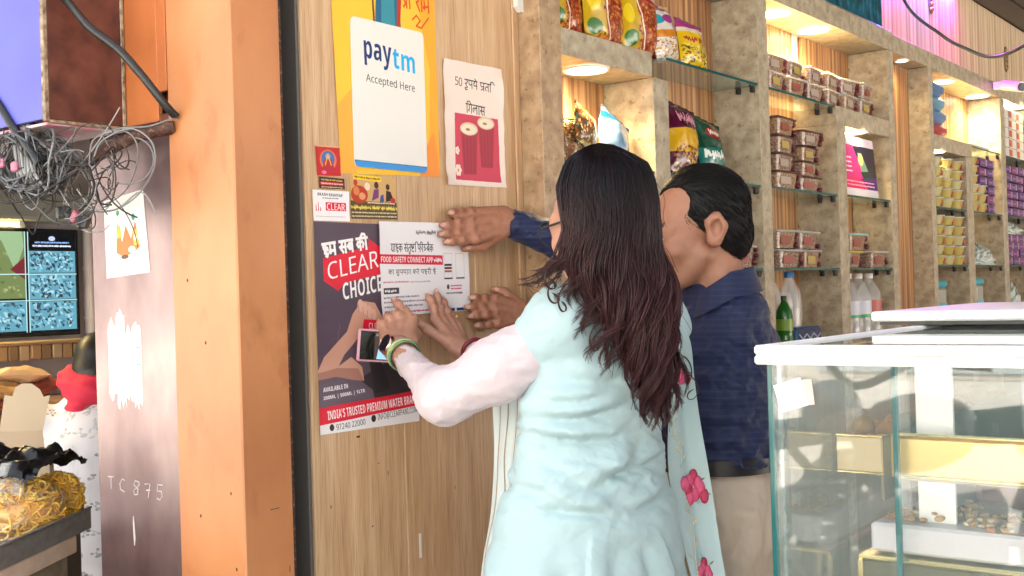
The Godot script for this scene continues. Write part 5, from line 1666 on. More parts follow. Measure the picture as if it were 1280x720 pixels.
	put("tray_front", boxm(Vector3(0.0, 0.0, 0.0), Vector3(0.004, 0.036, 0.048), 0.001), mat(0.42, 0.32, 0.17, 0.35), lt)
	for y in [-0.002, 0.0362]:
		put("gold_line", boxm(Vector3(-0.001, y, -0.0005), Vector3(0.005, y + 0.0018, 0.0485), 0.0006), mat(0.9, 0.72, 0.3, 0.15, 1.0), lt)
	put("tray_side", boxm(Vector3(0.0045, -0.03, 0.044), Vector3(0.55, 0.036, 0.048), 0.001), mat(0.13, 0.10, 0.07, 0.4), lt)
	put("tray_bottom", boxm(Vector3(0.0045, 0.0, 0.0), Vector3(0.55, 0.005, 0.0435), 0.001), mat(0.13, 0.10, 0.07, 0.4), lt)
	var n := 0
	for k in 22:
		for j in 2:
			var m := MB.new()
			m.ball(Vector3.ZERO, Vector3(0.0125, 0.012, 0.0125), 12, 8)
			var o := put("sweet_ball", m, tint[1] if n % 3 else mat(0.22, 0.12, 0.05, 0.7), lt)
			o.position = Vector3(0.02 + 0.024 * k, 0.017 + 0.022 * j * (0.4 + 0.6 * absf(sin(k * 0.9))) + 0.006 * sin(k * 2.1), 0.013 + 0.018 * ((k + j) % 2))
			n += 1
	# cards stuck on the front pane
	var pc := put("pasted_card", boxm(Vector3(-0.0005, -0.0135, -0.0145), Vector3(0.0, 0.0135, 0.0145), 0.0), M.paper)
	tag(pc, "tilted white card pasted on the front pane of the glass counter", "card")
	pc.position = Vector3(1.0270, 1.2745, 1.2805)
	pc.rotation_degrees = Vector3(-17, 0, 0)
	var p2 := put("pasted_card", boxm(Vector3(-0.0004, -0.012, -0.0125), Vector3(0.0, 0.012, 0.0125), 0.0), mat(0.6, 0.46, 0.42, 0.6))
	tag(p2, "pinkish card partly hidden behind the white pasted card", "card")
	p2.position = Vector3(1.0276, 1.277, 1.290)
	p2.rotation_degrees = Vector3(-6, 0, 0)
	# board lying flat at the counter's back
	tag(put("grey_ledge", boxm(Vector3(1.45, 1.270, 1.275), Vector3(1.80, 1.2745, 1.318), 0.001), mat(0.4, 0.42, 0.42, 0.3)), "narrow grey ledge just under the top of the glass counter", "ledge")

func build_wires() -> void:
	var names := ["thick black cable running down across the brown board into the cut-out", "thick dark cable coming from the left into the coil", "rusty conduit pipe running from the coil to the pillar", "thin conduit beside the rusty pipe", "thin grey wire dropping down the violet face", "big pale wire loop nearest the picture sheet", "second pale wire loop inside the big one", "grey wire sagging below the coil", "dark small loop below the coil", "grey wire curling in the middle of the tangle", "black wire running over the cream wall patch", "dark wire running level out of the coil", "black sagging cable under the signboard box", "grey wire falling from the right side of the coil", "pale hooked wire in the middle of the tangle", "thin black knotted wire near the conduit", "pale wire hanging over the picture sheet's top", "black wire end hanging free at the left", "grey wire crossing over the coil", "grey wire forming the lowest bow of the tangle", "pale wire along the bottom of the orange board"]
	var list := [
		[0.0084, 2, [Vector3(1.205, 1.979, -0.256), Vector3(1.231, 1.955, -0.251), Vector3(1.257, 1.913, -0.230), Vector3(1.283, 1.866, -0.176), Vector3(1.308, 1.810, -0.135), Vector3(1.334, 1.763, -0.113), Vector3(1.360, 1.738, -0.110)]],
		[0.0084, 3, [Vector3(1.190, 1.861, -0.533), Vector3(1.190, 1.782, -0.444), Vector3(1.190, 1.736, -0.398), Vector3(1.190, 1.693, -0.347), Vector3(1.190, 1.653, -0.304)]],
		[0.0123, 3, [Vector3(1.270, 1.625, -0.414), Vector3(1.289, 1.653, -0.342), Vector3(1.308, 1.680, -0.279), Vector3(1.328, 1.704, -0.207), Vector3(1.347, 1.716, -0.148), Vector3(1.366, 1.722, -0.124)]],
		[0.0061, 3, [Vector3(1.300, 1.683, -0.288), Vector3(1.322, 1.699, -0.239), Vector3(1.344, 1.706, -0.165), Vector3(1.366, 1.713, -0.129)]],
		[0.0018, 0, [Vector3(1.200, 1.867, -0.451), Vector3(1.212, 1.805, -0.453), Vector3(1.225, 1.755, -0.430), Vector3(1.238, 1.710, -0.412), Vector3(1.250, 1.675, -0.412)]],
		[0.0015, 1, [Vector3(1.220, 1.656, -0.169), Vector3(1.228, 1.683, -0.159), Vector3(1.236, 1.699, -0.109), Vector3(1.244, 1.698, -0.071), Vector3(1.252, 1.672, -0.036), Vector3(1.260, 1.635, -0.039), Vector3(1.268, 1.598, -0.082), Vector3(1.276, 1.571, -0.150), Vector3(1.284, 1.561, -0.228), Vector3(1.292, 1.571, -0.314), Vector3(1.300, 1.595, -0.377)]],
		[0.0015, 1, [Vector3(1.240, 1.649, -0.217), Vector3(1.251, 1.694, -0.221), Vector3(1.262, 1.707, -0.175), Vector3(1.274, 1.703, -0.140), Vector3(1.285, 1.678, -0.128), Vector3(1.296, 1.646, -0.148), Vector3(1.308, 1.612, -0.190), Vector3(1.319, 1.591, -0.245), Vector3(1.330, 1.582, -0.312)]],
		[0.0018, 1, [Vector3(1.210, 1.660, -0.487), Vector3(1.228, 1.627, -0.460), Vector3(1.245, 1.602, -0.425), Vector3(1.262, 1.611, -0.396), Vector3(1.280, 1.634, -0.395)]],
		[0.0018, 3, [Vector3(1.210, 1.611, -0.352), Vector3(1.222, 1.588, -0.380), Vector3(1.234, 1.563, -0.373), Vector3(1.246, 1.578, -0.358), Vector3(1.258, 1.609, -0.382), Vector3(1.270, 1.626, -0.420)]],
		[0.0018, 1, [Vector3(1.220, 1.616, -0.295), Vector3(1.233, 1.649, -0.310), Vector3(1.247, 1.666, -0.281), Vector3(1.260, 1.650, -0.265), Vector3(1.273, 1.623, -0.271), Vector3(1.287, 1.595, -0.299), Vector3(1.300, 1.573, -0.350)]],
		[0.0018, 2, [Vector3(1.220, 1.655, -0.316), Vector3(1.233, 1.662, -0.281), Vector3(1.247, 1.653, -0.238), Vector3(1.260, 1.626, -0.239), Vector3(1.273, 1.599, -0.245), Vector3(1.287, 1.579, -0.256), Vector3(1.300, 1.575, -0.239)]],
		[0.0015, 3, [Vector3(1.200, 1.722, -0.465), Vector3(1.212, 1.712, -0.427), Vector3(1.224, 1.687, -0.390), Vector3(1.236, 1.673, -0.336), Vector3(1.248, 1.663, -0.283), Vector3(1.260, 1.654, -0.248)]],
		[0.0031, 2, [Vector3(1.200, 1.672, -0.349), Vector3(1.215, 1.661, -0.318), Vector3(1.230, 1.652, -0.276), Vector3(1.245, 1.649, -0.235), Vector3(1.260, 1.661, -0.221)]],
		[0.0021, 1, [Vector3(1.200, 1.697, -0.319), Vector3(1.215, 1.671, -0.295), Vector3(1.230, 1.639, -0.311), Vector3(1.245, 1.614, -0.366), Vector3(1.260, 1.597, -0.434)]],
		[0.0017, 1, [Vector3(1.200, 1.671, -0.248), Vector3(1.225, 1.675, -0.234), Vector3(1.250, 1.660, -0.254), Vector3(1.275, 1.634, -0.318), Vector3(1.300, 1.616, -0.394)]],
		[0.0015, 2, [Vector3(1.250, 1.626, -0.218), Vector3(1.263, 1.638, -0.195), Vector3(1.277, 1.655, -0.178), Vector3(1.290, 1.672, -0.187), Vector3(1.303, 1.682, -0.238), Vector3(1.317, 1.654, -0.233), Vector3(1.330, 1.644, -0.222)]],
		[0.0018, 4, [Vector3(1.250, 1.607, -0.278), Vector3(1.278, 1.570, -0.269), Vector3(1.305, 1.566, -0.231), Vector3(1.333, 1.598, -0.190), Vector3(1.360, 1.555, -0.180)]],
		[0.0018, 2, [Vector3(1.220, 1.630, -0.508), Vector3(1.240, 1.609, -0.514), Vector3(1.260, 1.584, -0.520), Vector3(1.280, 1.576, -0.544)]],
		[0.0021, 1, [Vector3(1.200, 1.753, -0.433), Vector3(1.225, 1.738, -0.389), Vector3(1.250, 1.720, -0.346), Vector3(1.275, 1.699, -0.343), Vector3(1.300, 1.678, -0.402)]],
		[0.0018, 0, [Vector3(1.200, 1.606, -0.376), Vector3(1.212, 1.570, -0.346), Vector3(1.224, 1.543, -0.311), Vector3(1.236, 1.538, -0.270), Vector3(1.248, 1.548, -0.234), Vector3(1.260, 1.570, -0.236)]],
		[0.0015, 1, [Vector3(1.270, 1.710, -0.213), Vector3(1.292, 1.718, -0.180), Vector3(1.315, 1.718, -0.136), Vector3(1.338, 1.729, -0.104), Vector3(1.360, 1.734, -0.105)]],
	]
	for k in list.size():
		var m := MB.new()
		m.tube(smooth_path(list[k][2], 5), list[k][0], 8 if k < 4 else 6)
		tag(put("conduit" if k in [2, 3] else "cable", m, M.rust_trim if k in [2, 3] else M.wire[list[k][1]] if k > 1 else M.black), names[k], "pipe" if k in [2, 3] else "cable")
	# coil of grey wire hanging under the violet face
	var co := thing("wire_coil", "tangled coil of grey wires hanging below the violet signboard face", "coil of wire", Vector3(1.215, 1.662, -0.375))
	var q := RandomNumberGenerator.new()
	q.seed = 21
	for k in 36:
		var pts := []
		var cz := q.randf_range(-0.05, 0.03)
		var cy := q.randf_range(-0.015, 0.02)
		var rz := q.randf_range(0.05, 0.115)
		var ry := q.randf_range(0.03, 0.07)
		var ph := q.randf() * TAU
		var span := q.randf_range(0.55, 1.0) * TAU
		var tilt := q.randf_range(-0.3, 0.3)
		for j in 17:
			var a := ph + span * j / 16.0
			var w := 1.0 + 0.12 * sin(3.0 * a + k)
			var z := rz * w * cos(a)
			var y := ry * w * sin(a)
			pts.append(Vector3(0.012 * sin(2.0 * a + 3.0 * k) + 0.03 * sin(a + k), cy + y + z * tilt, cz + z))
		var m := MB.new()
		m.tube(pts, q.randf_range(0.0011, 0.0026), 6)
		put("wire", m, M.wire[[1, 0, 2, 0, 3, 2][k % 6]], co)
	for k in 14:
		var m := MB.new()
		var z := -0.03 + 0.005 * k
		m.tube(smooth_path([Vector3(-0.01, 0.075, z - 0.02), Vector3(-0.02, 0.03, z + q.randf_range(-0.01, 0.01)), Vector3(-0.025, -0.02, z + 0.02), Vector3(-0.01, -0.055, z + q.randf_range(-0.02, 0.05))], 4), 0.0022, 6)
		put("wire", m, M.wire[[1, 0, 4][k % 3]], co)
	# messy knot of wire ends with connectors lower right of the coil
	var kn := thing("wire_tangle", "messy knot of thin dark wires with pink connectors under the signboard box", "tangle of wire", Vector3(1.25, 1.615, -0.31))
	for k in 40:
		var pts := []
		var p := Vector3(q.randf_range(-0.03, 0.05), q.randf_range(-0.05, 0.06), q.randf_range(-0.10, 0.14))
		var d := Vector3(q.randf_range(-0.3, 0.3), q.randf_range(-1, 0.6), q.randf_range(-1, 1)).normalized()
		var turn := Vector3(q.randf_range(-1, 1), q.randf_range(-0.3, 0.3), q.randf_range(-0.3, 0.3)).normalized()
		var bend := q.randf_range(-0.4, 0.4)
		for j in 14:
			pts.append(p)
			p += d * 0.012
			d = d.rotated(turn, bend).normalized()
			d = (d - Vector3(p.x, p.y * 1.2, p.z * 0.6) * 0.9).normalized()
		var m := MB.new()
		m.tube(pts, q.randf_range(0.0009, 0.0017), 5)
		put("wire", m, M.wire[[2, 3, 2, 1, 3, 4][k % 6]], kn)
	for k in 6:
		var b := boxm(Vector3(-0.006, -0.012, -0.008), Vector3(0.006, 0.012, 0.008), 0.002)
		var o := put("connector", b, mat(0.34, 0.10, 0.14, 0.4) if k == 3 else mat(0.03, 0.03, 0.032, 0.4), kn)
		o.position = Vector3(0.0, -0.05 - 0.012 * (k / 2), -0.03 + 0.018 * k)
		o.rotation_degrees = Vector3(q.randf_range(-40, 40), q.randf_range(-40, 40), q.randf_range(-40, 40))
	for k in 2:
		var b := boxm(Vector3(-0.005, -0.010, -0.010), Vector3(0.005, 0.010, 0.010), 0.003)
		var o := put("pink_tape", b, mat(0.45, 0.16, 0.24, 0.5), co)
		o.position = Vector3(-0.03, 0.005 - 0.012 * k, -0.06 + 0.05 * k)

func build_street() -> void:
	# what the glass mirrors: the far side of the street and parked motorcycles
	var b := thing("street_building", "pale sunlit building across the street", "building", Vector3(-14, 0, 0))
	put("wall", boxm(Vector3(-6, 0, -22), Vector3(0, 6.0, 24), 0.02), M.concrete, b)
	for k in 10:
		var w := put("window", boxm(Vector3(0.001, 3.6, -19.4 + 4.2 * k), Vector3(0.06, 5.2, -17.6 + 4.2 * k), 0.01), M.white, b)
		put("pane", boxm(Vector3(0.0605, 3.7, -19.3 + 4.2 * k), Vector3(0.065, 5.1, -17.7 + 4.2 * k)), mat(0.05, 0.06, 0.07, 0.05), w)
	for k in 6:
		put("shutter", boxm(Vector3(0.001, 0.1, -19 + 7.0 * k), Vector3(0.04, 2.7, -15 + 7.0 * k), 0.01), mat(0.35, 0.4, 0.42, 0.5), b)
	motorcycle(Vector3(-1.9, 0.12, 0.55), 24.0, "dark motorcycle on the pavement opposite the counter", mat(0.03, 0.03, 0.035, 0.2))
	motorcycle(Vector3(-2.2, 0.004, -0.4), 20.0, "grey motorcycle second in the row on the street", mat(0.2, 0.21, 0.22, 0.2))
	motorcycle(Vector3(-2.1, 0.004, -1.3), 28.0, "red motorcycle last in the row on the street", mat(0.35, 0.03, 0.02, 0.2))

func motorcycle(at: Vector3, turn: float, label: String, paint: Material) -> void:
	var t := thing("motorcycle", label, "motorcycle", at, deg_to_rad(turn), "motorcycles parked along the street")
	var rub := mat(0.02, 0.02, 0.02, 0.8)
	for x in [-0.63, 0.63]:
		var w := MB.new()
		var ring := []
		for k in 29:
			ring.append(Vector3(x + 0.26 * cos(TAU * k / 28), 0.305 + 0.26 * sin(TAU * k / 28), 0))
		w.tube(ring, 0.045, 10, false)
		var tyre := put("wheel", w, rub, t)
		var h := MB.new()
		for k in 8:
			var a := TAU * k / 8
			h.tube([Vector3(x, 0.305, 0), Vector3(x + 0.23 * cos(a), 0.305 + 0.23 * sin(a), 0)], 0.012, 6)
		put("spokes", h, M.steel, tyre)
		var f := MB.new()
		var arc := []
		for k in 9:
			var a := deg_to_rad(25 + 16 * k)
			arc.append(Vector3(x + 0.33 * cos(a), 0.305 + 0.33 * sin(a), 0))
		f.tube(arc, 0.055, 8, true, 0.35)
		put("mudguard", f, paint, t)
	var fr := MB.new()
	fr.tube([Vector3(0.63, 0.305, 0.07), Vector3(0.46, 0.86, 0.07)], 0.022, 8)
	fr.tube([Vector3(0.63, 0.305, -0.07), Vector3(0.46, 0.86, -0.07)], 0.022, 8)
	fr.tube([Vector3(0.46, 0.84, 0), Vector3(0.25, 0.45, 0), Vector3(-0.2, 0.36, 0), Vector3(-0.63, 0.305, 0.09)], 0.025, 8)
	fr.tube([Vector3(-0.2, 0.7, 0.1), Vector3(-0.6, 0.32, 0.1)], 0.022, 8)
	put("frame", fr, M.black, t)
	var en := boxm(Vector3(-0.14, 0.28, -0.12), Vector3(0.2, 0.56, 0.12), 0.04)
	put("engine", en, M.steel, t)
	var tk := MB.new()
	tk.ball(Vector3(0.18, 0.76, 0), Vector3(0.27, 0.13, 0.13), 18, 10)
	put("tank", tk, paint, t)
	var se := boxm(Vector3(-0.68, 0.70, -0.12), Vector3(-0.02, 0.80, 0.12), 0.045)
	put("seat", se, rub, t)
	var hb := MB.new()
	hb.tube(smooth_path([Vector3(0.26, 1.0, -0.36), Vector3(0.38, 1.02, -0.22), Vector3(0.44, 0.93, 0), Vector3(0.38, 1.02, 0.22), Vector3(0.26, 1.0, 0.36)], 5), 0.014, 8)
	hb.tube([Vector3(0.26, 1.0, -0.37), Vector3(0.33, 1.01, -0.27)], 0.02, 8)
	hb.tube([Vector3(0.26, 1.0, 0.37), Vector3(0.33, 1.01, 0.27)], 0.02, 8)
	put("handlebar", hb, M.black, t)
	for s in [-1.0, 1.0]:
		var mr := MB.new()
		mr.tube(smooth_path([Vector3(0.37, 1.02, 0.2 * s), Vector3(0.38, 1.12, 0.25 * s), Vector3(0.34, 1.2, 0.31 * s)], 4), 0.007, 6)
		mr.ball(Vector3(0.33, 1.22, 0.33 * s), Vector3(0.02, 0.05, 0.065), 12, 8)
		put("mirror", mr, M.black, t)
	var hl := MB.new()
	hl.ball(Vector3(0.55, 0.86, 0), Vector3(0.09, 0.1, 0.1), 14, 8)
	put("headlight", hl, M.steel, t)
	var ex := MB.new()
	ex.tube([Vector3(0.1, 0.3, 0.14), Vector3(-0.2, 0.28, 0.16), Vector3(-0.8, 0.36, 0.17)], [0.02, 0.035, 0.045], 10)
	put("exhaust", ex, M.steel, t)

# ------------------------------------------------------------------ soft bodies: rounded bones, ellipsoids and lofts joined by a smooth minimum
class Field:
	var kind := PackedInt32Array()      # 0 bone, 1 ellipsoid, 2 loft, 3 carved ellipsoid
	var pa := PackedVector3Array()
	var pb := PackedVector3Array()
	var ra := PackedFloat32Array()
	var rb := PackedFloat32Array()
	var rr := PackedVector3Array()
	var bs: Array[Basis] = []
	var lofts := []
	var lo := PackedVector3Array()
	var hi := PackedVector3Array()
	var k := 0.03
	var disp = null
	var slack := 0.0
	var near := 0.0

	func _add(t: int, a: Vector3, b: Vector3, r1: float, r2: float, r3: Vector3, bb: Basis, lf, l: Vector3, h: Vector3) -> void:
		kind.append(t)
		pa.append(a)
		pb.append(b)
		ra.append(r1)
		rb.append(r2)
		rr.append(r3)
		bs.append(bb)
		lofts.append(lf)
		lo.append(l)
		hi.append(h)

	func bone(a: Vector3, b: Vector3, r1: float, r2: float) -> void:
		var m := maxf(r1, r2) * Vector3.ONE
		_add(0, a, b, r1, r2, Vector3.ZERO, Basis(), null, a.min(b) - m, a.max(b) + m)

	func chain(pts: Array, rs: Array) -> void:
		for i in pts.size() - 1:
			bone(pts[i], pts[i + 1], rs[i], rs[i + 1])

	func egg(c: Vector3, r: Vector3, b := Basis(), carve := false) -> void:
		var m := Vector3.ONE * maxf(r.x, maxf(r.y, r.z))
		_add(3 if carve else 1, c, c, 0, 0, r, b.orthonormalized().transposed(), null, c - m, c + m)

	# rings: [height, centre x, centre z, half width, half depth], from low to high; «yaw» turns the width axis
	func loft(rings: Array, yaw: float) -> void:
		var l := Vector3(1e9, rings[0][0], 1e9)
		var h := Vector3(-1e9, rings[-1][0], -1e9)
		for q in rings:
			var m: float = maxf(q[3], q[4])
			l.x = minf(l.x, q[1] - m)
			l.z = minf(l.z, q[2] - m)
			h.x = maxf(h.x, q[1] + m)
			h.z = maxf(h.z, q[2] + m)
		_add(2, Vector3(cos(yaw), 0, sin(yaw)), Vector3(-sin(yaw), 0, cos(yaw)), 0, 0, Vector3.ZERO, Basis(), rings, l, h)

	func one(i: int, p: Vector3) -> float:
		match kind[i]:
			0:
				var ab := pb[i] - pa[i]
				var t := clampf((p - pa[i]).dot(ab) / maxf(ab.length_squared(), 1e-9), 0.0, 1.0)
				return p.distance_to(pa[i] + ab * t) - lerpf(ra[i], rb[i], t)
			1, 3:
				var q := bs[i] * (p - pa[i])
				var r := rr[i]
				var a := (q / r).length()
				var b := (q / (r * r)).length()
				return a * (a - 1.0) / maxf(b, 1e-6)
			2:
				var rg: Array = lofts[i]
				var n := rg.size()
				var y := clampf(p.y, rg[0][0], rg[n - 1][0])
				var j := 0
				while j < n - 2 and rg[j + 1][0] < y:
					j += 1
				var u: Array = rg[j]
				var w: Array = rg[j + 1]
				var t: float = (y - u[0]) / (w[0] - u[0])
				t = t * t * (3.0 - 2.0 * t) * 0.5 + t * 0.5
				var d := Vector3(p.x - lerpf(u[1], w[1], t), 0, p.z - lerpf(u[2], w[2], t))
				var A: float = lerpf(u[3], w[3], t)
				var B: float = lerpf(u[4], w[4], t)
				var s := d.dot(pa[i])
				var q := d.dot(pb[i])
				var e := sqrt(s * s / (A * A) + q * q / (B * B))
				var f := sqrt(s * s / (A * A * A * A) + q * q / (B * B * B * B))
				var side := e * (e - 1.0) / f if f > 1e-4 else -minf(A, B)
				var dy := absf(p.y - y)
				return side if dy <= 0.0 else (sqrt(side * side + dy * dy) if side > 0.0 else dy)
		return 1e9

	func at(p: Vector3, ids: Array) -> float:
		var d := 1e3
		for i in ids:
			if kind[i] == 3:
				continue
			var e := one(i, p)
			var h := maxf(k - absf(d - e), 0.0)
			d = minf(d, e) - h * h / (4.0 * k)
		for i in ids:
			if kind[i] == 3:
				var e := -one(i, p)
				var kk := k * 0.5
				var h := maxf(kk - absf(d - e), 0.0)
				d = maxf(d, e) + h * h / (4.0 * kk)
		if disp != null and absf(d) < near:
			d += disp.call(p)
		return d

	# surface nets into «mb»; «paint» gives the colour of a point
	func net(mb: MB, cell: float, paint = null) -> void:
		var mn := Vector3(1e9, 1e9, 1e9)
		var mx := -mn
		for i in kind.size():
			if kind[i] != 3:
				mn = mn.min(lo[i])
				mx = mx.max(hi[i])
		var pad := k * 0.5 + slack + cell * 3.0
		mn -= Vector3.ONE * pad
		mx += Vector3.ONE * pad
		near = slack + cell * 2.5
		var B := 5
		var nb := Vector3i(((mx - mn) / (cell * B)).ceil())
		var nx := nb.x * B + 1
		var ny := nb.y * B + 1
		var nz := nb.z * B + 1
		var g := PackedFloat32Array()
		g.resize(nx * ny * nz)
		g.fill(1.0)
		var R := cell * B * 0.88
		var live := []
		for bz in nb.z:
			for by in nb.y:
				for bx in nb.x:
					var c := mn + Vector3(bx + 0.5, by + 0.5, bz + 0.5) * (cell * B)
					var ds := []
					var least := 1e3
					for i in kind.size():
						var dd := 1e3
						var far := (lo[i] - c).max(c - hi[i])
						if maxf(far.x, maxf(far.y, far.z)) < R + k + slack + cell * 2.0:
							dd = one(i, c)
						ds.append(dd)
						if kind[i] != 3:
							least = minf(least, dd)
					if least > R * 1.15 + k * 0.4 + slack + cell:
						continue
					var ids := []
					var carved := false
					for i in kind.size():
						if kind[i] == 3:
							if ds[i] < R * 2.0 + k:
								ids.append(i)
								carved = true
						elif ds[i] < least + R * 2.1 + k:
							ids.append(i)
					var all_in := least < -(R * 1.3 + slack + cell * 2.0) and not carved
					for z in B:
						for y in B:
							var o := ((bz * B + z) * ny + by * B + y) * nx + bx * B
							for x in B:
								g[o + x] = -1.0 if all_in else at(mn + Vector3(bx * B + x, by * B + y, bz * B + z) * cell, ids)
					if not all_in:
						live.append(Vector3i(bx, by, bz))
		var sx := 1
		var sy := nx
		var sz := nx * ny
		var off := [0, sx, sy, sx + sy, sz, sx + sz, sy + sz, sx + sy + sz]
		var edges := [[0, 1], [2, 3], [4, 5], [6, 7], [0, 2], [1, 3], [4, 6], [5, 7], [0, 4], [1, 5], [2, 6], [3, 7]]
		var id := {}
		var base := mb.v.size()
		var nrm := PackedVector3Array()
		for b in live:
			for z in range(b.z * B, mini(b.z * B + B, nz - 1)):
				for y in range(b.y * B, mini(b.y * B + B, ny - 1)):
					for x in range(b.x * B, mini(b.x * B + B, nx - 1)):
						var o := (z * ny + y) * nx + x
						var m := 0
						for q in 8:
							if g[o + off[q]] < 0.0:
								m |= 1 << q
						if m == 0 or m == 255:
							continue
						var s := Vector3.ZERO
						var cnt := 0
						for e in edges:
							if ((m >> e[0]) & 1) != ((m >> e[1]) & 1):
								var a: float = g[o + off[e[0]]]
								var t: float = a / (a - g[o + off[e[1]]])
								var p0 := Vector3(e[0] & 1, (e[0] >> 1) & 1, (e[0] >> 2) & 1)
								var p1 := Vector3(e[1] & 1, (e[1] >> 1) & 1, (e[1] >> 2) & 1)
								s += p0.lerp(p1, t)
								cnt += 1
						id[o] = mb.v.size()
						var w := mn + (Vector3(x, y, z) + s / cnt) * cell
						mb.v.append(w)
						mb.n.append(Vector3.ZERO)
						mb.uv.append(Vector2(w.x, w.y))
						mb.c.append(paint.call(w) if paint != null else mb.col)
		for o in id:
			for ax in 3:
				var st: int = [sx, sy, sz][ax]
				var u: int = [sy, sz, sx][ax]
				var w: int = [sz, sx, sy][ax]
				if o + st >= g.size() or (g[o] < 0.0) == (g[o + st] < 0.0):
					continue
				if not (id.has(o - u) and id.has(o - w) and id.has(o - u - w)):
					continue
				var q := [id[o], id[o - u], id[o - u - w], id[o - w]]
				if g[o] < 0.0:
					q.reverse()
				var fn: Vector3 = (mb.v[q[2]] - mb.v[q[0]]).cross(mb.v[q[3]] - mb.v[q[1]])
				for i in 4:
					mb.n[q[i]] += fn
				mb.ix.append_array(PackedInt32Array([q[0], q[1], q[2], q[0], q[2], q[3]]))
		for i in range(base, mb.v.size()):
			mb.n[i] = mb.n[i].normalized()
		# the sum above points inwards or outwards as one: turn it outwards
		var vote := 0.0
		for i in range(base, mb.v.size(), 37):
			var p := mb.v[i]
			var gi := (Vector3(p - mn) / cell)
			var o2 := (int(round(gi.z + mb.n[i].z * 1.5)) * ny + int(round(gi.y + mb.n[i].y * 1.5))) * nx + int(round(gi.x + mb.n[i].x * 1.5))
			if o2 >= 0 and o2 < g.size():
				vote += signf(g[o2])
		if vote < 0.0:
			for i in range(base, mb.v.size()):
				mb.n[i] = -mb.n[i]

var joints := []

# fingers and palm: wrist, back-of-hand direction, tips from index to little finger, thumb tip
func hand(f: Field, w: Vector3, back: Vector3, tips: Array, thumb: Vector3, s: float, kc: Vector3, nails: Array) -> void:
	var y := (kc - w).normalized()
	var across: Vector3 = (tips[0] as Vector3) - tips[3]
	var x := (across - y * across.dot(y)).normalized()
	var n := (back - y * back.dot(y)).normalized()
	x = (x - n * x.dot(n)).normalized()
	var offx := [0.030, 0.010, -0.010, -0.029]
	var offy := [0.0, 0.004, 0.0, -0.010]
	var lens := [0.071, 0.079, 0.073, 0.057]
	for i in 4:
		var kn: Vector3 = kc + (x * offx[i] + y * offy[i]) * s - n * (0.004 * s if i == 3 else 0.0)
		f.bone(w + x * offx[i] * 0.62 * s, kn, 0.0155 * s, 0.0118 * s)
		var t: Vector3 = tips[i]
		var c := kn.distance_to(t)
		var l: float = lens[i] * s
		if c > l:
			t = kn + (t - kn) * (l / c)
			c = l
		var h := sqrt(maxf(l * l - c * c, 0.0)) * 0.42
		var p1 := kn.lerp(t, 0.42) + n * h
		var p2 := kn.lerp(t, 0.76) + n * h * 0.72
		f.chain([kn, p1, p2, t], [0.0100 * s, 0.0084 * s, 0.0074 * s, 0.0060 * s])
		for jt in [[kn, 0.0098], [p1, 0.0091], [p2, 0.0079]]:
			f.egg(jt[0] + n * 0.0012 * s, Vector3.ONE * jt[1] * s)
			joints.append(jt[0] + n * jt[1] * s)
		nails.append(t.lerp(p2, 0.12) + n * 0.0062 * s)
	for i in 4:
		f.bone(w + x * offx[i] * 0.35 * s + n * 0.0125 * s, kc + (x * offx[i] + y * (offy[i] - 0.012)) * s + n * 0.0085 * s, 0.0028 * s, 0.0034 * s)
	f.bone(w + x * 0.006, w + y * 0.03 * s, 0.023 * s, 0.019 * s)
	var tb := w + (x * 0.024 + y * 0.022) * s
	var td := thumb - tb
	var tm := tb + td * 0.5 + (x * 0.012 + y * 0.004) * s
	f.chain([w + (x * 0.012 + y * 0.008) * s, tb, tm, thumb], [0.016 * s, 0.0155 * s, 0.0115 * s, 0.0078 * s])
	f.bone(tb, kc + x * offx[0] * s * 0.7 - y * 0.03 * s, 0.013 * s, 0.011 * s)
	nails.append(thumb.lerp(tm, 0.15) + n * 0.006 * s)

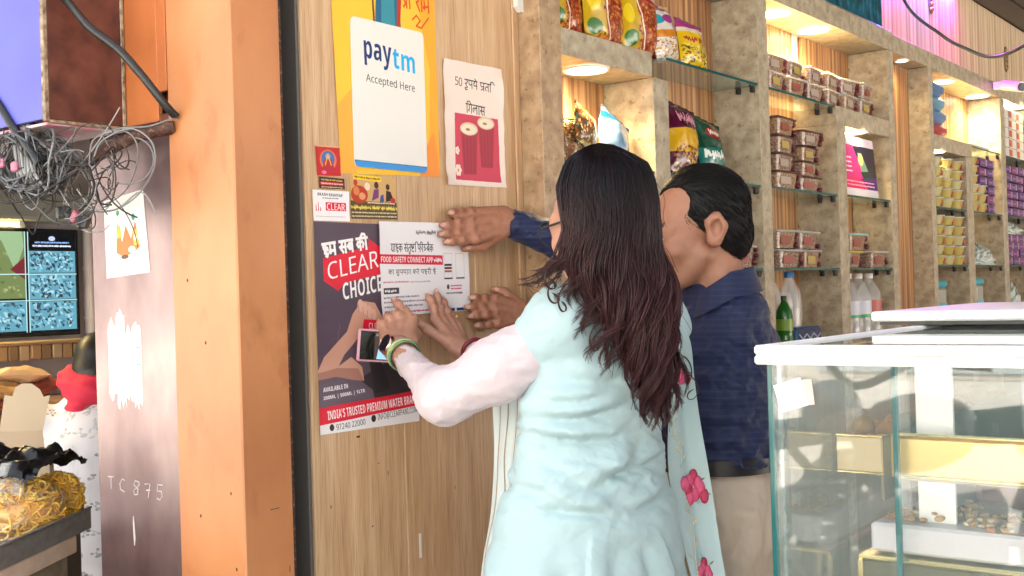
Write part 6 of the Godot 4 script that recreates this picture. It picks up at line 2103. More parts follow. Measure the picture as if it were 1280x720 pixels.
# a head round the origin of «T»: face towards -z, y up
func head_prims(f: Field, T: Transform3D, s: float) -> void:
	var B := T.basis
	var e := func(c: Vector3, r: Vector3, rot := Vector3.ZERO, carve := false) -> void:
		f.egg(T * (c * s), r * s, B * Basis.from_euler(rot), carve)
	var b := func(a: Vector3, c: Vector3, r1: float, r2: float) -> void:
		f.bone(T * (a * s), T * (c * s), r1 * s, r2 * s)
	e.call(Vector3(0, 0.045, 0.015), Vector3(0.074, 0.083, 0.094))
	e.call(Vector3(0, 0.01, -0.035), Vector3(0.064, 0.080, 0.056))
	e.call(Vector3(0, -0.045, -0.035), Vector3(0.055, 0.062, 0.05))
	e.call(Vector3(0, -0.093, -0.066), Vector3(0.026, 0.020, 0.022))
	for m in [-1.0, 1.0]:
		b.call(Vector3(0.050 * m, -0.048, -0.006), Vector3(0.022 * m, -0.090, -0.055), 0.016, 0.017)
		e.call(Vector3(0.040 * m, -0.028, -0.064), Vector3(0.024, 0.024, 0.020))
		b.call(Vector3(0.014 * m, 0.020, -0.088), Vector3(0.048 * m, 0.020, -0.070), 0.009, 0.008)
		e.call(Vector3(0.032 * m, 0.002, -0.096), Vector3(0.018, 0.011, 0.016), Vector3.ZERO, true)
		e.call(Vector3(0.031 * m, 0.002, -0.075), Vector3(0.0125, 0.0125, 0.0125))
		b.call(Vector3(0.018 * m, 0.008, -0.086), Vector3(0.046 * m, 0.006, -0.075), 0.005, 0.004)
		e.call(Vector3(0.010 * m, -0.036, -0.095), Vector3(0.009, 0.008, 0.010))
		# ear: bowl with a rim and lobe
		e.call(Vector3(0.076 * m, -0.006, 0.020), Vector3(0.008, 0.025, 0.0145), Vector3(0.25, 0.35 * m, 0))
		b.call(Vector3(0.077 * m, -0.022, 0.004), Vector3(0.080 * m, 0.016, 0.008), 0.0045, 0.005)
		b.call(Vector3(0.080 * m, 0.016, 0.008), Vector3(0.084 * m, 0.024, 0.024), 0.005, 0.005)
		b.call(Vector3(0.084 * m, 0.022, 0.022), Vector3(0.086 * m, 0.002, 0.033), 0.0045, 0.0045)
		b.call(Vector3(0.086 * m, 0.002, 0.033), Vector3(0.079 * m, -0.028, 0.015), 0.0045, 0.0065)
		e.call(Vector3(0.088 * m, 0.000, 0.019), Vector3(0.006, 0.015, 0.009), Vector3(0.25, 0, 0), true)
	b.call(Vector3(0, 0.012, -0.092), Vector3(0, -0.030, -0.107), 0.008, 0.011)
	b.call(Vector3(-0.017, -0.061, -0.086), Vector3(0.017, -0.061, -0.086), 0.007, 0.007)
	b.call(Vector3(-0.014, -0.071, -0.085), Vector3(0.014, -0.071, -0.085), 0.008, 0.008)
	b.call(Vector3(0, -0.05, 0.022), Vector3(0, -0.15, 0.035), 0.050, 0.054)

func skin_mat(rough := 0.5) -> StandardMaterial3D:
	var m := StandardMaterial3D.new()
	m.vertex_color_use_as_albedo = true
	m.roughness = rough
	m.subsurf_scatter_enabled = true
	m.subsurf_scatter_strength = 0.08
	return m

func face_paint(T: Transform3D, s: float, skin: Color, lip: Color, brow: Color, stubble := 0.0) -> Callable:
	var inv := T.affine_inverse()
	var nz := FastNoiseLite.new()
	nz.seed = 3
	nz.frequency = 40.0
	return func(p: Vector3) -> Color:
		var q := inv * p / s
		var c := skin * (1.0 + 0.10 * nz.get_noise_3dv(p))
		var ax := absf(q.x)
		if q.z < -0.05:
			if q.y < -0.055 and q.y > -0.078 and ax < 0.024:
				c = lip
			if q.y > 0.017 and q.y < 0.030 and ax > 0.012 and ax < 0.050:
				c = brow
			if Vector2(ax - 0.031, q.y - 0.002).length() < 0.0095 and q.z < -0.079:
				c = Color(0.6, 0.58, 0.55) if Vector2(ax - 0.031, q.y - 0.002).length() > 0.005 else Color(0.02, 0.012, 0.01)
		if stubble > 0.0 and q.y < -0.04 and q.z < -0.005 and q.y > -0.11:
			c = c.lerp(Color(0.10, 0.08, 0.07), stubble * (0.6 + 0.4 * nz.get_noise_3dv(p * 9.0)))
		c.a = 1.0
		return c

func cloth(r: float, g: float, b: float, sheen := 0.35) -> StandardMaterial3D:
	var m := mat(r, g, b, 0.75)
	m.rim_enabled = true
	m.rim = sheen
	m.rim_tint = 0.5
	return m

func build_woman() -> void:
	var who := thing("person", "woman with long wavy dark hair in a pale aqua tunic pointing at the form", "person")
	var skin := Color(0.47, 0.24, 0.165)
	var yaw := deg_to_rad(25.0)
	var A := Vector3(cos(yaw), 0, sin(yaw))
	var lsh := Vector3(1.700, 1.325, 0.545)
	var lel := Vector3(1.616, 1.188, 0.330)
	var lwr := Vector3(1.727, 1.272, 0.108)
	var rsh := Vector3(1.958, 1.308, 0.585)
	var rel := Vector3(1.985, 1.225, 0.345)
	var rwr := Vector3(1.930, 1.257, 0.111)
	var H := Transform3D(Basis.from_euler(Vector3(-0.12, deg_to_rad(-5), 0.0)), Vector3(1.762, 1.500, 0.592))
	# body: torso, neck, arms, legs as one skin
	var mb := MB.new()
	var f := Field.new()
	f.k = 0.03
	f.loft([[0.80, 1.772, 0.53, 0.150, 0.105], [0.95, 1.775, 0.535, 0.150, 0.105], [1.10, 1.778, 0.539, 0.115, 0.08], [1.25, 1.80, 0.567, 0.125, 0.08], [1.33, 1.83, 0.578, 0.10, 0.06]], yaw)
	f.bone(Vector3(1.83, 1.33, 0.58), H * Vector3(0, -0.10, 0.03), 0.055, 0.05)
	f.bone(lsh, rsh, 0.045, 0.045)
	f.chain([lsh, lel, lwr], [0.040, 0.031, 0.023])
	f.chain([rsh, rel, rwr], [0.040, 0.031, 0.023])
	for s in [-1.0, 1.0]:
		var hip: Vector3 = Vector3(1.772, 0.84, 0.53) + A * 0.085 * s
		var knee: Vector3 = Vector3(1.76, 0.50, 0.50) + A * 0.09 * s
		var ank: Vector3 = Vector3(1.775, 0.22, 0.55) + A * 0.09 * s
		f.chain([hip, knee, ank], [0.085, 0.055, 0.038])
		f.bone(ank - Vector3(0, 0.03, 0), ank + Vector3(-0.02, -0.035, -0.15), 0.034, 0.026)
	f.net(mb, 0.013, func(p): return skin)
	# head
	f = Field.new()
	f.k = 0.018
	head_prims(f, H, 0.97)
	f.net(mb, 0.0046, face_paint(H, 0.97, skin, Color(0.4, 0.12, 0.1), Color(0.03, 0.02, 0.02)))
	var nz0 := FastNoiseLite.new()
	nz0.frequency = 45.0
	# left hand points at the form, the other fingers close on the phone
	var nails := []
	f = Field.new()
	f.k = 0.008
	f.bone(lwr.lerp(lel, 0.25), lwr, 0.026, 0.023)
	var kc := Vector3(1.784, 1.328, 0.058)
	hand(f, lwr, Vector3(-0.72, 0.25, 0.64), [Vector3(1.809, 1.383, 0.012), Vector3(1.792, 1.300, 0.030), Vector3(1.773, 1.294, 0.026), Vector3(1.753, 1.290, 0.034)], Vector3(1.826, 1.302, 0.055), 1.04, kc, nails)
	# right hand presses the form flat
	f.bone(rwr.lerp(rel, 0.25), rwr, 0.026, 0.023)
	hand(f, rwr, Vector3(-0.2, 0.3, 0.93), [Vector3(1.930, 1.381, 0.012), Vector3(1.961, 1.391, 0.012), Vector3(1.981, 1.374, 0.012), Vector3(1.997, 1.348, 0.014)], Vector3(1.878, 1.330, 0.018), 0.92, Vector3(1.952, 1.322, 0.046), nails)
	f.net(mb, 0.0032, func(p):
		for q in nails:
			if p.distance_squared_to(q) < 0.000026:
				return Color(0.62, 0.42, 0.36)
		for q in joints:
			if p.distance_squared_to(q) < 0.00003:
				return skin * Color(0.80, 0.66, 0.62) * (1.0 + 0.5 * nz0.get_noise_3dv(p * 5.0))
		return skin * (1.0 + 0.16 * nz0.get_noise_3dv(p)) * (1.0 - 0.25 * maxf(nz0.get_noise_3dv(p * 3.0), 0.0)))
	put("body", mb, skin_mat(), who, true)
	# trousers under the tunic
	var pants := Field.new()
	pants.k = 0.03
	for s in [-1.0, 1.0]:
		pants.chain([Vector3(1.772, 0.84, 0.53) + A * 0.085 * s, Vector3(1.76, 0.50, 0.50) + A * 0.09 * s, Vector3(1.775, 0.24, 0.55) + A * 0.09 * s], [0.095, 0.07, 0.055])
	mb = MB.new()
	pants.net(mb, 0.014)
	put("trousers", mb, cloth(0.62, 0.72, 0.70), who)
	for s in [-1.0, 1.0]:
		mb = MB.new()
		var sole: Vector3 = Vector3(1.775, 0.158, 0.55) + A * 0.09 * s
		mb.tube([sole + Vector3(0.01, 0, 0.05), sole + Vector3(-0.01, 0, -0.05), sole + Vector3(-0.022, 0, -0.17)], [0.03, 0.034, 0.03], 12, true, 0.28)
		put("sandal", mb, mat(0.2, 0.1, 0.05, 0.6), who)
	# tunic with pulled folds across the waist
	f = Field.new()
	f.k = 0.035
	f.slack = 0.012
	f.loft([[0.46, 1.767, 0.521, 0.250, 0.19], [0.848, 1.772, 0.53, 0.205, 0.150], [0.952, 1.775, 0.535, 0.182, 0.132], [1.027, 1.776, 0.537, 0.161, 0.115], [1.109, 1.778, 0.539, 0.146, 0.10], [1.176, 1.785, 0.549, 0.148, 0.10], [1.25, 1.798, 0.567, 0.146, 0.096], [1.305, 1.815, 0.576, 0.118, 0.078], [1.345, 1.83, 0.582, 0.075, 0.058]], yaw)
	f.chain([Vector3(1.80, 1.340, 0.572), lsh + Vector3(0.0, 0.004, 0.0), lsh.lerp(lel, 0.14)], [0.046, 0.060, 0.058])
	f.chain([Vector3(1.87, 1.340, 0.588), rsh + Vector3(0.0, 0.004, 0.0), rsh.lerp(rel, 0.14)], [0.046, 0.064, 0.062])
	var creases := [[-0.16, 1.133, -0.07, 1.113, 0.04, 1.118, 0.007, 0.006], [-0.05, 1.054, 0.03, 1.054, 0.15, 1.079, 0.007, 0.0065], [-0.175, 1.0, -0.09, 0.992, -0.02, 0.984, 0.008, 0.006], [0.0, 0.985, 0.07, 0.992, 0.14, 1.018, 0.008, 0.006], [-0.15, 1.16, -0.06, 1.154, 0.05, 1.184, 0.008, 0.006], [-0.09, 1.02, 0.0, 1.052, 0.07, 1.10, 0.012, 0.006], [-0.18, 1.04, -0.13, 1.015, -0.10, 0.995, 0.01, 0.005], [-0.12, 1.236, -0.04, 1.215, 0.03, 1.228, 0.01, 0.004], [-0.14, 1.195, -0.08, 1.182, 0.0, 1.20, 0.007, 0.004], [0.02, 0.93, 0.05, 0.85, 0.06, 0.70, 0.018, 0.005], [-0.12, 0.92, -0.13, 0.84, -0.14, 0.70, 0.016, 0.005], [-0.02, 0.95, -0.04, 0.86, -0.05, 0.70, 0.02, 0.004]]
	var lines := []
	for c in creases:
		var run := PackedVector2Array()
		for j in 13:
			var t := j / 12.0
			var a := Vector2(c[0], c[1])
			var b := Vector2(c[2], c[3]) * 2.0 - (a + Vector2(c[4], c[5])) * 0.5
			run.append(a * (1 - t) * (1 - t) + b * 2.0 * t * (1 - t) + Vector2(c[4], c[5]) * t * t)
		lines.append(run)
	var nz := FastNoiseLite.new()
	nz.seed = 17
	nz.frequency = 5.0
	var folds := func(p: Vector3) -> float:
		var s := A.dot(p - Vector3(1.778, 0, 0.54))
		var d := nz.get_noise_3d(p.x, p.y * 1.4, p.z) * 0.006
		var waist := exp(-pow((p.y - 1.07) / 0.13, 2.0))
		d += 0.004 * waist * absf(nz.get_noise_2d(s * 1.2 + 7.0, p.y * 3.6 + s * 1.5)) + 0.003 * waist * absf(nz.get_noise_2d(s * 1.6 - 4.0, p.y * 4.2 - s * 2.4))
		d += 0.0028 * absf(nz.get_noise_2d(s * 1.8, p.y * 0.5 + 9.0)) * smoothstep(1.0, 0.85, p.y)
		for ci in creases.size():
			var c = creases[ci]
			if p.y > maxf(c[1], maxf(c[3], c[5])) + 0.05 or p.y < minf(c[1], minf(c[3], c[5])) - 0.05:
				continue
			var q := Vector2(s, p.y)
			var run: PackedVector2Array = lines[ci]
			var best := 1.0
			var off := Vector2.ZERO
			var along := 0.0
			for i in 12:
				var a := run[i]
				var e := run[i + 1] - a
				var t := clampf((q - a).dot(e) / e.length_squared(), 0.0, 1.0)
				var v := q - a - e * t
				if v.length_squared() < best:
					best = v.length_squared()
					off = Vector2(signf(e.cross(v)) * v.length(), 0)
					along = (i + t) / 12.0
			if best < 0.0025:
				var edge := smoothstep(0.0, 0.35, along) * smoothstep(1.0, 0.65, along)
				var l := off.x * signf(run[12].x - run[0].x)
				d += c[7] * edge * (exp(-l * l / (c[6] * c[6])) - 0.8 * exp(-pow((l - 2.3 * c[6]) / (1.7 * c[6]), 2.0)))
		return -d * 2.1
	mb = MB.new()
	f.net(mb, 0.011)
	mb.refine()
	mb.push(folds)
	put("tunic", mb, cloth(0.40, 0.545, 0.575, 0.25), who)
	# seam piping on the shoulder
	mb = MB.new()
	for w in [0.0, 0.012]:
		mb.tube(smooth_path([Vector3(1.715 + w, 1.392, 0.545), Vector3(1.675 + w, 1.376, 0.575), Vector3(1.655 + w, 1.325, 0.596), Vector3(1.672 + w, 1.270, 0.585)], 5), 0.0012, 5)
	put("shoulder_seam", mb, cloth(0.5, 0.72, 0.71), who)
	# sheer sleeves
	var sl := cloth(0.66, 0.565, 0.60, 0.3)
	sl.transparency = BaseMaterial3D.TRANSPARENCY_ALPHA
	sl.albedo_color.a = 0.9
	var cuff_l := lwr.lerp(lel, 0.20)
	var cuff_r := rwr.lerp(rel, 0.16)
	for k in 2:
		f = Field.new()
		f.k = 0.05
		f.slack = 0.006
		var sh: Vector3 = [lsh, rsh][k]
		var el: Vector3 = [lel, rel][k]
		var cu: Vector3 = [cuff_l, cuff_r][k]
		var inner := Vector3(0.035, 0.0, 0.006) if k == 0 else Vector3(-0.035, -0.01, -0.01)
		f.chain([sh + inner, sh.lerp(el, 0.5) + Vector3(0, -0.012, 0), el, cu], [0.057, 0.056, 0.046, 0.033])
		var ax: Vector3 = (el - sh).normalized()
		mb = MB.new()
		f.net(mb, 0.010)
		mb.refine()
		mb.push(func(p: Vector3) -> float:
			var t := ax.dot(p - sh)
			var g := p.distance_to(cu)
			return -0.013 * absf(nz.get_noise_3d(p.x * 1.2, p.y * 1.2, p.z * 1.2 + t * 1.4)) - 0.006 * absf(nz.get_noise_3d(p.x * 2.4 + t * 3.0, p.y * 2.4, p.z * 2.4)) - 0.006 * absf(nz.get_noise_1d(g * 9.0 + 0.6 * nz.get_noise_3dv(p))) * smoothstep(0.22, 0.08, g))
		put("sleeve", mb, sl, who)
	# watch and bangles on the left wrist
	var ad := (lel - lwr).normalized()
	var ring := func(c: Vector3, r: float, tr: float, sides: int) -> MB:
		var m := MB.new()
		var u := ad.cross(Vector3.UP).normalized()
		var v := ad.cross(u)
		var pts := []
		for j in 29:
			pts.append(c + (u * cos(TAU * j / 28.0) + v * sin(TAU * j / 28.0)) * r)
		m.tube(pts, tr, sides, false)
		return m
	var wc := lwr + ad * 0.006
	var strap := MB.new()
	for j in 5:
		var part: MB = ring.call(wc + ad * (0.004 * j - 0.008), 0.0285, 0.0022, 6)
		var s0 := strap.v.size()
		strap.v.append_array(part.v)
		strap.n.append_array(part.n)
		strap.uv.append_array(part.uv)
		strap.c.append_array(part.c)
		for i in part.ix:
			strap.ix.append(i + s0)
	var watch := put("watch_strap", strap, mat(0.40, 0.17, 0.15, 0.35), who)
	var fd := Vector3(-0.86, 0.30, 0.02)
	fd = (fd - ad * fd.dot(ad)).normalized()
	var fb := Basis(ad, fd, ad.cross(fd))
	mb = MB.new()
	mb.lathe([Vector2(0.0, -0.004), Vector2(0.019, -0.004), Vector2(0.0215, 0.0), Vector2(0.0205, 0.006), Vector2(0.0185, 0.0075), Vector2(0.0182, 0.0068)], 28)
	var case := put("watch_case", mb, mat(0.75, 0.45, 0.36, 0.2, 1.0), watch)
	case.transform = Transform3D(fb, wc + fd * 0.029)
	mb = MB.new()
	mb.lathe([Vector2(0.0, 0.0068), Vector2(0.0182, 0.0068)], 28)
	var dial := put("watch_dial", mb, mat(0.008, 0.010, 0.016, 0.06), watch)
	dial.transform = case.transform
	for j in 4:
		put("bangle", ring.call(wc + ad * (0.020 + 0.0055 * j), 0.031 + 0.001 * (j % 2), 0.0022, 7), [mat(0.16, 0.36, 0.16, 0.25), mat(0.42, 0.55, 0.3, 0.25), mat(0.6, 0.45, 0.16, 0.25, 0.8), mat(0.10, 0.25, 0.12, 0.25)][j], who)
	mb = MB.new()
	mb.ball(Vector3(1.812, 1.350, 0.050), Vector3(0.004, 0.004, 0.004), 8, 6)
	put("ring", mb, M.brass, who)
	mb = MB.new()
	mb.ball(Vector3(1.985, 1.330, 0.052), Vector3(0.005, 0.005, 0.005), 8, 6)
	put("ring", mb, M.brass, who)
	ad = (rel - rwr).normalized()
	put("bangle", ring.call(rwr + ad * 0.03, 0.029, 0.005, 8), mat(0.20, 0.01, 0.03, 0.3), who)
	# glasses: temple arm and rims
	mb = MB.new()
	for s in [-1.0, 1.0]:
		mb.tube([H * Vector3(0.068 * s, 0.006, -0.085), H * Vector3(0.078 * s, 0.010, 0.0), H * Vector3(0.082 * s, -0.004, 0.03)], 0.0022, 6)
		var pts := []
		for j in 17:
			pts.append(H * Vector3((0.034 + 0.026 * cos(TAU * j / 16.0)) * s, -0.002 + 0.021 * sin(TAU * j / 16.0), -0.100))
		mb.tube(pts, 0.0016, 6, false)
	mb.tube([H * Vector3(-0.010, 0.004, -0.103), H * Vector3(0.010, 0.004, -0.103)], 0.0016, 6)
	put("glasses", mb, M.black, who)
	mb = MB.new()
	mb.ball(H * Vector3(-0.086, -0.028, 0.014), Vector3(0.006, 0.006, 0.006), 10, 6)
	put("earring", mb, mat(0.72, 0.35, 0.36, 0.2, 0.4), who)
	build_long_hair(who, H)
	# scarf: embroidered length down the right side, sheer edge down the left side
	var drape := func(l: Array, r: Array, fold: float, waves: float, nu: int, nv: int) -> Callable:
		var lp := smooth_path(l, 8)
		var rp := smooth_path(r, 8)
		return func(u, v):
			var i: float = v * (lp.size() - 1)
			var a: int = mini(int(i), lp.size() - 2)
			var t: float = i - a
			var p: Vector3 = (lp[a] as Vector3).lerp(lp[a + 1], t)
			var q: Vector3 = (rp[a] as Vector3).lerp(rp[a + 1], t)
			var out := (q - p).cross(Vector3.UP).normalized()
			return p.lerp(q, u) - out * fold * (sin(u * PI) * 1.6 + 0.5 * sin(u * waves + v * 3.0))
	var dl := [Vector3(1.890, 1.345, 0.640), Vector3(1.899, 1.282, 0.665), Vector3(1.910, 1.213, 0.646), Vector3(1.924, 1.135, 0.630), Vector3(1.923, 1.012, 0.628), Vector3(1.909, 0.837, 0.675), Vector3(1.888, 0.587, 0.745)]
	var dr := [Vector3(1.945, 1.345, 0.640), Vector3(1.949, 1.279, 0.665), Vector3(1.970, 1.209, 0.658), Vector3(1.975, 1.131, 0.664), Vector3(1.986, 1.007, 0.678), Vector3(1.965, 0.830, 0.715), Vector3(1.942, 0.578, 0.782)]
	var df: Callable = drape.call(dl, dr, 0.010, 9.0, 14, 60)
	mb = MB.new()
	mb.grid(14, 60, df)
	var scarf := put("embroidered_scarf", mb, cloth(0.44, 0.57, 0.58, 0.3), who)
	var pink := mat(0.70, 0.10, 0.22, 0.6)
	var deep := mat(0.5, 0.04, 0.10, 0.6)
	var leaf := mat(0.16, 0.20, 0.08, 0.6)
	var pale := mat(0.72, 0.66, 0.52, 0.6)
	var aqua := mat(0.25, 0.62, 0.58, 0.6)
	var on := func(u: float, v: float) -> Vector3: return df.call(u, v) + Vector3(-0.79, 0, 0.61) * 0.002
	for fl in [[0.74, 0.34, 1.35], [0.64, 0.685, 2.0], [0.55, 0.835, 1.5]]:
		for j in 9:
			var a := TAU * j / 9.0
			var m := MB.new()
			var c: Vector3 = on.call(fl[0] + 0.13 * cos(a) * fl[2] * (0.6 + 0.4 * (j % 2)), fl[1] + 0.012 * sin(a) * fl[2] * (0.6 + 0.4 * (j % 2)))
			m.ball(c, Vector3(0.0055, 0.0075, 0.0045) * fl[2], 8, 5)
			put("petal", m, [pink, deep, pink][j % 3], scarf)
		var m2 := MB.new()
		m2.ball(on.call(fl[0], fl[1]), Vector3(0.006, 0.006, 0.005), 8, 5)
		put("petal", m2, aqua, scarf)
		for j in 6:
			var a := TAU * (j + 0.3) / 6.0
			var m := MB.new()
			var c: Vector3 = on.call(clampf(fl[0] + 0.34 * cos(a), 0.04, 0.96), fl[1] + 0.034 * sin(a))
			var e: Vector3 = on.call(clampf(fl[0] + 0.22 * cos(a), 0.04, 0.96), fl[1] + 0.024 * sin(a))
			m.tube([e, c.lerp(e, 0.5), c], [0.0012, 0.0036, 0.0008], 6, true, 0.5)
			put("leaf", m, [leaf, aqua, leaf][j % 3], scarf)
	for vn in [[0.30, 0.40, 0.64], [0.35, 0.70, 0.96]]:
		var pts := []
		for j in 15:
			var t := j / 14.0
			pts.append(on.call(vn[0] + 0.12 * sin(t * 9.0), lerpf(vn[1], vn[2], t)))
		var m := MB.new()
		m.tube(pts, 0.0011, 5)
		put("vine", m, pale, scarf)
		for j in range(1, 14):
			var t := j / 14.0
			var u: float = vn[0] + 0.12 * sin(t * 9.0)
			var v: float = lerpf(vn[1], vn[2], t)
			var sgn := 1.0 if j % 2 else -1.0
			var lf := MB.new()
			lf.tube([on.call(u, v), on.call(u + 0.11 * sgn, v - 0.007), on.call(clampf(u + 0.2 * sgn, 0.02, 0.98), v - 0.013)], [0.0008, 0.0026, 0.0006], 5, true, 0.5)
			put("leaf", lf, pale, scarf)
	var fl2 := [Vector3(1.779, 1.190, 0.311), Vector3(1.779, 1.073, 0.311), Vector3(1.741, 0.954, 0.327), Vector3(1.697, 0.839, 0.334), Vector3(1.618, 0.594, 0.361)]
	var fr2 := [Vector3(1.749, 1.190, 0.440), Vector3(1.738, 1.083, 0.430), Vector3(1.698, 0.968, 0.430), Vector3(1.659, 0.858, 0.430), Vector3(1.597, 0.618, 0.448)]
	var ff: Callable = drape.call(fl2, fr2, 0.006, 17.0, 20, 40)
	mb = MB.new()
	mb.grid(20, 40, ff)
	var edge := put("sheer_panel", mb, cloth(0.60, 0.68, 0.68, 0.3), who)
	for u in [0.12, 0.30, 0.5, 0.72]:
		var pts := []
		for j in 25:
			pts.append(ff.call(u + 0.03 * sin(j * 0.7), j / 24.0) + Vector3(-0.79, 0, 0.61) * 0.0015)
		var m := MB.new()
		m.tube(pts, 0.0011, 5)
		put("gold_thread", m, mat(0.42, 0.31, 0.22, 0.5), edge)
	# the phone, held against the palm
	var ph := thing("phone", "phone in a pink case with lit screen held in the woman's left hand", "phone", Vector3(1.748, 1.276, 0.050))
	var px := Vector3(0.83, -0.02, 0.50).normalized()
	var py := Vector3(0.0, 1.0, 0.0)
	py = (py - px * py.dot(px) + px * 0.08).normalized()
	px = (px - py * px.dot(py)).normalized()
	ph.basis = Basis(px, py, px.cross(py))
	put("case", boxm(Vector3(-0.058, -0.034, -0.004), Vector3(0.058, 0.034, 0.0045), 0.004), mat(0.66, 0.36, 0.42, 0.3), ph)
	put("glass_front", boxm(Vector3(-0.053, -0.030, 0.0046), Vector3(0.053, 0.030, 0.0052), 0.0), mat(0.008, 0.009, 0.012, 0.06), ph)
	var sp := Print.new(160, 120, Color(0.05, 0.06, 0.06))
	sp.rect(40, 0, 120, 120, Color(0.26, 0.22, 0.20))
	sp.poly([Vector2(50, 120), Vector2(56, 74), Vector2(90, 66), Vector2(130, 80), Vector2(140, 120)], Color(0.55, 0.72, 0.85))
	sp.disc(88, 46, 18, 24, Color(0.55, 0.40, 0.33))
	sp.disc(88, 30, 21, 14, Color(0.08, 0.06, 0.06))
	for j in 14:
		sp.disc(50 + (j * 37) % 105, 12 + (j * 23) % 60, 6, 5, [Color(0.5, 0.45, 0.4), Color(0.2, 0.16, 0.16)][j % 2])
	var sc := StandardMaterial3D.new()
	sc.albedo_color = Color(0.02, 0.02, 0.02)
	sc.roughness = 0.08
	sc.emission_enabled = true
	sc.emission = Color(1, 1, 1)
	sc.emission_texture = sp.tex()
	sc.emission_operator = BaseMaterial3D.EMISSION_OP_MULTIPLY
	sc.emission_energy_multiplier = 0.16
	put("screen", uvpoly([Vector3(-0.045, -0.028, 0.0055), Vector3(0.045, -0.028, 0.0055), Vector3(0.045, 0.028, 0.0055), Vector3(-0.045, 0.028, 0.0055)]), sc, ph)

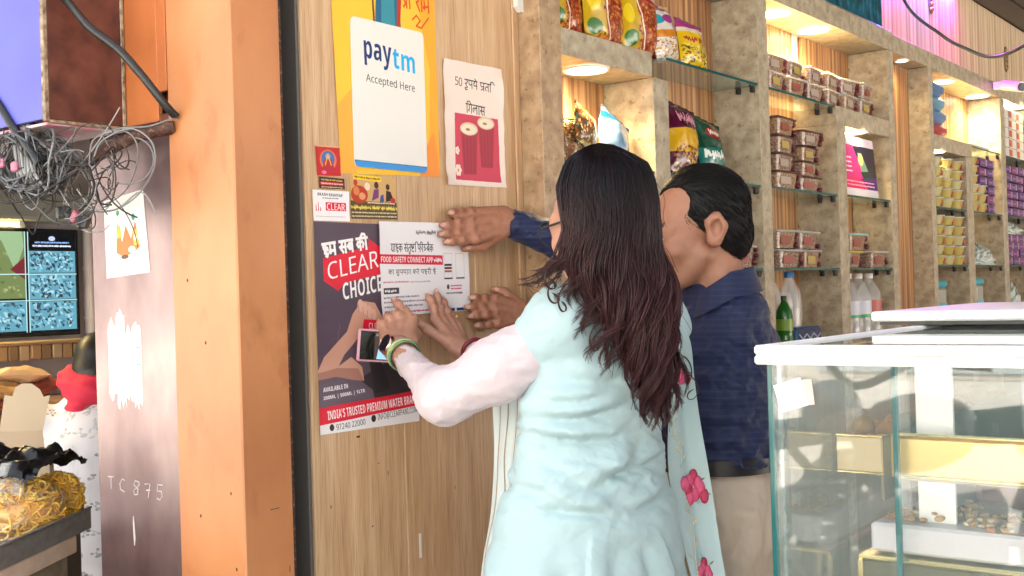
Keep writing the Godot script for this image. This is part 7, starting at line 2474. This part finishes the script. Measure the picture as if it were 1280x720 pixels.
# long hair: strands in locks over a soft core; outline rows are [height, left, right] about the head's middle
func build_long_hair(who: Node, H: Transform3D) -> void:
	var o := Vector3(1.758, 1.532, 0.604)
	var R := Vector3(0.61, 0, 0.792)
	var Bk := Vector3(-0.792, 0, 0.61)
	var rows := [[0.113, -0.030, 0.020], [0.104, -0.052, 0.048], [0.070, -0.076, 0.076], [0.033, -0.090, 0.086], [-0.003, -0.088, 0.090], [-0.046, -0.083, 0.088], [-0.078, -0.090, 0.088], [-0.104, -0.092, 0.095], [-0.133, -0.074, 0.102], [-0.165, -0.050, 0.106], [-0.206, -0.026, 0.108], [-0.264, -0.006, 0.108], [-0.307, 0.014, 0.104], [-0.336, 0.028, 0.099], [-0.368, 0.042, 0.090], [-0.40, 0.054, 0.084]]
	var depth := [[0.115, 0.012], [0.09, 0.065], [0.05, 0.095], [0.0, 0.112], [-0.05, 0.115], [-0.10, 0.108], [-0.14, 0.105], [-0.2, 0.108], [-0.28, 0.10], [-0.41, 0.085]]
	var row := func(y: float) -> Vector2:
		if y >= rows[0][0]:
			return Vector2(rows[0][1], rows[0][2])
		for i in rows.size() - 1:
			if y >= rows[i + 1][0]:
				var t: float = (rows[i][0] - y) / (rows[i][0] - rows[i + 1][0])
				return Vector2(lerpf(rows[i][1], rows[i + 1][1], t), lerpf(rows[i][2], rows[i + 1][2], t))
		return Vector2(rows[-1][1], rows[-1][2])
	var dep := func(y: float) -> float:
		for i in depth.size() - 1:
			if y >= depth[i + 1][0]:
				return lerpf(depth[i][1], depth[i + 1][1], clampf((depth[i][0] - y) / (depth[i][0] - depth[i + 1][0]), 0.0, 1.0))
		return depth[-1][1]
	# soft core under the strands: round the skull, then a sheet down the back
	var f := Field.new()
	f.k = 0.03
	f.egg(o + Vector3(0.0, 0.008, 0.0) + R * 0.0 + Bk * 0.010, Vector3(0.081, 0.096, 0.093), Basis(R, Vector3.UP, -Bk))
	for i in range(4, 12):
		var y: float = rows[i][0]
		var m: float = (rows[i][1] + rows[i][2]) / 2.0
		var hw: float = (rows[i][2] - rows[i][1]) / 2.0
		var th := 0.034 if y > -0.2 else 0.026
		var d: float = dep.call(y) - th - 0.016
		f.bone(o + Vector3(0, y, 0) + R * (m - maxf(hw - th - 0.016, 0.0)) + Bk * (d - 0.02), o + Vector3(0, y, 0) + R * (m + maxf(hw - th - 0.016, 0.0)) + Bk * (d - 0.02), th, th)
	var mb := MB.new()
	f.net(mb, 0.009)
	var hm := StandardMaterial3D.new()
	hm.albedo_color = lin(0.010, 0.007, 0.008)
	hm.roughness = 0.45
	put("hair_core", mb, hm, who)
	var sm := StandardMaterial3D.new()
	sm.vertex_color_use_as_albedo = true
	sm.roughness = 0.38
	sm.metallic_specular = 0.42
	var q := RandomNumberGenerator.new()
	q.seed = 77
	mb = MB.new()
	for lock in 160:
		var al := q.randf_range(0.0, 1.0)
		var ymin := q.randf_range(-0.40, -0.31)
		if al < 0.34:
			ymin = q.randf_range(-0.31, -0.16)
		if al > 0.86:
			ymin = q.randf_range(-0.36, -0.24)
		var side := al < 0.13
		if side:
			ymin = q.randf_range(-0.155, -0.115)
		var ph := q.randf() * TAU
		var fr := q.randf_range(20.0, 32.0)
		var amp := q.randf_range(0.008, 0.021)
		var curl := q.randf_range(-1.0, 1.0)
		var lockd := q.randf_range(-0.010, 0.012)
		for st in 23:
			var a := clampf(al + q.randfn() * 0.036, 0.0, 1.0)
			var yend := ymin + q.randf_range(-0.01, 0.03)
			var own := q.randf_range(-0.5, 0.5)
			var tint := q.randf_range(0.6, 1.5)
			var shell := q.randf_range(-0.012, 0.004)
			var n := 22
			var pts := []
			var rad := []
			var r0 := q.randf_range(0.0005, 0.0012)
			for j in n:
				var t := j / (n - 1.0)
				var y := lerpf(0.113 - 0.01 * absf(a - 0.45), yend, pow(t, 1.15))
				var lr: Vector2 = row.call(y)
				var gather := smoothstep(0.35, 0.95, t) * 0.78
				var aa := lerpf(a, al, gather)
				var open := smoothstep(0.0, 0.16, t)
				aa = lerpf(0.45, aa, 0.55 + 0.45 * open)
				var x := lerpf(lr.x, lr.y, aa)
				var c := 2.0 * aa - 1.0
				var d: float = dep.call(y) * sqrt(maxf(1.0 - 0.55 * c * c, 0.05))
				var w := smoothstep(0.03, -0.22, y)
				var s := y * fr + ph + own * 0.35
				x += sin(s) * amp * w * 1.5
				d += cos(s) * amp * w + lockd * w + shell
				if side:
					var k := smoothstep(-0.09, -0.15, y)
					x -= 0.075 * k + 0.014 * k * sin(y * 190.0 + ph)
					d -= 0.015 * k
					y += 0.010 * k * cos(y * 190.0 + ph)
				elif al < 0.34:
					var k := smoothstep(ymin + 0.09, ymin, y)
					x -= 0.045 * k * k
				var tip := smoothstep(0.86, 1.0, t)
				x += curl * 0.018 * tip * tip
				y += 0.014 * tip * tip * absf(curl)
				pts.append(o + Vector3(0, y, 0) + R * x + Bk * d)
				rad.append(r0 * (1.0 - 0.65 * smoothstep(0.75, 1.0, t)))
			mb.col = Color(1, 1, 1)
			var s0 := mb.v.size()
			mb.tube(pts, rad, 3, false)
			for i in range(s0, mb.v.size()):
				var t := float((i - s0) / 3) / (n - 1.0)
				var dye := smoothstep(0.2, 0.9, t)
				mb.c[i] = Color(lerpf(0.009, 0.054, dye) * tint, lerpf(0.006, 0.017, dye) * tint, lerpf(0.008, 0.019, dye) * tint)
	# stray single hairs
	for st in 130:
		var a := q.randf()
		var pts := []
		var y0 := q.randf_range(0.08, -0.2)
		var dx := q.randf_range(-0.035, 0.035)
		var ln := q.randf_range(0.08, 0.2)
		for j in 12:
			var t := j / 11.0
			var y := y0 - ln * t
			var lr: Vector2 = row.call(y)
			var c := 2.0 * a - 1.0
			pts.append(o + Vector3(0, y, 0) + R * (lerpf(lr.x, lr.y, a) + dx * t * t + 0.006 * sin(t * 7.0 + st)) + Bk * (dep.call(y) * sqrt(1.0 - 0.55 * c * c) + 0.003 + 0.016 * t * absf(sin(st * 1.7))))
		mb.col = Color(0.03, 0.014, 0.015)
		mb.tube(pts, 0.00045, 3, false)
	# a few loose curls
	for c in [[Vector2(-0.085, -0.125), -1.0], [Vector2(-0.075, -0.14), -0.7], [Vector2(-0.055, -0.15), 0.9], [Vector2(-0.02, -0.21), -0.8], [Vector2(0.12, -0.30), 1.0], [Vector2(0.118, -0.27), 0.7], [Vector2(-0.09, -0.10), -1.0]]:
		for st in 4:
			var pts := []
			for j in 22:
				var t := j / 21.0
				var an := t * 5.2 + st * 0.15
				var r := 0.020 * (1.0 - 0.35 * t)
				pts.append(o + Vector3(0, c[0].y - 0.02 * t + r * cos(an) - 0.02, 0) + R * (c[0].x + c[1] * (r * sin(an) + 0.026 * t)) + Bk * (0.085 + 0.004 * st - 0.01 * t))
			mb.col = Color(0.04, 0.016, 0.018)
			mb.tube(pts, 0.0008, 3, false)
	put("hair", mb, sm, who, true).set_meta("kind", "stuff")

func build_man() -> void:
	var who := thing("person", "man in a navy shirt and beige trousers holding the form beside the glass counter", "person")
	var skin := Color(0.40, 0.185, 0.115)
	var yaw := deg_to_rad(-28.0)
	var A := Vector3(cos(yaw), 0, sin(yaw))
	var H := Transform3D(Basis.from_euler(Vector3(-0.14, deg_to_rad(41), 0.0)), Vector3(2.228, 1.500, 0.540))
	var lsh := Vector3(2.262, 1.312, 0.600)
	var lel := Vector3(2.255, 1.235, 0.335)
	var lwr := Vector3(2.225, 1.322, 0.070)
	var rsh := Vector3(2.50, 1.325, 0.450)
	var rel := Vector3(2.375, 1.455, 0.215)
	var rwr := Vector3(2.158, 1.553, 0.066)
	var mb := MB.new()
	var f := Field.new()
	f.k = 0.035
	f.loft([[0.82, 2.30, 0.53, 0.155, 0.115], [1.0, 2.30, 0.53, 0.155, 0.12], [1.2, 2.33, 0.53, 0.165, 0.115], [1.32, 2.35, 0.53, 0.13, 0.08]], yaw)
	f.bone(Vector3(2.34, 1.33, 0.53), H * Vector3(0, -0.10, 0.03), 0.062, 0.056)
	f.bone(lsh, rsh, 0.055, 0.055)
	f.chain([lsh, lel, lwr], [0.052, 0.042, 0.029])
	f.chain([rsh, rel, rwr], [0.052, 0.042, 0.029])
	for s in [-1.0, 1.0]:
		var hip: Vector3 = Vector3(2.30, 0.88, 0.54) + A * 0.09 * s
		var knee: Vector3 = Vector3(2.295, 0.52, 0.52) + A * 0.10 * s
		var ank: Vector3 = Vector3(2.31, 0.24, 0.57) + A * 0.10 * s
		f.chain([hip, knee, ank], [0.10, 0.062, 0.042])
		f.bone(ank - Vector3(0, 0.04, 0), ank + Vector3(-0.08, -0.045, -0.14), 0.04, 0.03)
	f.net(mb, 0.014, func(p): return skin)
	f = Field.new()
	f.k = 0.018
	head_prims(f, H, 1.04)
	f.net(mb, 0.0038, face_paint(H, 1.04, skin, Color(0.28, 0.10, 0.08), Color(0.05, 0.035, 0.03), 0.22))
	var nz0 := FastNoiseLite.new()
	nz0.frequency = 45.0
	var nails := []
	f = Field.new()
	f.k = 0.008
	f.bone(rwr.lerp(rel, 0.2), rwr, 0.031, 0.029)
	hand(f, rwr, Vector3(-0.15, 0.25, 0.95), [Vector3(1.991, 1.500, 0.012), Vector3(1.968, 1.517, 0.012), Vector3(1.980, 1.539, 0.012), Vector3(1.999, 1.568, 0.012)], Vector3(2.062, 1.487, 0.014), 1.10, Vector3(2.060, 1.539, 0.043), nails)
	f.bone(lwr.lerp(lel, 0.2), lwr, 0.031, 0.029)
	hand(f, lwr, Vector3(-0.15, 0.25, 0.95), [Vector3(2.064, 1.373, 0.012), Vector3(2.058, 1.350, 0.012), Vector3(2.074, 1.327, 0.012), Vector3(2.095, 1.305, 0.013)], Vector3(2.165, 1.390, 0.016), 1.0, Vector3(2.138, 1.338, 0.042), nails)
	f.net(mb, 0.0034, func(p):
		for q in nails:
			if p.distance_squared_to(q) < 0.00004:
				return Color(0.55, 0.33, 0.26)
		for q in joints:
			if p.distance_squared_to(q) < 0.00004:
				return skin * Color(0.66, 0.54, 0.50) * (1.0 + 0.5 * nz0.get_noise_3dv(p * 5.0))
		return skin * Color(0.9, 0.86, 0.84) * (1.0 + 0.2 * nz0.get_noise_3dv(p)) * (1.0 - 0.3 * maxf(nz0.get_noise_3dv(p * 3.0), 0.0)))
	put("body", mb, skin_mat(), who, true)
	# shirt
	var st := Image.create(16, 64, false, Image.FORMAT_RGB8)
	for y in 64:
		var c := Color(0.05, 0.105, 0.265)
		if y % 16 < 4:
			c = Color(0.085, 0.155, 0.34)
		elif y % 16 == 9:
			c = Color(0.04, 0.085, 0.23)
		for x in 16:
			st.set_pixel(x, y, c)
	var sm := tri_mat(ImageTexture.create_from_image(st), Vector3(9, 20, 9), 0.65)
	sm.rim_enabled = true
	sm.rim = 0.3
	f = Field.new()
	f.k = 0.04
	f.slack = 0.012
	f.loft([[0.996, 2.30, 0.535, 0.186, 0.150], [1.04, 2.302, 0.535, 0.180, 0.146], [1.14, 2.318, 0.54, 0.186, 0.140], [1.24, 2.336, 0.54, 0.182, 0.128], [1.32, 2.345, 0.535, 0.135, 0.098], [1.375, 2.300, 0.538, 0.092, 0.084], [1.405, 2.272, 0.546, 0.074, 0.072]], yaw)
	f.bone(Vector3(2.30, 1.345, 0.55), lsh, 0.058, 0.066)
	f.bone(Vector3(2.38, 1.345, 0.52), rsh, 0.058, 0.066)
	f.chain([lsh, lel, lwr.lerp(lel, 0.14)], [0.068, 0.056, 0.040])
	f.chain([rsh, rel, rwr.lerp(rel, 0.10)], [0.068, 0.058, 0.040])
	var nz := FastNoiseLite.new()
	nz.seed = 29
	nz.frequency = 6.0
	var crumple := func(p: Vector3) -> float:
		var d := nz.get_noise_3d(p.x, p.y * 1.6, p.z) * 0.007 - 0.010 * absf(nz.get_noise_3d(p.x * 1.4 + p.y, p.y * 2.2, p.z * 1.4)) - 0.007 * absf(nz.get_noise_3d(p.x * 2.6, p.y * 3.4 - p.x * 2.0, p.z * 2.6))
		if p.y < 1.16:
			d += 0.004 * sin(p.y * 120.0 + 6.0 * nz.get_noise_3dv(p * 1.3)) * smoothstep(1.17, 1.08, p.y)
		elif p.z > 0.45 and p.x < 2.40:
			d += 0.0035 * sin((p.y * 1.6 + p.x) * 70.0 + 5.0 * nz.get_noise_3dv(p)) * smoothstep(1.36, 1.22, p.y)
		return d
	mb = MB.new()
	f.net(mb, 0.012)
	mb.refine()
	mb.push(crumple)
	var shirt := put("shirt", mb, sm, who)
	mb = MB.new()
	var nb := H * Vector3(0, -0.125, 0.036)
	mb.grid(40, 6, func(u, v):
		var a: float = u * TAU
		var r: float = 0.064 + 0.018 * v + 0.003 * sin(3.0 * a)
		var fwd := -H.basis.z
		var lft := -H.basis.x
		var p := nb + (lft * cos(a) + fwd * sin(a)) * r
		return p + Vector3(0, 0.030 - 0.055 * v - 0.034 * maxf(sin(a), 0.0), 0) , true)
	put("collar", mb, sm, shirt)
	# trousers and belt
	f = Field.new()
	f.k = 0.05
	f.slack = 0.008
	f.loft([[0.84, 2.30, 0.54, 0.178, 0.136], [0.93, 2.30, 0.538, 0.172, 0.134], [1.005, 2.30, 0.536, 0.163, 0.128]], yaw)
	for s in [-1.0, 1.0]:
		f.chain([Vector3(2.30, 0.87, 0.54) + A * 0.09 * s, Vector3(2.295, 0.52, 0.52) + A * 0.10 * s, Vector3(2.31, 0.24, 0.57) + A * 0.10 * s], [0.112, 0.09, 0.078])
	var creased := func(p: Vector3) -> float:
		return -0.009 * absf(nz.get_noise_3d(p.x * 2.4, p.y * 0.8 + p.x, p.z * 2.4)) + nz.get_noise_3d(p.x * 1.5, p.y, p.z * 1.5) * 0.010 + 0.005 * sin((p.x + p.z - p.y * 0.35) * 60.0 + 5.0 * nz.get_noise_3dv(p)) * smoothstep(0.99, 0.9, p.y)
	mb = MB.new()
	f.net(mb, 0.014)
	mb.refine()
	mb.push(creased)
	var tr := put("trousers", mb, cloth(0.56, 0.47, 0.375, 0.15), who)
	mb = MB.new()
	mb.grid(40, 3, func(u, v):
		var a: float = u * TAU
		return Vector3(2.30, 0.985 + 0.032 * v, 0.536) + A * 0.179 * cos(a) + Vector3(-sin(yaw), 0, cos(yaw)) * 0.144 * sin(a), true)
	put("belt", mb, M.black, who)
	mb = MB.new()
	for k in 3:
		var a := [1.35, 2.3, 0.5][k] as float
		var c := Vector3(2.30, 1.0, 0.536) + A * 0.182 * cos(a) + Vector3(-sin(yaw), 0, cos(yaw)) * 0.147 * sin(a)
		mb.tube([c + Vector3(0, -0.024, 0), c + Vector3(0, 0.022, 0)], 0.0045, 6, true, 0.5)
	put("belt_loop", mb, cloth(0.55, 0.46, 0.38), tr).set_meta("kind", "stuff")
	for s in [-1.0, 1.0]:
		mb = MB.new()
		var an: Vector3 = Vector3(2.31, 0.2, 0.57) + A * 0.10 * s
		mb.tube([an + Vector3(0.02, -0.01, 0.05), an + Vector3(-0.03, 0.0, -0.03), an + Vector3(-0.09, -0.015, -0.14), an + Vector3(-0.11, -0.02, -0.18)], [0.042, 0.046, 0.042, 0.024], 14)
		put("shoe", mb, mat(0.03, 0.02, 0.015, 0.3), who)
	# short black hair, receding at the temple, combed over the top
	f = Field.new()
	f.k = 0.014
	var s := 1.04
	f.egg(H * (Vector3(0, 0.052, 0.020) * s), Vector3(0.081, 0.086, 0.098) * s, H.basis)
	f.egg(H * (Vector3(0, 0.000, 0.058) * s), Vector3(0.068, 0.075, 0.056) * s, H.basis)
	for m in [-1.0, 1.0]:
		f.bone(H * (Vector3(0.072 * m, 0.04, 0.006) * s), H * (Vector3(0.073 * m, 0.000, 0.002) * s), 0.012 * s, 0.007 * s)
		f.egg(H * (Vector3(0.058 * m, 0.068, -0.092) * s), Vector3(0.060, 0.050, 0.072) * s, H.basis * Basis.from_euler(Vector3(0, 0.0, 0.2 * m)), true)
		f.egg(H * (Vector3(0.088 * m, -0.020, 0.018) * s), Vector3(0.036, 0.036, 0.026) * s, H.basis, true)
	f.egg(H * (Vector3(0, -0.01, -0.085) * s), Vector3(0.085, 0.098, 0.074) * s, H.basis, true)
	f.egg(H * (Vector3(0, -0.12, 0.03) * s), Vector3(0.08, 0.055, 0.09) * s, H.basis, true)
	var hz := FastNoiseLite.new()
	hz.seed = 6
	hz.frequency = 30.0
	var inv := H.affine_inverse()
	f.slack = 0.004
	f.disp = func(p: Vector3) -> float:
		var l := inv * p
		return hz.get_noise_3d(l.x * 5.0, l.y * 5.0, l.z * 0.8) * 0.0014
	mb = MB.new()
	f.net(mb, 0.0042)
	var hm := StandardMaterial3D.new()
	hm.albedo_color = lin(0.007, 0.0065, 0.007)
	hm.roughness = 0.55
	hm.metallic_specular = 0.35
	var hair := put("hair", mb, hm, who)
	var q := RandomNumberGenerator.new()
	q.seed = 9
	var hv := mb.v
	var hn := mb.n
	mb = MB.new()
	for k in 2600:
		var i := q.randi_range(0, hv.size() - 1)
		var lp := inv * hv[i]
		var nn := hn[i]
		if lp.z < -0.045 * s:
			continue
		var flow := H.basis * Vector3(0.15 * signf(lp.x), -0.75 if lp.y < 0.09 * s else -0.1, 0.8)
		flow = (flow + Vector3(q.randfn(), q.randfn(), q.randfn()) * 0.13)
		flow = (flow - nn * flow.dot(nn)).normalized()
		var pts := []
		for j in 5:
			var e := 0.0055 * j
			pts.append(hv[i] + flow * e + nn * (0.0004 + 0.0006 * j - e * e * 4.5))
		mb.tube(pts, [0.0005, 0.0006, 0.0006, 0.0005, 0.0002], 3, false)
	for k in 300:
		var a := q.randf_range(-0.9, 0.9)
		var z := q.randf_range(-0.085, 0.05)
		var pts := []
		for j in 7:
			var zz := z + 0.055 * j / 6.0
			var xx := sin(a + 0.12 * j / 6.0) * 0.083
			var e := 1.0 - pow(xx / 0.083, 2.0) - pow((zz - 0.02) / 0.100, 2.0)
			if e < 0.02:
				break
			pts.append(H * (Vector3(xx, 0.052 + 0.0885 * sqrt(e) + 0.0015 * q.randf(), zz) * s))
		if pts.size() > 3 and z > -0.02:
			mb.tube(pts, 0.0007, 3, false)
	put("strands", mb, hm, hair).set_meta("kind", "stuff")

func build_neighbour_person() -> void:
	var who := thing("person", "person in a white sprigged shirt with a red scarf bending in the neighbouring stall", "person")
	var skin := Color(0.30, 0.15, 0.09)
	var c := Vector3(2.21, 0, -1.78)
	var H := Transform3D(Basis.from_euler(Vector3(-0.5, deg_to_rad(-70), 0)), c + Vector3(0.05, 1.15, -0.01))
	var yaw := deg_to_rad(35.0)
	var A := Vector3(cos(yaw), 0, sin(yaw))
	var mb := MB.new()
	var f := Field.new()
	f.k = 0.03
	f.loft([[0.5, c.x, c.z, 0.17, 0.13], [0.9, c.x, c.z, 0.15, 0.11], [1.02, c.x, c.z, 0.08, 0.07]], yaw)
	f.bone(c + Vector3(0.02, 1.04, 0), H * Vector3(0, -0.08, 0.03), 0.06, 0.05)
	var sh := [c - A * 0.17 + Vector3(0, 0.985, 0), c + A * 0.17 + Vector3(0, 0.985, 0)]
	for k in 2:
		f.chain([sh[k], sh[k] + Vector3(0.14, -0.26, -0.03), sh[k] + Vector3(0.36, -0.30, 0.02)], [0.05, 0.042, 0.03])
		var hip: Vector3 = c + A * (0.09 * (k * 2 - 1)) + Vector3(0, 0.52, 0)
		f.chain([hip, hip + Vector3(0.02, -0.18, 0), Vector3(hip.x, 0.2, hip.z)], [0.1, 0.07, 0.045])
		f.bone(Vector3(hip.x, 0.18, hip.z), Vector3(hip.x + 0.13, 0.175, hip.z), 0.03, 0.025)
	f.net(mb, 0.022, func(p): return skin)
	f = Field.new()
	f.k = 0.018
	head_prims(f, H, 0.96)
	f.net(mb, 0.009, face_paint(H, 0.96, skin, Color(0.25, 0.09, 0.07), Color(0.03, 0.02, 0.02)))
	f = Field.new()
	f.k = 0.008
	var nails := []
	for k in 2:
		var w: Vector3 = sh[k] + Vector3(0.36, -0.30, 0.02)
		var t := []
		for j in 4:
			t.append(w + Vector3(0.155 - 0.006 * j, -0.03, 0.03 * (1 - 2 * k) * (1.0 - j * 0.66)))
		hand(f, w, Vector3(0, 1, 0), t, w + Vector3(0.08, -0.02, 0.05 * (1 - 2 * k)), 0.95, w + Vector3(0.085, 0.0, 0), nails)
	f.net(mb, 0.0065, func(p): return skin)
	put("body", mb, skin_mat(), who, true)
	var im := Image.create(512, 512, false, Image.FORMAT_RGB8)
	im.fill(Color(0.90, 0.90, 0.93))
	var p := Print.new(512, 512, Color(0.90, 0.90, 0.93))
	var q := RandomNumberGenerator.new()
	q.seed = 14
	for i in 5:
		for j in 5:
			var x := 50 + 100 * i + (50 if j % 2 else 0) + q.randf_range(-10, 10)
			var y := 50 + 100 * j + q.randf_range(-10, 10)
			for k in 5:
				var a := q.randf() * TAU
				var e := Vector2(x + 16 * cos(a), y + 16 * sin(a))
				p.stroke([Vector2(x, y), e], 3, Color(0.45, 0.5, 0.52))
				p.disc(e.x, e.y, 6, 5, [Color(0.06, 0.30, 0.30), Color(0.30, 0.34, 0.36), Color(0.45, 0.28, 0.30), Color(0.05, 0.36, 0.34), Color(0.4, 0.45, 0.45)][k])
	var sm := tri_mat(p.tex(), Vector3(2.6, 2.6, 2.6), 0.75)
	f = Field.new()
	f.k = 0.06
	f.slack = 0.01
	f.loft([[0.42, c.x, c.z, 0.235, 0.20], [0.6, c.x, c.z, 0.23, 0.20], [0.8, c.x, c.z, 0.225, 0.19], [0.92, c.x, c.z, 0.20, 0.17], [1.0, c.x, c.z, 0.15, 0.125], [1.05, c.x + 0.01, c.z, 0.10, 0.09], [1.09, c.x + 0.01, c.z, 0.08, 0.075]], yaw)
	for k in 2:
		f.chain([sh[k], sh[k] + Vector3(0.14, -0.26, -0.03), sh[k] + Vector3(0.32, -0.294, 0.015)], [0.075, 0.062, 0.05])
	var nz := FastNoiseLite.new()
	nz.seed = 33
	nz.frequency = 6.0
	f.disp = func(pp: Vector3) -> float: return nz.get_noise_3d(pp.x, pp.y * 1.8, pp.z) * 0.012
	mb = MB.new()
	f.net(mb, 0.017)
	put("shirt", mb, sm, who)
	f = Field.new()
	f.k = 0.03
	for k in 2:
		var hip: Vector3 = c + A * (0.09 * (k * 2 - 1)) + Vector3(0, 0.52, 0)
		f.chain([hip, hip + Vector3(0.02, -0.18, 0), Vector3(hip.x, 0.22, hip.z)], [0.11, 0.085, 0.07])
	mb = MB.new()
	f.net(mb, 0.024)
	put("trousers", mb, cloth(0.12, 0.13, 0.16), who)
	f = Field.new()
	f.k = 0.02
	f.egg(H * Vector3(0, 0.045, 0.022), Vector3(0.084, 0.09, 0.098), H.basis)
	f.egg(H * Vector3(0, -0.02, 0.05), Vector3(0.07, 0.07, 0.06), H.basis)
	f.egg(H * Vector3(0, -0.02, -0.09), Vector3(0.085, 0.10, 0.075), H.basis, true)
	mb = MB.new()
	f.net(mb, 0.011)
	var hm := mat(0.008, 0.007, 0.007, 0.45)
	put("hair", mb, hm, who)
	# red scarf wound round the neck, one end falling to the left
	f = Field.new()
	f.k = 0.02
	f.slack = 0.006
	var n0 := c + Vector3(0.02, 1.10, 0)
	for j in 12:
		var a := TAU * j / 12.0
		var b := TAU * (j + 1) / 12.0
		f.bone(n0 + Vector3(cos(a) * 0.075, 0.02 * sin(a * 2.0) + 0.012, sin(a) * 0.075), n0 + Vector3(cos(b) * 0.075, 0.02 * sin(b * 2.0) + 0.012, sin(b) * 0.075), 0.045, 0.045)
	f.chain([n0 + Vector3(-0.06, 0.0, 0.05), n0 + Vector3(-0.08, -0.05, 0.03), n0 + Vector3(-0.12, -0.11, -0.03)], [0.045, 0.035, 0.012])
	f.disp = func(pp: Vector3) -> float: return 0.004 * sin(pp.y * 160.0 + 60.0 * pp.x)
	mb = MB.new()
	f.net(mb, 0.011)
	put("scarf", mb, cloth(0.62, 0.02, 0.06, 0.2), who)
